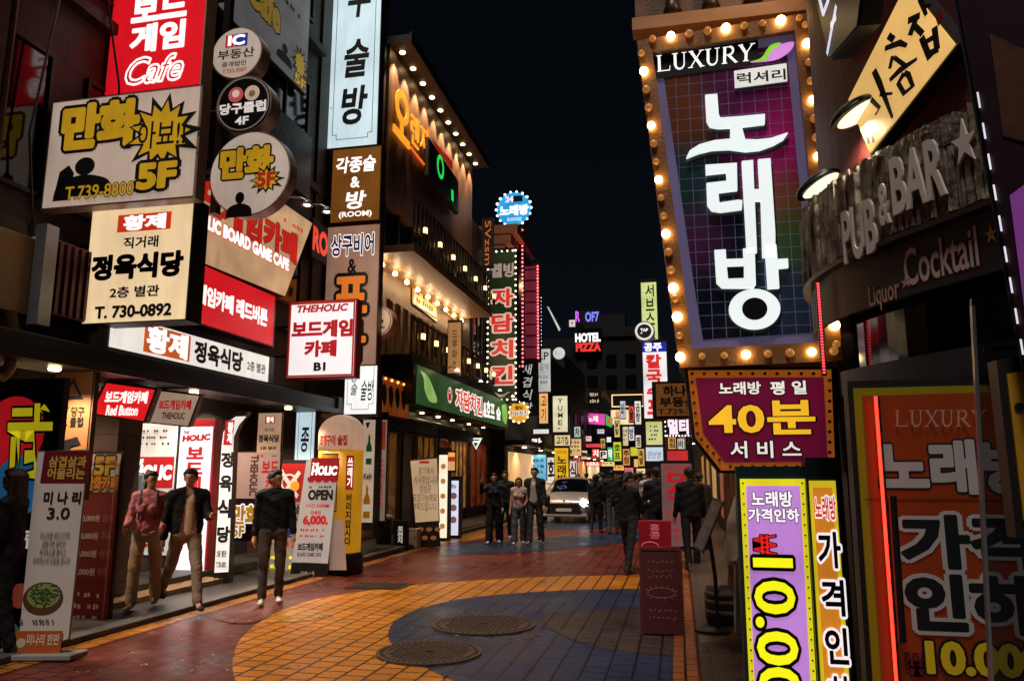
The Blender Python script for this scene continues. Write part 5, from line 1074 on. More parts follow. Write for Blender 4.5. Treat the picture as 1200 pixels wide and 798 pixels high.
for i, (x0, y0, x1, y1, Y, col, e, lab, tx) in enumerate([
    (690, 455, 704, 479, 60, '1a1410', .3, 'dark shop window with pale figures under the corner trim light', None), (640, 503, 650, 509, 46, 'f4e4c0', 1.0, 'narrow cream strip light left of the cream fascia', None),
    (672, 536, 680, 541, 48, 'f07060', .9, 'coral strip sign just over the white and pink board', None), (678, 563, 690, 568, 47, 'f8f0e0', 1.1, 'white strip light low behind the car roof', None),
    (694, 526, 702, 536, 50, 'e84838', .9, 'red square sign over the far shop fascias', '치'), (703, 528, 711, 537, 54, 'f4f0e8', .9, 'white square sign over the far shop fascias', 'P'),
    (712, 524, 718, 540, 56, '48b878', .8, 'green upright sign over the far shop fascias', '약'), (719, 545, 731, 551, 57, 'f0b860', 1.0, 'amber strip fascia just over the far heads', None),
    (732, 548, 742, 555, 50, 'e87888', .9, 'pink small sign just over the far heads', None), (745, 510, 751, 524, 40, 'f0e4d0', .9, 'cream upright sign left of the pale green lower blade', '찜'),
    (746, 549, 756, 557, 38, 'f4d898', 1.0, 'warm white lamp box between the far heads and right shops', None), (783, 512, 792, 526, 24, 'e8a858', .8, 'amber upright sign under the pink white letters', '회\n집'),
    (794, 514, 802, 526, 24, 'e0d8d0', .7, 'grey white sign under the pink white letters', '바'), (700, 503, 708, 508, 62, 'f0e8f8', .8, 'pale strip light under the pink corner band', None),
    (681, 528, 688, 538, 52, 'f0d0a0', .9, 'small sand coloured sign left of the red square sign', None), (634, 545, 641, 566, 41, 'd8c8f0', .8, 'slim lilac poster light beside the pale blue board', None)]):
    s = Sign('small_sign', lab, 'sign', Bl(Y), rect=(x0, y0, x1, y1), face=lit(col, e, .4, 4), depth=.2, group='small lit signs in the distance')
    if tx: s.text(tx, (.14, .14, .86, .86), TXW if i in (4, 6) else TXK, .03)
    elif i not in (1, 3): s.lines((.1, .2, .9, .85), 2 if y1 - y0 > 8 else 1, paint('3a2a2a') if i else lit('e8d0a8', .8), .6, 4, i)


for i, (x0, y0, x1, y1, Y, col, e, lab, tx) in enumerate([
    (744, 470, 751, 497, 34, 'f0e8d8', .9, 'tall cream blade sign left of the white noodle blade', '곱\n창'), (737, 476, 743, 494, 44, 'e05040', .8, 'slim red blade sign left of the tall cream blade', '술'),
    (720, 490, 726, 512, 56, 'f0d890', .8, 'slim straw blade sign over the lime outlined vertical sign', '닭\n발'), (727, 470, 733, 490, 58, 'd8e4f0', .7, 'slim pale blue blade sign under the far tower edge', '바'),
    (659, 570, 664, 574, 60, 'f8e0b0', .9, 'speck of warm window light over the car roof', None), (673, 500, 680, 512, 50, 'c8e0d0', .7, 'pale mint square sign under the pink corner band', '차'),
    (704, 514, 709, 525, 52, 'f0b060', .8, 'slim orange blade beside the pink white neon words', '면'), (748, 526, 755, 546, 36, 'e8b050', .8, 'upright ochre sign left of the bluish brush sign', '족\n발')]):
    s = Sign('small_sign', lab, 'sign', Bl(Y), rect=(x0, y0, x1, y1), face=lit(col, e, .4, 4), depth=.2, group='small lit signs in the distance')
    if tx: s.text(tx, (.16, .12, .84, .88), TXK, .03)
# ================================================================ left street level signs
def on(px, py, z=0): return ground(px, py, z).y
s = Sign('emblem_board', 'black panel with a yellow brush character over a red disc at the far left edge', 'signboard', Bl(6.55), rect=(-60, 450, 56, 790), face=paint('0c0c10', .4), depth=.08)
s.disc(.55, .18, .32, lit('b81820', .55)); s.disc(.66, .37, .26, lit('2a6a9a', .4)); s.text('武', (.5, .08, .97, .34), lit('e8d820', .38, .1, 2, False), .02, TXK, .05, shear=-.1); s.text('럽', (.78, .52, .98, .58), lit('cfc8c0', .5, .1, 2, False), .03); s.disc(.8, .74, .1, lit('8a3a2a', .4)); s.disc(.72, .88, .13, lit('3a6a4a', .35)); s.disc(.9, .95, .1, lit('7a5a2a', .4))
s = Sign('wooden_board', 'tan wooden board with dark stamped emblems above the standing banner', 'signboard', Bl(7.2), rect=(58, 434, 103, 580), face=boards('8a5a34', .3, .5, 'X', .8), house=paint('5a3a20'), depth=.08, group=None)
s.shape([(.5, .06), (.8, .24), (.2, .24)], TXK); s.shape([(.5, .11), (.68, .21), (.32, .21)], paint('8a5a34', .5)); s.text('당구\n클럽', (.52, .3, .86, .46), TXK, .02); s.shape([(.12, .3), (.18, .3), (.46, .45), (.4, .45)], TXK); s.shape([(.4, .3), (.46, .3), (.18, .45), (.12, .45)], TXK); s.shape([(.3, .58), (.75, .54), (.85, .6), (.6, .62), (.6, .7), (.4, .7), (.4, .63)], TXK)
g = ground(62, 772); s = Sign('pork_banner', 'leaning white banner stand with a maroon head, a vegetable bowl picture and an orange foot', 'banner stand', PL(g, 14, 4), outline=[(44, 530), (103, 528), (80, 748), (20, 768)], face=paint('d8cfc6', .45, 0, .1, 3), house=paint('8a8580', .4), depth=.03, rim=.004)
MAR = paint('6a0f18', .45); s.rect((.13, .0, 1, .165), MAR, 'head'); s.text('삼겹살과\n어울리는', (.24, .03, .92, .145), paint('d8b048', .5), .03); s.text('미 나 리', (.24, .21, .9, .27), TXK, .03); s.text('3.0', (.34, .29, .74, .345), TXK, .01); s.frame; s.text('미나리를 돼지고기와\n곁들이면 풍미와\n체내독소를 줄이고\n숙취해소에 도움을 줍니다', (.2, .41, .86, .57), paint('4a443e'), .0)
s.shape([(p[0], p[1]) for p in circ(.47, .73, .35, 28, .075)], paint('5a3a22', .5), 'bowl'); s.shape([(p[0], p[1]) for p in circ(.48, .72, .29, 28, .058)], paint('8a9a5a', .5), 'greens')
bm = bmesh.new(); rg = random.Random(3); y = s._y()
for i in range(60):
    a = rg.uniform(0, 6.28); r_ = rg.uniform(.02, .27); c_ = s.n(.48 + r_ * math.cos(a), .715 + r_ * .2 * math.sin(a)); q = rg.uniform(0, 3.14); tube(bm, [(c_[0] - .03 * math.cos(q), y, c_[1] - .015 * math.sin(q)), (c_[0], y - .004, c_[1] + .012), (c_[0] + .03 * math.cos(q), y, c_[1] + .015 * math.sin(q))], .004, 4)
obj('sprigs', bm, paint('4a6a2a', .5), s.root); s.lines((.12, .83, .8, .86), 1, paint('5a4a3a'), .7, 6); s.rect((0, .885, .9, 1), paint('b85a20', .5), 'foot_panel'); s.disc(.2, .94, .08, paint('d8c0a0', .4)); s.text('미나리 한판', (.3, .9, .86, .95), TXW if False else paint('e8d8c0'), .02)
obj('base', B(-.35, -.12, -.03, .35, .2, .02, .01), paint('8f8c88', .4), s.root)
s = Sign('red_price_board', 'tall dark red price board with rows of white prices behind the leaning banner', 'price board', Bl(7.7), rect=(84, 536, 133, 745), face=paint('7a1c1c', .45, 0, .2, 3), depth=.05)
s.rect((.2, -.02, 1, .2), paint('c8b8a0', .5), 'poster'); s.text('5F', (.4, .0, .85, .1), paint('c8a020', .5), .05, TXK, .13); s.text('만화카페', (.22, .11, .98, .19), paint('d88a20', .5), .05, TXK, .12); WP = paint('d8c8c0', .5)
for i, p_ in enumerate(('10,000', '20,000', '9,000', '7,000')): s.text(p_ + '원', (.16, .33 + i * .1, .62, .37 + i * .1), WP, .03); s.text(['금제', '무료', '쉬시', '무한'][i], (.7, .325 + i * .1, .94, .37 + i * .1), paint('a8645c', .5), .02)
s.ring(.4, .45, .42, .015, WP) if False else None; s.frame(paint('b06a60'), .012, .04); s.lines((.2, .76, .9, .95), 3, WP, .5, 3, 4)
s = Sign('menu_poster', 'lit white menu poster beside the shop doorway', 'poster', BX(103, 520, -7.6), rect=(103, 495, 138, 575), face=lit('e4dcd2', .55), house=DARK, depth=.04); s.text('메뉴판', (.1, .04, .6, .1), TXK, .02); s.lines((.08, .18, .92, .9), 7, paint('3a3430'), .45, 3, 9)
s = Sign('menu_poster', 'pale menu sheet with a black heading behind the pink shirted woman', 'poster', BX(147, 560, -7.6), rect=(147, 496, 203, 650), face=lit('e0dad4', .6), house=DARK, depth=.04); s.lines((.08, .05, .92, .2), 3, TXK, .4, 3, 2)
s.rect((.12, .26, .98, .5), lit('b81e24', .55), 'red_panel'); s.text('THE', (.16, .28, .34, .32), TXW, .05, shear=.2); s.text('HOLIC', (.16, .33, .94, .43), TXW, .06, shear=.1); s.text('OPEN', (.3, .62, .9, .72), TXK, .05); s.lines((.2, .77, .9, .98), 3, TXR, .5, 3, 3)
s = Sign('white_light_column', 'tall glowing white lightbox with red letters behind the man in the black jacket', 'lightbox', Gd(226, 668, .2), rect=(205, 500, 244, 668), face=lit('f0eef8', 1.0, .08), house=paint('b02028', .4), depth=.2, rim=.03)
s.text('THE', (.12, .03, .3, .05), TXR, .05, shear=.2); s.text('HOLIC', (.12, .055, .94, .105), TXR, .07, shear=.12, rot=4); s.text('보\n드\n게\n임', (.28, .15, .76, .56), TXR, .05); s.text('카페', (.3, .8, .8, .84), TXR, .02)
pa = PL((-6.95, 10.4, 0), 12)
zc = lambda *pts: [(120 + x / 2.85, 440 + y / 2.85) for x, y in pts]
s = Sign('arched_sign', 'tall white sign with a curved top, black vertical letters and a red badge', 'lightbox', pa, outline=zc((398, 235), (404, 190), (420, 155), (445, 137), (480, 136), (455, 165), (438, 205), (420, 655), (374, 658)), face=lit('f2eae2', .95, .1), house=BLACK, depth=.2)
px_prism(s, pa, zc((412, 150), (442, 148), (434, 232), (404, 232)), lit('d03028', .7), 'badge', -.006, -.001); s.k = 3
pxtext(s, '황\n제', (267, 495, 273, 519), TXW, .05)
for i, (ch, b_) in enumerate((('정', (399, 258, 436, 305)), ('육', (394, 335, 432, 385)), ('식', (388, 415, 428, 472)), ('당', (386, 505, 424, 555)))):
    pxtext(s, ch, (*zc(b_[:2])[0], *zc(b_[2:])[0]), TXK, .05)
pxtext(s, '2층 별관', (*zc((383, 583))[0], *zc((415, 605))[0]), TXK, .03); pxtext(s, 'T.730-0892', (*zc((381, 622))[0], *zc((414, 640))[0]), TXK, .03)
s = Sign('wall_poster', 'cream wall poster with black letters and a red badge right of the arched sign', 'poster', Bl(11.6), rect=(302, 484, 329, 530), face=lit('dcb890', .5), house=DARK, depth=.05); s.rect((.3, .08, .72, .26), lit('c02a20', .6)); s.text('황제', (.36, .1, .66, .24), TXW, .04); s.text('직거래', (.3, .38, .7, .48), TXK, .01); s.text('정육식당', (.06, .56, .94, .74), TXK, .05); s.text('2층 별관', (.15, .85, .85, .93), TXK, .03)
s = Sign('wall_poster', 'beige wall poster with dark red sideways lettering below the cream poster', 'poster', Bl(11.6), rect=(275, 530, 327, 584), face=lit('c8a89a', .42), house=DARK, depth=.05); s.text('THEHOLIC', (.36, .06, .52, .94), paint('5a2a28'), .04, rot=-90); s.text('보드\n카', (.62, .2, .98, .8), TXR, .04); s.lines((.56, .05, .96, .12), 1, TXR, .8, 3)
s = Sign('comic_poster', 'black comic poster with yellow letters below the sideways red lettering', 'poster', Bl(11.6), rect=(272, 586, 304, 632), face=paint('1a1a1a', .4), house=DARK, depth=.05); s.text('만화', (.02, .15, .98, .62), YELS, .06, WHT, .13); s.text('5F', (.06, .66, .46, .92), YELS, .05, WHT, .12)
# hanging lightboxes at the shop entrance
s = Sign('hanging_lightbox', 'glowing red tilted lightbox with white letters under the canopy', 'lightbox', PL((-6.45, 8.3, 0), 20, -8), outline=[(125, 449), (181, 457), (168, 493), (108, 484)], face=lit('e01c20', 1.0, .1), house=paint('3a0c0c'), depth=.2)
s.text('보드게임카페', (.2, .22, .9, .52), TXW, .05, shear=.2); s.text('Red Button', (.22, .6, .74, .85), TXW, .04, shear=.3)
s = Sign('hanging_lightbox', 'beige tilted lightbox with dark red letters beside the red hanging one', 'lightbox', PL((-6.45, 9.2, 0), 20, -8), outline=[(184, 458), (233, 464), (220, 499), (172, 494)], face=lit('c8a890', .55, .15), house=paint('3a2c24'), depth=.2)
s.text('보드게임카페', (.22, .26, .86, .52), TXR, .05, shear=.15); s.text('THEHOLIC', (.3, .62, .74, .8), paint('5a2a28'), .03, shear=.2)
# capsule column
c = ground(398, 682); t = thing('capsule_column', 'tall yellow capsule shaped column with a domed pale top and red letters', 'advertising column', (-5.62, 12.35, 0))
rr = .38; pr = [(rr + .04, 0), (rr + .04, .32), (rr, .34)]
obj('base', lathe([(rr + .04, 0), (rr + .05, .03), (rr + .05, .3), (rr, .34)], 32), paint('0e1014', .4), t, True)
obj('body', lathe([(rr, .34), (rr, 2.02)], 36), lit('d8981e', .5, .25, 1.2), t, True)
pf_ = [(rr + .012, 2.02), (rr + .012, 2.28)] + [((rr + .012) * math.cos(a), 2.28 + .34 * math.sin(a)) for a in [R(10 * k) for k in range(1, 9)]] + [(0.001, 2.62)]
obj('dome', lathe(pf_, 36), lit('e8b89a', .5, .2), t, True)
def cyl_text(parent, body, a0, a1, z0, z1, mat, off, r):
    me = textmesh(body, off); bm = bmesh.new(); bm.from_mesh(me); bmesh.ops.triangulate(bm, faces=bm.faces[:]); bmesh.ops.subdivide_edges(bm, edges=[e for e in bm.edges if e.calc_length() > .2], cuts=2)
    xs = [v.co.x for v in bm.verts]; ys = [v.co.y for v in bm.verts]; x0, x1, y0, y1 = min(xs), max(xs), min(ys), max(ys)
    for v in bm.verts:
        a = R(a0 + (v.co.x - x0) / (x1 - x0) * (a1 - a0)); z = z0 + (v.co.y - y0) / (y1 - y0) * (z1 - z0); rz = r + v.co.z * .0002; v.co = (rz * math.cos(a), rz * math.sin(a), z)
    return obj('lettering', bm, mat, parent)
cyl_text(t, '조개구이 술집', -128, -52, 2.08, 2.26, lit('a83028', .5, .1, 2, False), .05, rr + .018)
bm = bmesh.new()
def cyl_panel(a0, a1, z0, z1, r, mat, n=10):
    bm = bmesh.new(); v = [[bm.verts.new((r * math.cos(R(a0 + (a1 - a0) * i / n)), r * math.sin(R(a0 + (a1 - a0) * i / n)), z)) for z in (z0, z1)] for i in range(n + 1)]
    for a, b in zip(v, v[1:]): bm.faces.new((a[0], b[0], b[1], a[1]))
    return obj('panel', bm, mat, t)
cyl_panel(-118, -72, 1.0, 1.95, rr + .006, TXK); cyl_panel(-116, -74, 1.02, 1.93, rr + .009, lit('c88a20', .5)); cyl_text(t, '조\n개', -112, -78, 1.1, 1.85, TXK, .05, rr + .013)
cyl_panel(-52, -32, 1.36, 1.92, rr + .006, lit('b02820', .5)); cyl_text(t, '쓰\n레\n기', -49, -35, 1.4, 1.88, TXW, .03, rr + .011); cyl_text(t, '버\n리\n지\n맙\n시\n다', -50, -34, .46, 1.3, TXK, .03, rr + .008)
s = Sign('blue_white_column', 'bluish white lightbox with a black brush letter left of the yellow column', 'lightbox', Bl(12.9), rect=(344, 483, 366, 640), face=lit('bfd8e4', .9, .1), house=BLACK, depth=.2); inset_frame(s, .05, .008); s.text('종', (.3, .12, .72, .3), TXK, .02, shear=.12); s.text('술', (.3, .45, .72, .62), TXK, .02, shear=.12)
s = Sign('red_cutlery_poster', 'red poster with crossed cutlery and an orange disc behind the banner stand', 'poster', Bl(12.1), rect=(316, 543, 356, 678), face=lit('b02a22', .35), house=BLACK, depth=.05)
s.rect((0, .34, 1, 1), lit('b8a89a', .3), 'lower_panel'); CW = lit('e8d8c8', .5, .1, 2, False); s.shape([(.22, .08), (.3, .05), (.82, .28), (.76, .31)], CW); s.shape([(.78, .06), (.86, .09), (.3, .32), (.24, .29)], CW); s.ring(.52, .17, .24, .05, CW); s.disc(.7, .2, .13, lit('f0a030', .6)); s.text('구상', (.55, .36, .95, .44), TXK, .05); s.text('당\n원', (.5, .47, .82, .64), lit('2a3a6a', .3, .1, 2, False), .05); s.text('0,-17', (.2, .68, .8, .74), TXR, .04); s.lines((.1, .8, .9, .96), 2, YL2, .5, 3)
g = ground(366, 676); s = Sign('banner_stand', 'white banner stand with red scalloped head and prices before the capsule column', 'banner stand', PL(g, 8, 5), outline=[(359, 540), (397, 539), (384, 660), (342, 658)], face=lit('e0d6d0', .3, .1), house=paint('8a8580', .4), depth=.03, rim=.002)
s.rect((.3, -.02, 1.02, .2), lit('a81c24', .5), 'head'); s.shape([(.24 + .76 * i / 16, .2 + (.022 if i % 4 in (1, 2, 3) else 0)) for i in range(17)] + [(1, .17), (.24, .17)], lit('a81c24', .5), 'scallop'); s.text('THE', (.34, .03, .5, .06), TXW, .05); s.text('HOLIC', (.34, .065, .97, .145), TXW, .06, shear=.1); s.lines((.3, .255, .92, .29), 1, TXK, .8, 5); s.text('OPEN', (.3, .3, .9, .39), TXK, .06); s.text('1시간 3,000₩', (.26, .43, .84, .47), TXR, .03); s.text('무제한', (.38, .5, .64, .54), TXR, .03); s.text('6,000.', (.22, .55, .82, .64), TXR, .06); s.lines((.16, .67, .8, .71), 1, TXR, .8, 5, 2); s.lines((.16, .73, .78, .76), 1, TXR, .8, 5, 3); s.text('보드게임카페', (.13, .81, .74, .88), TXK, .05); s.text('BOARD GAME CAFE', (.13, .9, .72, .935), TXK, .02)
px_prism(s, s.pl, [(342, 659), (385, 661), (383, 677), (340, 675)], paint('121214', .4), 'foot', -.006, .03); s.k = 3
pxtext(s, '지하 1층', (352, 669, 369, 675), WP, .02)
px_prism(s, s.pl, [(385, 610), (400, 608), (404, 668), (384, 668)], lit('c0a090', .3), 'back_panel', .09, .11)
# further left shops
s = Sign('bar_fascia', 'white lit box sign with black brush letters beyond the white red rimmed sign', 'box sign', Bl(13.2), rect=(404, 429, 441, 485), face=lit('eef0ee', 1.05, .1), depth=.25); inset_frame(s, .05, .008); s.text('종\n술', (.2, .1, .4, .6), TXK, .01, shear=.2); s.text('술방', (.52, .3, .92, .72), TXK, .01, shear=.2)
s = Sign('carved_sign', 'dark orange wooden shop sign with black carved shapes beside the white brush sign', 'shop sign', Lf(-6.2), rect=(443, 444, 479, 487), face=lit('9a4a18', .4, .4, 3), house=paint('3a1c0c'), depth=.15)
for i in range(4): s.shape(smooth_pts([(.1 + i * .21, .3), (.2 + i * .21, .2), (.26 + i * .21, .5), (.2 + i * .21, .8), (.12 + i * .21, .6), (.1 + i * .21, .3)], n=4)[:-1], TXK)
s.bulb_at([(-s.w * .3 + i * s.w * .2, s.h - .05) for i in range(4)], lit('ff8a3a', 6, .05), .03)
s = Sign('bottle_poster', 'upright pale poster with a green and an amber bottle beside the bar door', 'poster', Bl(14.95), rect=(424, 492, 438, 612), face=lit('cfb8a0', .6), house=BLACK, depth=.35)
def bottle(s, cx, v0, v1, r, col):
    pr = [(cx - r, v1), (cx - r, v0 + (v1 - v0) * .45), (cx - r * .35, v0 + (v1 - v0) * .25), (cx - r * .35, v0), (cx + r * .35, v0), (cx + r * .35, v0 + (v1 - v0) * .25), (cx + r, v0 + (v1 - v0) * .45), (cx + r, v1)]
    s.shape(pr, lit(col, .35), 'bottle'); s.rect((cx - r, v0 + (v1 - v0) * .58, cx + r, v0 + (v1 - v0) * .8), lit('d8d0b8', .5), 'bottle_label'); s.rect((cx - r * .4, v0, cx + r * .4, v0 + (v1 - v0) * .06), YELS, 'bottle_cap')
bottle(s, .55, .14, .44, .24, '1a5a2a'); bottle(s, .5, .64, .96, .27, 'b8701a'); s.text('Kelly', (.15, .53, .9, .6), paint('2a2a30'), .03, shear=.3); s.shape([(.2, .03), (.6, .02), (.4, .09)], TXK)
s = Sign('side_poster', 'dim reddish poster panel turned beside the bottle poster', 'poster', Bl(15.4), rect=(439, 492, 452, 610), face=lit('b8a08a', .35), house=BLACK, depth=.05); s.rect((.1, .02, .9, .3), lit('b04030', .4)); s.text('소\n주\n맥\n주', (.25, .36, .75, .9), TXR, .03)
s = Sign('neon_triangle', 'small white and green neon triangle hanging in the dark doorway', 'neon sign', Bl(21.5), outline=[(550, 513), (565, 513), (558, 527)], face=lit('d8f0e0', 1.1), depth=.06); s.shape([(.2, .15), (.8, .15), (.5, .75)], paint('1a3a28')); s.rect((.2, .25, .8, .4), TXW)
s = Sign('shield_sign', 'small red and gold shield sign by the bar entrance lamp', 'sign', Bl(18.5), rect=(525, 530, 533, 551), face=lit('e8b070', .8), depth=.06); s.rect((0, .25, 1, .5), lit('b83028', .7)); s.disc(.5, .12, .3, lit('f0a030', 1.2))
g = ground(499, 641); s = Sign('easel_menu', 'cream handwritten menu board on an easel, food pictures at its foot', 'menu board', PL(g, 6, 6), outline=[(481, 540), (512, 537), (514, 610), (487, 612)], face=lit('d8b890', .55), house=paint('5a3a20'), depth=.05)
s.rect((.3, .04, .62, .08), TXR); BRN = paint('7a4a2a'); s.text('경기에서\n식사중입니다\n점심은\n포장가능해요\n부탁드립니다', (.14, .14, .92, .82), BRN, .0)
px_prism(s, s.pl, [(487, 612), (514, 610), (516, 640), (489, 643)], paint('1c1a18', .4), 'photo_panel', -.005, .04); bm = bmesh.new()
s.k = 3
for i in range(5): 
    a = s.pl.uv(493 + i * 5, 620 + (i % 2) * 10); poly(bm, circ(a[0] - s.ou, a[1] - s.ov, .07, 12, .05), -.009, -.006)
obj('dishes', bm, lit('a86a3a', .3), s.root)
s = Sign('menu_lightbox', 'glowing white menu lightbox with food pictures beside the easel board', 'lightbox', Gd(520, 634), rect=(514, 533, 524, 630), face=lit('f0e0c4', 1.2, .1), depth=.3)
for i in range(5): s.disc(.5, .14 + i * .18, .3, lit('c88a4a', .7))
s = Sign('menu_lightbox', 'bluish white menu lightbox, right hand one of the pair by the easel', 'lightbox', Gd(531, 631), rect=(526, 563, 537, 627), face=lit('d0d4ec', 1.1, .1), depth=.3)
for i in range(3): s.disc(.5, .28 + i * .22, .34, lit('9a6a6a', .6))
s.text('메뉴', (.2, .06, .8, .15), TXK, .02)
s = Sign('floor_sign', 'small black floor sign with white vertical letters beside the easel', 'floor sign', Gd(469, 645), rect=(462, 612, 476, 644), face=paint('151518', .4), depth=.12); s.text('포\n천\n지', (.3, .15, .72, .75), lit('d8d0c8', .6, .1, 2, False), .04); s.lines((.2, .82, .8, .92), 1, WP, .8, 2)
g = ground(484, 642); t = thing('small_cabinet', 'small cream box cabinet on the kerb between the floor sign and easel', 'cabinet', g)
obj('body', B(-.14, -.12, .01, .14, .12, .42, .015), paint('b09a80', .5), t); obj('door', B(-.12, -.13, .05, .12, -.121, .36, .003), paint('c0ac92', .5), t); obj('handle', B(.08, -.145, .2, .095, -.131, .26), STEEL, t)
for k, (px, py, lab) in enumerate(((440, 640, 'dark plastic bin against the bar front'), )):
    g = ground(452, 640); t = thing('waste_bin', lab, 'bin', (-6.35, 16.3, 0.12)); obj('body', lathe([(.16, 0), (.2, .5), (.21, .52), (.19, .52), (.16, .05), (0, .05)], 20), paint('3a3c40', .5), t, True); obj('bag', lathe([(.2, .5), (.23, .56), (.15, .62), (.05, .58), (0, .57)], 14), paint('8a8a88', .4), t, True)
# ---------------------------------------------------------------- right side street furniture
g = ground(776, 742); t = thing('chalk_sandwich_board', 'dark red sandwich board with a chalk drawn eye on the paving', 'sandwich board', (g.x, g.y, .0), R(4))
def lean_panel(sgn, mat, name, fr):
    bm = bmesh.new(); box(bm, -.235, -.012, .03, .235, .012, .86); bmesh.ops.transform(bm, matrix=Matrix.Translation((0, .17 * sgn, 0)) @ Matrix.Rotation(R(10) * sgn, 4, 'X'), verts=bm.verts[:]); o = obj(name, bm, mat, t)
    f = bmesh.new()
    for a in ((-.26, -.02, 0, -.235, .02, .89), (.235, -.02, 0, .26, .02, .89), (-.235, -.02, .86, .235, .02, .89)): box(f, *a)
    bmesh.ops.transform(f, matrix=Matrix.Translation((0, .17 * sgn, 0)) @ Matrix.Rotation(R(10) * sgn, 4, 'X'), verts=f.verts[:]); obj('frame', f, fr, o); return o
CB = paint('4a1216', .55, 0, .25, 4); fp = lean_panel(-1, CB, 'front_panel', paint('5a1a1c', .5)); lean_panel(1, CB, 'back_panel', paint('5a1a1c', .5))
M = Matrix.Translation((0, -.17, 0)) @ Matrix.Rotation(R(-10), 4, 'X'); bm = bmesh.new(); CHK = .004
def chalk(pts): tube(bm, [M @ Vector((x, -.0135, z * .76)) for x, z in pts], .0035, 4)
e = [(.17 * math.cos(a), .56 + .07 * math.sin(a)) for a in [math.pi * i / 14 for i in range(15)]]; chalk(e); chalk([(.17 * math.cos(a), .56 - .06 * math.sin(a)) for a in [math.pi * i / 14 for i in range(15)]])
for a in range(20, 170, 22): chalk([(.18 * math.cos(R(a)), .56 + .08 * math.sin(R(a))), (.215 * math.cos(R(a)), .56 + .115 * math.sin(R(a)))])
for a in range(200, 350, 28): chalk([(.18 * math.cos(R(a)), .56 + .07 * math.sin(R(a))), (.205 * math.cos(R(a)), .56 + .1 * math.sin(R(a)))])
rg = random.Random(9)
for z in (.98, .86, .78, .34, .24): 
    x = -.16
    while x < .15:
        w_ = rg.uniform(.02, .05); chalk([(x, z + rg.uniform(-.02, .02)), (x + w_ * .5, z + rg.uniform(-.03, .03)), (x + w_, z + rg.uniform(-.02, .02))]); x += w_ + .025
obj('chalk_drawing', bm, paint('a86a68', .8), fp)
t.scale = (.82, 1, .98)
t = thing('red_lamp_box', 'small red boxed sign with a pink drawing standing behind the sandwich board', 'sign', (-.3, 9.6, 0))
obj('post', B(-.02, -.02, 0, .02, .02, .72), BLACK, t); obj('foot', lathe([(.16, 0), (.16, .03), (.02, .05)], 20), BLACK, t); obj('panel', B(-.19, -.04, .72, .19, .04, 1.07, .01), lit('8a1420', .35), t)
lettering(t, '홍\n콩', -.06, .86, .06, 1.03, lit('d86a7a', .5, .1, 2, False), .01, -.043); obj('drawing', T([(p_[0], -.044, p_[1]) for p_ in circ(-.06, .77, .1, 20, .05)][:11], .005, 4), lit('d86a7a', .5, .1, 2, False), t)
t = thing('slanted_menu', 'tilted framed menu leaning out from the wall before the white coat', 'menu', (.27, 8.1, 1.12), 0)
M2 = Matrix.Rotation(R(-66), 4, 'Y') @ Matrix.Rotation(R(30), 4, 'X')
bm = bmesh.new(); box(bm, -.27, -.1, -.012, .27, .1, .0, M2); obj('frame', bm, paint('1a1816', .4), t); bm = bmesh.new(); box(bm, -.25, -.085, .0005, .25, .085, .003, M2); obj('sheet', bm, paint('6a6660', .4, 0, .9, 16), t); obj('stand', T([(0, 0, -.02), (.05, .05, -.5), (.06, .06, -1.01)], .02), BLACK, t); obj('foot', lathe([(.17, -1.015), (.17, -.99), (0, -.98)], 18), BLACK, t)
g = ground(835, 700); t = thing('striped_stool', 'dark drum stool with pale bands beside the white coated person', 'stool', (.42, 8.6, .1))
obj('body', lathe([(.18, 0), (.2, .06), (.2, .3), (.18, .36), (0, .37)], 20), paint('1c1c20', .5), t, True)
for z in (.1, .2, .28): obj('band', lathe([(.2005, z), (.206, z + .005), (.206, z + .04), (.2005, z + .045)], 20), paint('6a6460', .5), t, True)
# litter on the road
bm = bmesh.new(); rg = random.Random(4)
for i in range(150):
    px, py = rg.uniform(60, 560), rg.uniform(650, 790)
    if i < 70: px, py = rg.gauss(270, 45), rg.gauss(705, 12)
    p = ground(px, max(py, 645)); 
    if p.x < -5.6 or p.x > 0: continue
    sz = rg.uniform(.006, .018); box(bm, -sz, -sz * .6, 0, sz, sz * .6, .003, Matrix.Translation((p.x, p.y, .014)) @ Matrix.Rotation(rg.uniform(0, 3), 4, 'Z'))
o = obj('paper_scraps', bm, paint('b8aca0', .7)); tag(o, 'tiny pale paper scraps strewn over the red paving', 'litter', None, 'stuff')
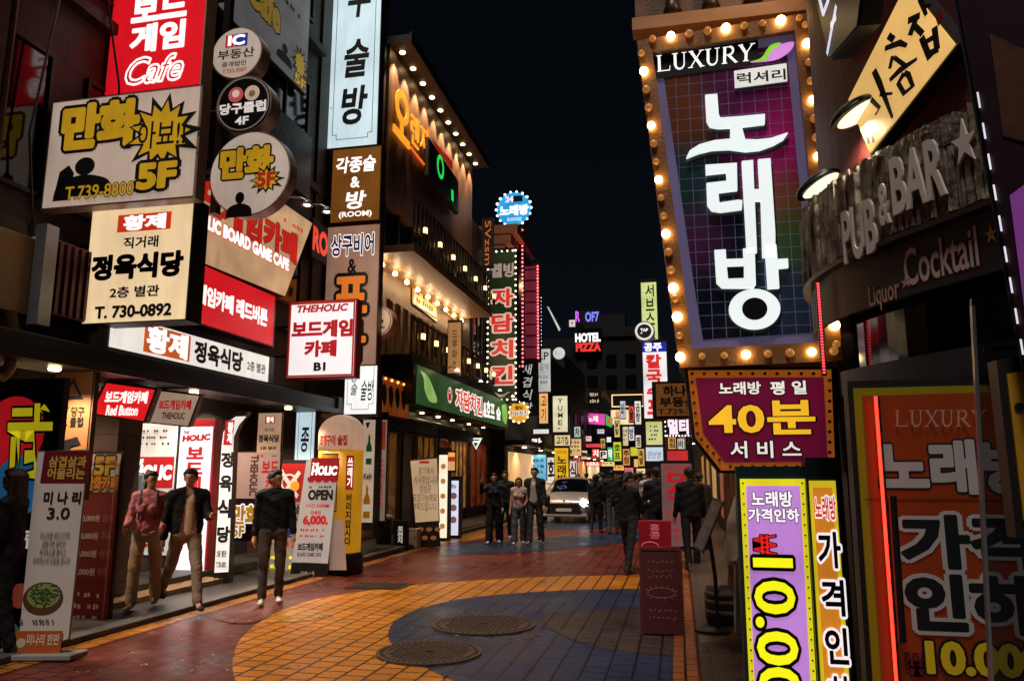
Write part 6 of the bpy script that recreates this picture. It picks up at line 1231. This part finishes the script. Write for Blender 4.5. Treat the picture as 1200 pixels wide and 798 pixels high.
# ================================================================ car
def make_car(loc):
    t = thing('parked_car', 'silver sedan with one headlamp lit, nose towards the camera, in the road', 'car', loc)
    BODY = paint('b4aaa2', .25, .35, .05, 1); CHROME = paint('b0aaa4', .2, .9); TR = paint('0a0a0b', .35)
    # body loft: stations along y from nose to tail: (y, halfwidth, z_low, z_belt, crown)
    st = [(-2.4, .62, .3, .62, .03), (-2.34, .8, .24, .7, .05), (-2.15, .88, .2, .78, .06), (-1.7, .925, .18, .87, .06), (-1.0, .935, .18, .95, .05), (-.3, .935, .18, .97, .02), (.8, .935, .18, .98, .02), (1.6, .93, .2, .99, .03), (2.2, .88, .25, .98, .03), (2.4, .78, .34, .9, .02)]
    bm = bmesh.new(); rings = []
    for y, w_, zl, zb, cr in st:
        pr = [(w_ * .86, zl), (w_ * .98, zl + .12), (w_, zl + (zb - zl) * .5), (w_ * .985, zb - .12), (w_ * .93, zb - .03), (w_ * .72, zb + cr * .7), (w_ * .35, zb + cr), (0, zb + cr * 1.05)]
        full = pr + [(-a, b) for a, b in pr[-2::-1]]; rings.append([bm.verts.new((a, y, b)) for a, b in full])
    for a, b in zip(rings, rings[1:]):
        for k in range(len(a)): bm.faces.new((a[k], a[(k + 1) % len(a)], b[(k + 1) % len(a)], b[k]))
    bm.faces.new(rings[0]); bm.faces.new(rings[-1][::-1]); o = obj('body', bm, BODY, t, True)
    # cabin
    st2 = [(-1.05, .8, .985, .99), (-.35, .76, .985, 1.42), (.1, .74, .985, 1.47), (.9, .74, .985, 1.45), (1.75, .78, .985, 1.02)]
    def cabin(st_, name, mat, grow=0):
        bm = bmesh.new(); rings = []
        for y, w_, z0, z1 in st_:
            tw = w_ * .78 + grow; pr = [(w_ + grow, z0), (w_ * .97 + grow, z0 + (z1 - z0) * .3), (tw, z1 - .06 * (z1 > 1.2)), (tw * .8, z1), (0, z1 + .015)]; full = pr + [(-a, b) for a, b in pr[-2::-1]]; rings.append([bm.verts.new((a, y, b)) for a, b in full])
        for a, b in zip(rings, rings[1:]):
            for k in range(len(a) - 1): bm.faces.new((a[k], a[k + 1], b[k + 1], b[k]))
        return obj(name, bm, mat, t, True)
    cabin(st2, 'glasshouse', glass('06080b', .05))
    bm = bmesh.new(); roof = [(-.38, .60, 1.425), (.1, .585, 1.485), (.9, .585, 1.465), (1.15, .59, 1.37)]; rr_ = []
    for y, w_, z in roof: rr_.append([bm.verts.new((x * w_, y, z + .02 - .05 * abs(x) ** 3)) for x in (-1, -.6, 0, .6, 1)])
    for a, b in zip(rr_, rr_[1:]):
        for k in range(4): bm.faces.new((a[k], a[k + 1], b[k + 1], b[k]))
    obj('roof', bm, BODY, t, True)
    for sx in (-1, 1):
        obj('pillar', T([(sx * .8, -1.05, .99), (sx * .605, -.37, 1.42)], .03, 6), BODY, t)
        m_ = obj('mirror', bev(B(-.1, -.05, -.06, .1, .05, .06), .03, 3), BODY, t, True); m_.location = (sx * 1.0, -.72, 1.03)
        # head lamps
        bm = bmesh.new(); poly(bm, [(sx * .5, .6), (sx * .82, .66), (sx * .84, .72), (sx * .5, .66)], -2.44, -2.28); h_ = obj('headlight', bm, glass('15171a', .05), t)
        if sx > 0:
            bm = bmesh.new(); 
            for x in (.56, .64, .72, .79): poly(bm, circ(x, .63 + (x - .5) * .18, .028, 12), -2.455, -2.442)
            obj('lamp', bm, lit('f4f6ff', 14, .02), h_)
    bm = bmesh.new(); poly(bm, [(-.6, .32), (.6, .32), (.5, .6), (.46, .64), (-.46, .64), (-.5, .6)], -2.43, -2.3); g_ = obj('grille', bm, TR, t)
    bm = bmesh.new()
    for i in range(9):
        for j in range(5): 
            x, z = -.44 + i * .11 + (j % 2) * .05, .36 + j * .06
            if abs(x) < .5: poly(bm, [(x - .03, z), (x, z - .018), (x + .03, z), (x, z + .018)], -2.436, -2.43)
    obj('grille_studs', bm, CHROME, g_)
    obj('number_plate', B(-.26, -2.45, .38, .26, -2.437, .48, .004), paint('c8c4bc', .5), t); obj('bumper', bev(B(-.78, -2.42, .2, .78, -2.2, .3), .03), BODY, t); obj('emblem', lathe([(.05, 0), (.05, .01), (0, .012)], 16), CHROME, t).matrix_basis = Matrix.Translation((0, -2.36, .7)) @ Matrix.Rotation(R(90), 4, 'X')
    wm = None
    for sx in (-1, 1):
        for y in (-1.5, 1.35):
            bm = lathe([(.2, -.1), (.33, -.1), (.345, -.05), (.345, .05), (.33, .1), (.2, .1)], 28); w0 = obj('wheel', bm, paint('0e0e0f', .7), t, True); w0.matrix_basis = Matrix.Translation((sx * .84, y, .345)) @ Matrix.Rotation(R(90), 4, 'Y')
            rb = obj('rim', lathe([(0, -.06), (.06, -.08), (.18, -.06), (.21, -.09), (.21, .09), (.18, .06), (.06, .08), (0, .06)], 20), CHROME, w0, True)
    return t
g = ground(661, 613); make_car((g.x, g.y + 2.4, 0.004))
lamp_light([o for o in bpy.data.objects if o.name.startswith('parked_car')][0], 'SPOT', (.66, -2.5, .68), 260, (1, .96, .9), .05, (R(82), 0, 0), 80, .8)
# ================================================================ people
SCR = bpy.data.scenes.new('scratch')
def caps(bm, a, b, ra, rb, n=14, fl=1.0):
    """tapered capsule; fl flattens it front to back"""
    a = Vector(a); b = Vector(b); d = b - a; L_ = max(d.length, 1e-4); d = d / L_; e = d.cross(Vector((0, 1, 0)))
    if e.length < .1: e = d.cross(Vector((1, 0, 0)))
    e.normalize(); f = e.cross(d); pr = []
    for k in range(5): t_ = R(90 - 90 * k / 5); pr.append((-ra * math.sin(t_), ra * math.cos(t_)))
    for k in range(6): t_ = R(90 * k / 5); pr.append((L_ + rb * math.sin(t_), rb * math.cos(t_)))
    rings = []
    for h, r in pr: rings.append([bm.verts.new(a + d * h + (e * math.cos(2 * math.pi * k / n) + f * fl * math.sin(2 * math.pi * k / n)) * max(r, .0005)) for k in range(n)])
    for p, q in zip(rings, rings[1:]):
        for k in range(n): bm.faces.new((p[k], p[(k + 1) % n], q[(k + 1) % n], q[k]))
    bm.faces.new(rings[0][::-1]); bm.faces.new(rings[-1])
def ell(bm, c, r, M=None):
    q = bmesh.ops.create_icosphere(bm, subdivisions=3, radius=1)['verts']
    for v in q: v.co = Vector(c) + Vector((v.co.x * r[0], v.co.y * r[1], v.co.z * r[2]))
def remesh(bm, vox, smooth=4):
    bmesh.ops.recalc_face_normals(bm, faces=bm.faces[:])
    me = bpy.data.meshes.new('flesh'); bm.to_mesh(me); bm.free(); o = bpy.data.objects.new('flesh', me); SCR.collection.objects.link(o)
    md = o.modifiers.new('r', 'REMESH'); md.mode = 'VOXEL'; md.voxel_size = vox; md.use_smooth_shade = True
    ms = o.modifiers.new('s', 'SMOOTH'); ms.factor = .5; ms.iterations = smooth
    vl = SCR.view_layers[0]
    with bpy.context.temp_override(scene=SCR, view_layer=vl): vl.update(); dg = bpy.context.evaluated_depsgraph_get()
    m2 = bpy.data.meshes.new_from_object(o.evaluated_get(dg)); bpy.data.objects.remove(o); bpy.data.meshes.remove(me)
    m2.materials.clear()
    for p in m2.polygons: p.use_smooth = True
    return m2
def wrinkle(me, amp):
    n = len(me.vertices); co = np.empty(n * 3, 'f'); no = np.empty(n * 3, 'f'); me.vertices.foreach_get('co', co); me.vertices.foreach_get('normal', no)
    co = co.reshape(-1, 3); no = no.reshape(-1, 3); x, y, z = co.T
    f = np.sin(z * 38 + x * 22 + np.sin(y * 19) * 2) * amp + np.sin(z * 90 - x * 40 + y * 50) * amp * .5
    me.vertices.foreach_set('co', (co + no * f[:, None]).ravel()); me.update()
def person(label, loc, rot, H=1.7, female=False, skin='cf9f80', top='1a1a1e', sleeve=1.0, pants='2a2a2e', shoes='d0ccc8', hair='120d0b', long_hair=False, cap=None, legs=((8, 4), (-8, 6)), arms=((5, 8, 15), (5, 8, 15)), inner=None, vox=.014, head=(0, 0), pleat=0, coat=0, group=None, wide=1.0, crop=False, backpack=None):
    """rot: 0 faces the camera. legs: (swing, knee); arms: (swing forward, out, elbow)"""
    H *= .955; k = H / 1.72; t = thing('person', label, 'person', loc, R(rot), group)
    hz = .92; shw = (.165 if female else .19); hw = .095
    P = lambda x, y, z: Vector((x * k, y * k, z * k))
    J = {}; low = 9
    for i, sx in enumerate((-1, 1)):
        a, kn = legs[i]; hip = Vector((sx * hw, 0, hz)); knee = hip + Vector((sx * .012, -.44 * math.sin(R(a)), -.44 * math.cos(R(a)))); an = knee + Vector((0, -.41 * math.sin(R(a - kn)), -.41 * math.cos(R(a - kn))))
        J[i] = (hip, knee, an); low = min(low, an.z)
    dz = .075 - low
    for i in (0, 1): J[i] = tuple(v + Vector((0, 0, dz)) for v in J[i])
    D = Vector((0, 0, dz)); A = {}
    for i, sx in enumerate((-1, 1)):
        sw, out, el = arms[i]; sh = Vector((sx * shw, 0, 1.40)) + D
        d = Vector((sx * math.sin(R(out)), -math.sin(R(sw)) * math.cos(R(out)), -math.cos(R(sw)) * math.cos(R(out)))); eb = sh + d * .285
        q = sw + el; inw = max(0, el - 30) / 160
        d2 = Vector((sx * (math.sin(R(out)) * .6 - inw), -math.sin(R(q)), -math.cos(R(q)))).normalized(); wr = eb + d2 * .245; A[i] = (sh, eb, wr, d2)
    S = lambda v: v * k
    def leg(bm, i, g=0, cuff=0):
        h, n_, a = J[i]; w = wide if g else 1
        caps(bm, S(h), S(n_), (.082 + g) * k, (.052 + g * 1.2 * w) * k); caps(bm, S(n_), S(a + (n_ - a) * cuff), (.05 + g * 1.2 * w) * k, (.034 + g * 1.6 * w) * k)
    def torso(bm, g=0, hem=.95):
        w_ = .8 if female else 1.0
        for sx in (-1, 1):
            caps(bm, S(Vector((sx * .085 * w_, 0, 1.34)) + D), S(Vector((sx * .075 * w_, 0.0, hem)) + D), (.095 + g) * k, (.088 + g * 1.15) * k, 14, .95)
            caps(bm, S(Vector((sx * .02, .0, 1.43)) + D), S(Vector((sx * shw * .93, .0, 1.395)) + D), (.06 + g) * k, (.062 + g) * k)
        caps(bm, S(Vector((0, -.012, 1.3)) + D), S(Vector((0, .0, hem)) + D), (.105 + g) * k, (.1 + g) * k)
        if female: 
            for sx in (-1, 1): ell(bm, S(Vector((sx * .065, -.085, 1.25)) + D), ((.06 + g) * k,) * 3)
    hd = Vector((0, -.02, 1.605)) + D; ht, hy = head; HM = Matrix.Translation(S(hd)) @ Matrix.Rotation(R(hy), 4, 'Z') @ Matrix.Rotation(R(ht), 4, 'X')
    bm = bmesh.new(); torso(bm)
    for i in (0, 1):
        leg(bm, i); sh, eb, wr, d2 = A[i]; caps(bm, S(sh), S(eb), .047 * k, .037 * k); caps(bm, S(eb), S(wr), .037 * k, .026 * k)
        sx = (-1, 1)[i]; side = Vector((sx, 0, 0)); side = (side - d2 * side.dot(d2)).normalized(); nrm = d2.cross(side)
        palm = wr + d2 * .055; caps(bm, S(wr + d2 * .01), S(palm + d2 * .02), .026 * k, .032 * k, 10)
        fw = side.cross(d2).normalized()
        for f in range(4):
            o_ = fw * (f - 1.5) * .019; L_ = (.06, .07, .066, .05)[f]; m_ = palm + d2 * (.03 + L_ * .5) + o_; caps(bm, S(palm + o_ * .8), S(m_), .0095 * k, .0085 * k, 8); caps(bm, S(m_), S(m_ + (d2 - side * .7).normalized() * L_ * .6), .0085 * k, .0075 * k, 8)
        th = wr + d2 * .03; caps(bm, S(th), S(th + (d2 * .6 + fw * (-1) * .8).normalized() * .055), .011 * k, .009 * k, 8)
        h, n_, a = J[i]; caps(bm, S(a), S(a + Vector((0, -.12, -.045))), .034 * k, .026 * k)
    caps(bm, S(Vector((0, 0, 1.42)) + D), S(hd + Vector((0, .012, -.06))), .052 * k, .048 * k)
    hb = bmesh.new(); ell(hb, (0, .01, .025), (.074, .092, .095)); caps(hb, (0, -.028, -.05), (0, -.02, .0), .045, .06); caps(hb, (0, -.088, -.012), (0, -.082, .028), .014, .009); caps(hb, (-.03, -.075, .036), (.03, -.075, .036), .012, .012)
    for sx in (-1, 1): ell(hb, (sx * .076, .012, 0), (.012, .022, .03))
    caps(hb, (-.016, -.076, -.047), (.016, -.076, -.047), .009, .009)
    bmesh.ops.transform(hb, matrix=HM @ Matrix.Scale(k, 4), verts=hb.verts[:]); tmp = bpy.data.meshes.new('t'); hb.to_mesh(tmp); hb.free(); bm.from_mesh(tmp); bpy.data.meshes.remove(tmp)
    SK = paint(skin, .5, 0, .06, 20)
    body = link('body', remesh(bm, vox * .62 * k, 3), SK, t)
    hk = HM @ Matrix.Scale(k, 4)
    if vox < .02:
        bm = bmesh.new()
        for sx in (-1, 1): ell(bm, (sx * .031, -.081, .013), (.012, .008, .006))
        bmesh.ops.transform(bm, matrix=hk, verts=bm.verts[:]); obj('eyes', bm, paint('16100e', .2), body, True)
        bm = bmesh.new()
        for sx in (-1, 1): caps(bm, (sx * .018, -.087, .036), (sx * .044, -.08, .038), .004, .003, 6)
        bmesh.ops.transform(bm, matrix=hk, verts=bm.verts[:]); obj('eyebrows', bm, paint(hair, .6), body, True)
        bm = bmesh.new(); caps(bm, (-.018, -.083, -.047), (.018, -.083, -.047), .0055, .0055, 6); bmesh.ops.transform(bm, matrix=hk, verts=bm.verts[:]); obj('lips', bm, paint('8a4a42', .4), body, True)
    # hair
    HR = paint(hair, .45, 0, .4, 30, .5, .5, 90); bm = bmesh.new(); ell(bm, (0, .028, .048), (.084, .09, .09)); ell(bm, (0, -.02, .095), (.066, .068, .04))
    for sx in (-1, 1): caps(bm, (sx * .07, .02, .02), (sx * .066, -.012, .07), .022, .024)
    if not female or not long_hair: caps(bm, (0, .06, -.02), (0, .05, .04), .05, .06)
    if long_hair:
        for sx in (-1, 1): caps(bm, (sx * .07, .02, .05), (sx * .085, .02, -.17), .032, .026)
        caps(bm, (0, .07, .04), (0, .085, -.2), .07, .06)
    elif female: caps(bm, (0, .085, .02), (0, .12, -.09), .045, .03)
    bmesh.ops.transform(bm, matrix=hk, verts=bm.verts[:]); link('hair', remesh(bm, .009 * k, 2), HR, t)
    if cap:
        bm = bmesh.new(); ell(bm, (0, .018, .07), (.094, .104, .074)); v = [x for x in bm.verts if x.co.z < .055]
        bmesh.ops.delete(bm, geom=v, context='VERTS'); b2_ = [bm.verts.new((.07 * math.cos(a), -.06 - .1 * math.sin(a) * (1 if 1 else 0), .058 - .012 * math.sin(a))) for a in [math.pi * i / 10 for i in range(11)]]; bm.faces.new(b2_)
        bmesh.ops.solidify(bm, geom=bm.faces[:], thickness=.006); bmesh.ops.transform(bm, matrix=hk, verts=bm.verts[:]); obj('cap', bm, paint(cap, .7), t, True)
    # clothes
    TM = paint(top, .75, 0, .25, 7, .35, .3, 14); bm = bmesh.new(); hem = .97 if not crop else 1.1; torso(bm, .03 if inner else .018, (.985 if inner else hem) - coat)
    if coat:
        caps(bm, S(Vector((0, .01, 1.0)) + D), S(Vector((0, .03, 1.0 - coat)) + D), .15 * k, (.17 + .05 * coat) * k)
    for i in (0, 1):
        sh, eb, wr, d2 = A[i]
        if sleeve > 0:
            caps(bm, S(sh), S(sh + (eb - sh) * min(1, sleeve * 2)), .064 * k, .056 * k)
            if sleeve > .5: caps(bm, S(eb), S(eb + (wr - eb) * min(1, sleeve * 2 - 1) * .94), .056 * k, .046 * k)
    caps(bm, S(Vector((0, .005, 1.44)) + D), S(Vector((0, .008, 1.47)) + D), .066 * k, .064 * k)
    sm = remesh(bm, vox * k, 3)
    wrinkle(sm, .0035)
    if inner:
        bj = bmesh.new(); bj.from_mesh(sm); zt = S(Vector((0, 0, 1.5)) + D).z; zb = S(Vector((0, 0, .85)) + D).z
        dl_ = [v for v in bj.verts if v.co.y < -.02 * k and abs(v.co.x + .01) < (.035 + .075 * (zt - v.co.z) / (zt - zb)) * k and v.co.z > zb - .2]
        bmesh.ops.delete(bj, geom=dl_, context='VERTS'); bj.to_mesh(sm); bj.free()
    link('jacket' if inner else ('coat' if coat else 'shirt'), sm, TM, t)
    if inner:      # light front seen between the open jacket edges
        bm = bmesh.new(); torso(bm, .012, .95)
        link('shirt', remesh(bm, vox * k, 2), paint(inner, .75, 0, .12, 8, .3, .3, 14), t)
    if pants:
        bm = bmesh.new(); caps(bm, S(Vector((-.07, 0, .93)) + D), S(Vector((.07, 0, .93)) + D), .112 * k, .112 * k); caps(bm, S(Vector((-.06, 0.005, 1.02)) + D), S(Vector((.06, 0.005, 1.02)) + D), .1 * k, .1 * k)
        for i in (0, 1): leg(bm, i, .016, .06)
        pm_ = remesh(bm, vox * k, 3)
        wrinkle(pm_, .003)
        link('trousers', pm_, paint(pants, .8, 0, .22, 7, .35, .3, 14), t)
    bm = bmesh.new()
    for i in (0, 1):
        h, n_, a = J[i]; lift = a.z - .075; pit = R((legs[i][0] - legs[i][1]) * .6) if lift > .02 else 0
        M_ = Matrix.Translation(S(a)) @ Matrix.Rotation(-pit, 4, 'X') @ Matrix.Scale(k, 4); sx = (-1, 1)[i]; b3_ = bmesh.new()
        caps(b3_, (0, .03, -.035), (sx * .012, -.13, -.044), .042, .034, 12); caps(b3_, (0, .02, .0), (0, .01, .02), .046, .046); ell(b3_, (sx * .012, -.12, -.046), (.045, .06, .028))
        bmesh.ops.transform(b3_, matrix=M_, verts=b3_.verts[:]); tmp = bpy.data.meshes.new('t'); b3_.to_mesh(tmp); b3_.free(); bm.from_mesh(tmp); bpy.data.meshes.remove(tmp)
    link('shoes', remesh(bm, .01 * k, 2), paint(shoes, .6), t)
    if backpack:
        for sx in (-1, 1): obj('strap', T([S(Vector((sx * .1, -.11, 1.12)) + D), S(Vector((sx * .1, -.135, 1.3)) + D), S(Vector((sx * .1, -.05, 1.475)) + D), S(Vector((sx * .1, .11, 1.38)) + D)], .014 * k, 6), paint(backpack, .7), t, True)
    return t
def at(px, py, z=0): g = ground(px, py, z); return (g.x, g.y, z + .012)
person('woman in a pink shirt and khaki trousers strolling along the shop step', at(166, 713, .05), 25, 1.66, True, top='c87880', pants='b49c7c', shoes='b8a898', arms=((10, 10, 55), (12, 12, 50)), legs=((12, 6), (-10, 10)), head=(2, 38), wide=1.5, backpack='3a2a26', vox=.011)
person('man in a black jacket over a cream shirt striding past the white lightbox', at(212, 713, .05), 50, 1.73, top='141317', inner='d8c0a4', pants='8a7868', shoes='15151a', arms=((-6, 10, 14), (22, 8, 72)), legs=((-26, 22), (22, 4)), head=(4, -35), vox=.011)
person('person in a denim shirt and dark cap partly hidden behind the woman', at(141, 684, .2), 10, 1.74, top='4a5564', pants='20242c', shoes='a8a09a', cap='6a2a26', head=(22, 15), arms=((28, 6, 50), (28, 6, 50)), vox=.014)
person('man in a black shirt and grey trousers looking off to the right', at(316, 708), 30, 1.72, top='0f0f13', sleeve=.95, pants='4f4640', shoes='d8d4cc', arms=((-4, 6, 10), (-2, 9, 12)), legs=((6, 4), (-4, 6)), head=(0, 55), vox=.011)
person('dark figure cut off by the left frame edge beside the black panel', at(-4, 770), -70, 1.72, True, top='141016', pants='100f12', shoes='1a1a1a', hair='3a2016', long_hair=True, vox=.014, skin='8a6450')
person('woman in a long black outfit waving, leftmost of the walking four', at(579, 637), 0, 1.68, True, top='121214', pants='101012', shoes='c8c4c0', long_hair=True, wide=2.6, arms=((60, 25, 95), (8, 10, 10)), head=(0, 10), vox=.016)
person('man in a black printed shirt walking behind the other three', at(592, 632), 0, 1.74, top='151518', pants='17171a', shoes='b8b4b0', sleeve=.6, wide=1.6, vox=.018)
person('woman in a pale tank top and grey jeans walking in the street', at(608, 638), 6, 1.58, True, skin='c09074', top='b89c8c', sleeve=.12, pants='4a4c50', shoes='b0aca8', hair='5a3a26', long_hair=True, wide=2.2, arms=((2, 8, 8), (12, 10, 60)), vox=.014)
person('tall man in a dark jacket over a pale shirt beside the tank top woman', at(627, 638), -6, 1.82, top='1c1d24', inner='b8a898', pants='3c3936', shoes='6a6866', wide=1.8, arms=((14, 8, 70), (4, 8, 18)), vox=.014)
t = thing('shoulder_bag', 'black shoulder bag hanging by the tall man in the dark jacket', 'bag', (ground(632, 638).x + .12, ground(627, 638).y - .02, .86)); obj('body', bev(B(-.14, -.08, 0, .14, .08, .26), .03), paint('101013', .5), t, True); obj('strap', T([(-.1, 0, .25), (-.16, -.0, .62), (-.1, .04, .64), (.08, .0, .25)], .012, 6), paint('101013', .5), t)
crowd = [  # px, py, rot, H, fem, top, pants, label, kw
    (699, 625, 170, 1.66, True, '101014', '1a1a1e', 'woman in black with her back turned beside the car', dict(long_hair=True)),
    (719, 626, 185, 1.78, False, '15171c', '3c3a3a', 'broad man in a dark jacket walking away past the car', dict()),
    (708, 616, 175, 1.7, False, '1a1a1e', '2a2a2e', 'dark clad walker just ahead of the broad man', dict()),
    (734, 614, 190, 1.7, False, '26262c', '1c1c20', 'walker with a grey top deeper in the crowd', dict()),
    (738, 672, 150, 1.7, True, '151317', '23262c', 'woman in dark clothes bent over her phone', dict(head=(28, 0), arms=((30, 6, 70), (30, 6, 70)), legs=((-14, 4), (12, 4)))),
    (772, 660, 200, 1.8, False, '0f1013', '131316', 'tall man in black seen from behind at the kerb', dict()),
    (764, 640, 165, 1.78, False, 'b8b4b4', '26262a', 'man in a pale shirt half hidden behind the tall man', dict()),
    (812, 668, 195, 1.78, False, '0f0f12', '121214', 'man in black standing by the right wall', dict()),
    (798, 648, 10, 1.68, True, '2a2022', '1a1a1d', 'woman in a brown top facing the camera by the pink banner', dict(long_hair=True)),
    (752, 618, 178, 1.72, False, '1d2024', '202024', 'distant walker right of the phone woman', dict()),
    (688, 606, 180, 1.7, False, '5a2f2c', '222226', 'distant walker in a reddish top behind the car', dict()),
    (726, 604, 5, 1.65, True, '6a5a55', '2a2a30', 'distant woman in a brown grey top walking closer', dict(long_hair=True)),
    (745, 602, 0, 1.72, False, '3a3c44', '2a2a2e', 'distant man in slate clothes walking closer', dict()),
    (660, 600, 0, 1.7, False, '4a3a34', '25252a', 'far passer by behind the car roof', dict()),
    (764, 606, 182, 1.7, False, '2c2c34', '1c1c20', 'far walker at the right end of the crowd', dict()),
    (782, 612, 170, 1.66, True, '3a2630', '1c1c20', 'far woman in a plum top near the right shops', dict(long_hair=True)),
    (703, 600, 0, 1.74, False, 'a8a098', '2c3a50', 'far man in an off white top and blue jeans by the headlamp', dict(legs=((16, 6), (-14, 10)))),
    (714, 603, 178, 1.62, True, '7a4a40', '3a3028', 'far woman in a rust top walking away', dict(long_hair=True, legs=((-14, 8), (14, 4)))),
    (740, 608, 186, 1.76, False, '30384a', '5a5048', 'far man in a navy top and tan trousers', dict(arms=((18, 6, 30), (-16, 6, 12)))),
    (757, 612, 4, 1.68, True, '8a8078', '1e1e24', 'far woman in a stone grey coat facing the camera', dict(coat=.3)),
    (722, 597, 0, 1.72, False, '50544a', '2a2a2a', 'distant man in olive between the walkers', dict()),
    (775, 600, 180, 1.7, False, '6a3030', '202024', 'distant man in a maroon top by the red box sign', dict()),
    (790, 622, 190, 1.74, False, '3c4450', '24262c', 'man in a slate jacket passing the right shops', dict(legs=((14, 6), (-12, 8)))),
    (678, 598, 0, 1.66, True, '9a7a70', '303038', 'far woman in a blush top beyond the car', dict(long_hair=True)),
    (747, 634, 175, 1.72, False, '4a4038', '1f2024', 'man in a brown jacket just past the phone woman', dict(legs=((18, 8), (-16, 12)))),
    (784, 634, 20, 1.66, True, '7c7488', '24242a', 'woman in a lilac grey top turned towards the street', dict(long_hair=True, head=(0, 40))),
    (706, 610, 182, 1.76, False, '606470', '2a2c34', 'walker in a pewter jacket between the woman in black and broad man', dict(legs=((-16, 10), (16, 4)))),
    (729, 618, 176, 1.64, True, '38202a', '14141a', 'woman in a wine coloured coat walking away mid crowd', dict(long_hair=True, coat=.25)),
    (823, 650, 185, 1.7, False, '2c2a2a', '1a1a1c', 'man in charcoal by the wall behind the slanted menu', dict())]
for px, py, rot, H, fem, top, pants, lab, kw in crowd:
    person(lab, at(px, py), rot, H, fem, top=top, pants=pants, group='people in the street crowd', shoes='2a2a2c', vox=.02 if py > 630 else .028, **kw)
t = thing('hanging_coat', 'long white coat hanging by the wall, half hidden by the lilac lightbox', 'coat', (.69, 7.5, .1))
rg = random.Random(2); bm = bmesh.new(); rows = []; NN = 56; ph = [rg.uniform(0, 6.28) for _ in range(4)]
for j in range(30):
    f = j / 29; z = 1.36 - 1.2 * f; w_ = .06 + .15 * min(1, f * 5) ** .6 + .06 * f; d_ = .05 + .05 * min(1, f * 4) + .05 * f; am = .035 * max(0, f - .12)
    rows.append([bm.verts.new((w_ * math.cos(a) * (1 + am * 2 * math.sin(7 * a + ph[0] + f * 2)) + .02 * f, d_ * math.sin(a) + am * math.sin(11 * a + ph[1] - f * 3), z + (.03 * math.sin(3 * a + ph[2]) if j == 29 else 0))) for a in [2 * math.pi * i / NN for i in range(NN)]])
for a, b in zip(rows, rows[1:]):
    for i in range(NN): bm.faces.new((a[i], a[(i + 1) % NN], b[(i + 1) % NN], b[i]))
CT = paint('d8d2ca', .8, 0, .1, 5, .2); obj('coat_body', bm, CT, t, True)
for sx in (-1, 1):
    pts = [(sx * .14, 0, 1.3), (sx * .21, -.03, 1.1), (sx * .235, -.05, .9), (sx * .22, -.09, .72)]; obj('sleeve', T(smooth_pts(pts, n=4), [.05 + .014 * i / 12 + .003 * math.sin(i * 1.7) for i in range(13)], 12), CT, t, True)
obj('hanger', T([(-.12, 0, 1.34), (0, 0, 1.42), (.12, 0, 1.34)], .008, 6), STEEL, t); obj('hook', T([(0, 0, 1.42), (0, 0, 1.5), (.3, .0, 1.56), (.58, 0, 1.56)], .006, 6), STEEL, t)
t = thing('shoulder_bag', 'small black bag hanging against the white coat', 'bag', (.57, 7.3, .72)); obj('body', bev(B(-.09, -.05, 0, .09, .05, .18), .025), paint('121214', .4), t, True); obj('strap', T([(-.07, 0, .17), (-.02, .12, .55), (.04, .18, .62), (.07, 0, .17)], .008, 6), paint('121214', .4), t)
# ================================================================ overhead cables and small things
def cable(a, b, sag, label):
    a = Vector(a); b = Vector(b); pts = [a.lerp(b, i / 12) + Vector((0, 0, -sag * 4 * (i / 12) * (1 - i / 12))) for i in range(13)]
    o = obj('cable', T([p - a for p in pts], .012, 5), BLACK); o.location = a; tag(o, label, 'cable')
cable((-6.7, 13.6, 9.0), (-6.6, 24.5, 8.3), .4, 'black cable sagging along the timber building front')
for i, (px, py, pxw, pyw) in enumerate(((383, 246, 352, 243), (360, 238, 330, 232))):
    p = hit(px, py, Vector((-5.9, 0, 0)), Vector((1, 0, 0))); t = thing('gooseneck_lamp', ['gooseneck lamp reaching out above the white red rimmed sign', 'gooseneck lamp over the peach slanted fascia'][i], 'lamp', p, group='gooseneck lamps on the corner building')
    obj('arm', T([(-.85, 0, -.02), (-.5, 0, .14), (-.12, 0, .1), (0, 0, .04)], .014, 6), paint('8a8580', .4, .6), t); bm = lathe([(.02, .06), (.07, .02), (.1, -.05), (.09, -.05), (.0, .0)], 16); obj('shade', bm, paint('8a8580', .4, .6), t, True); o = obj('lamp', lathe([(.05, 0), (.05, .02), (0, .03)], 14), lit('ffe8c0', 12, .02), t); o.location = (0, 0, -.045)
    lamp_light(t, 'SPOT', (-.02, 0, -.06), 40, (1, .85, .65), .06, (R(20), R(-35), 0), 140)

bpy.data.scenes.remove(SCR)
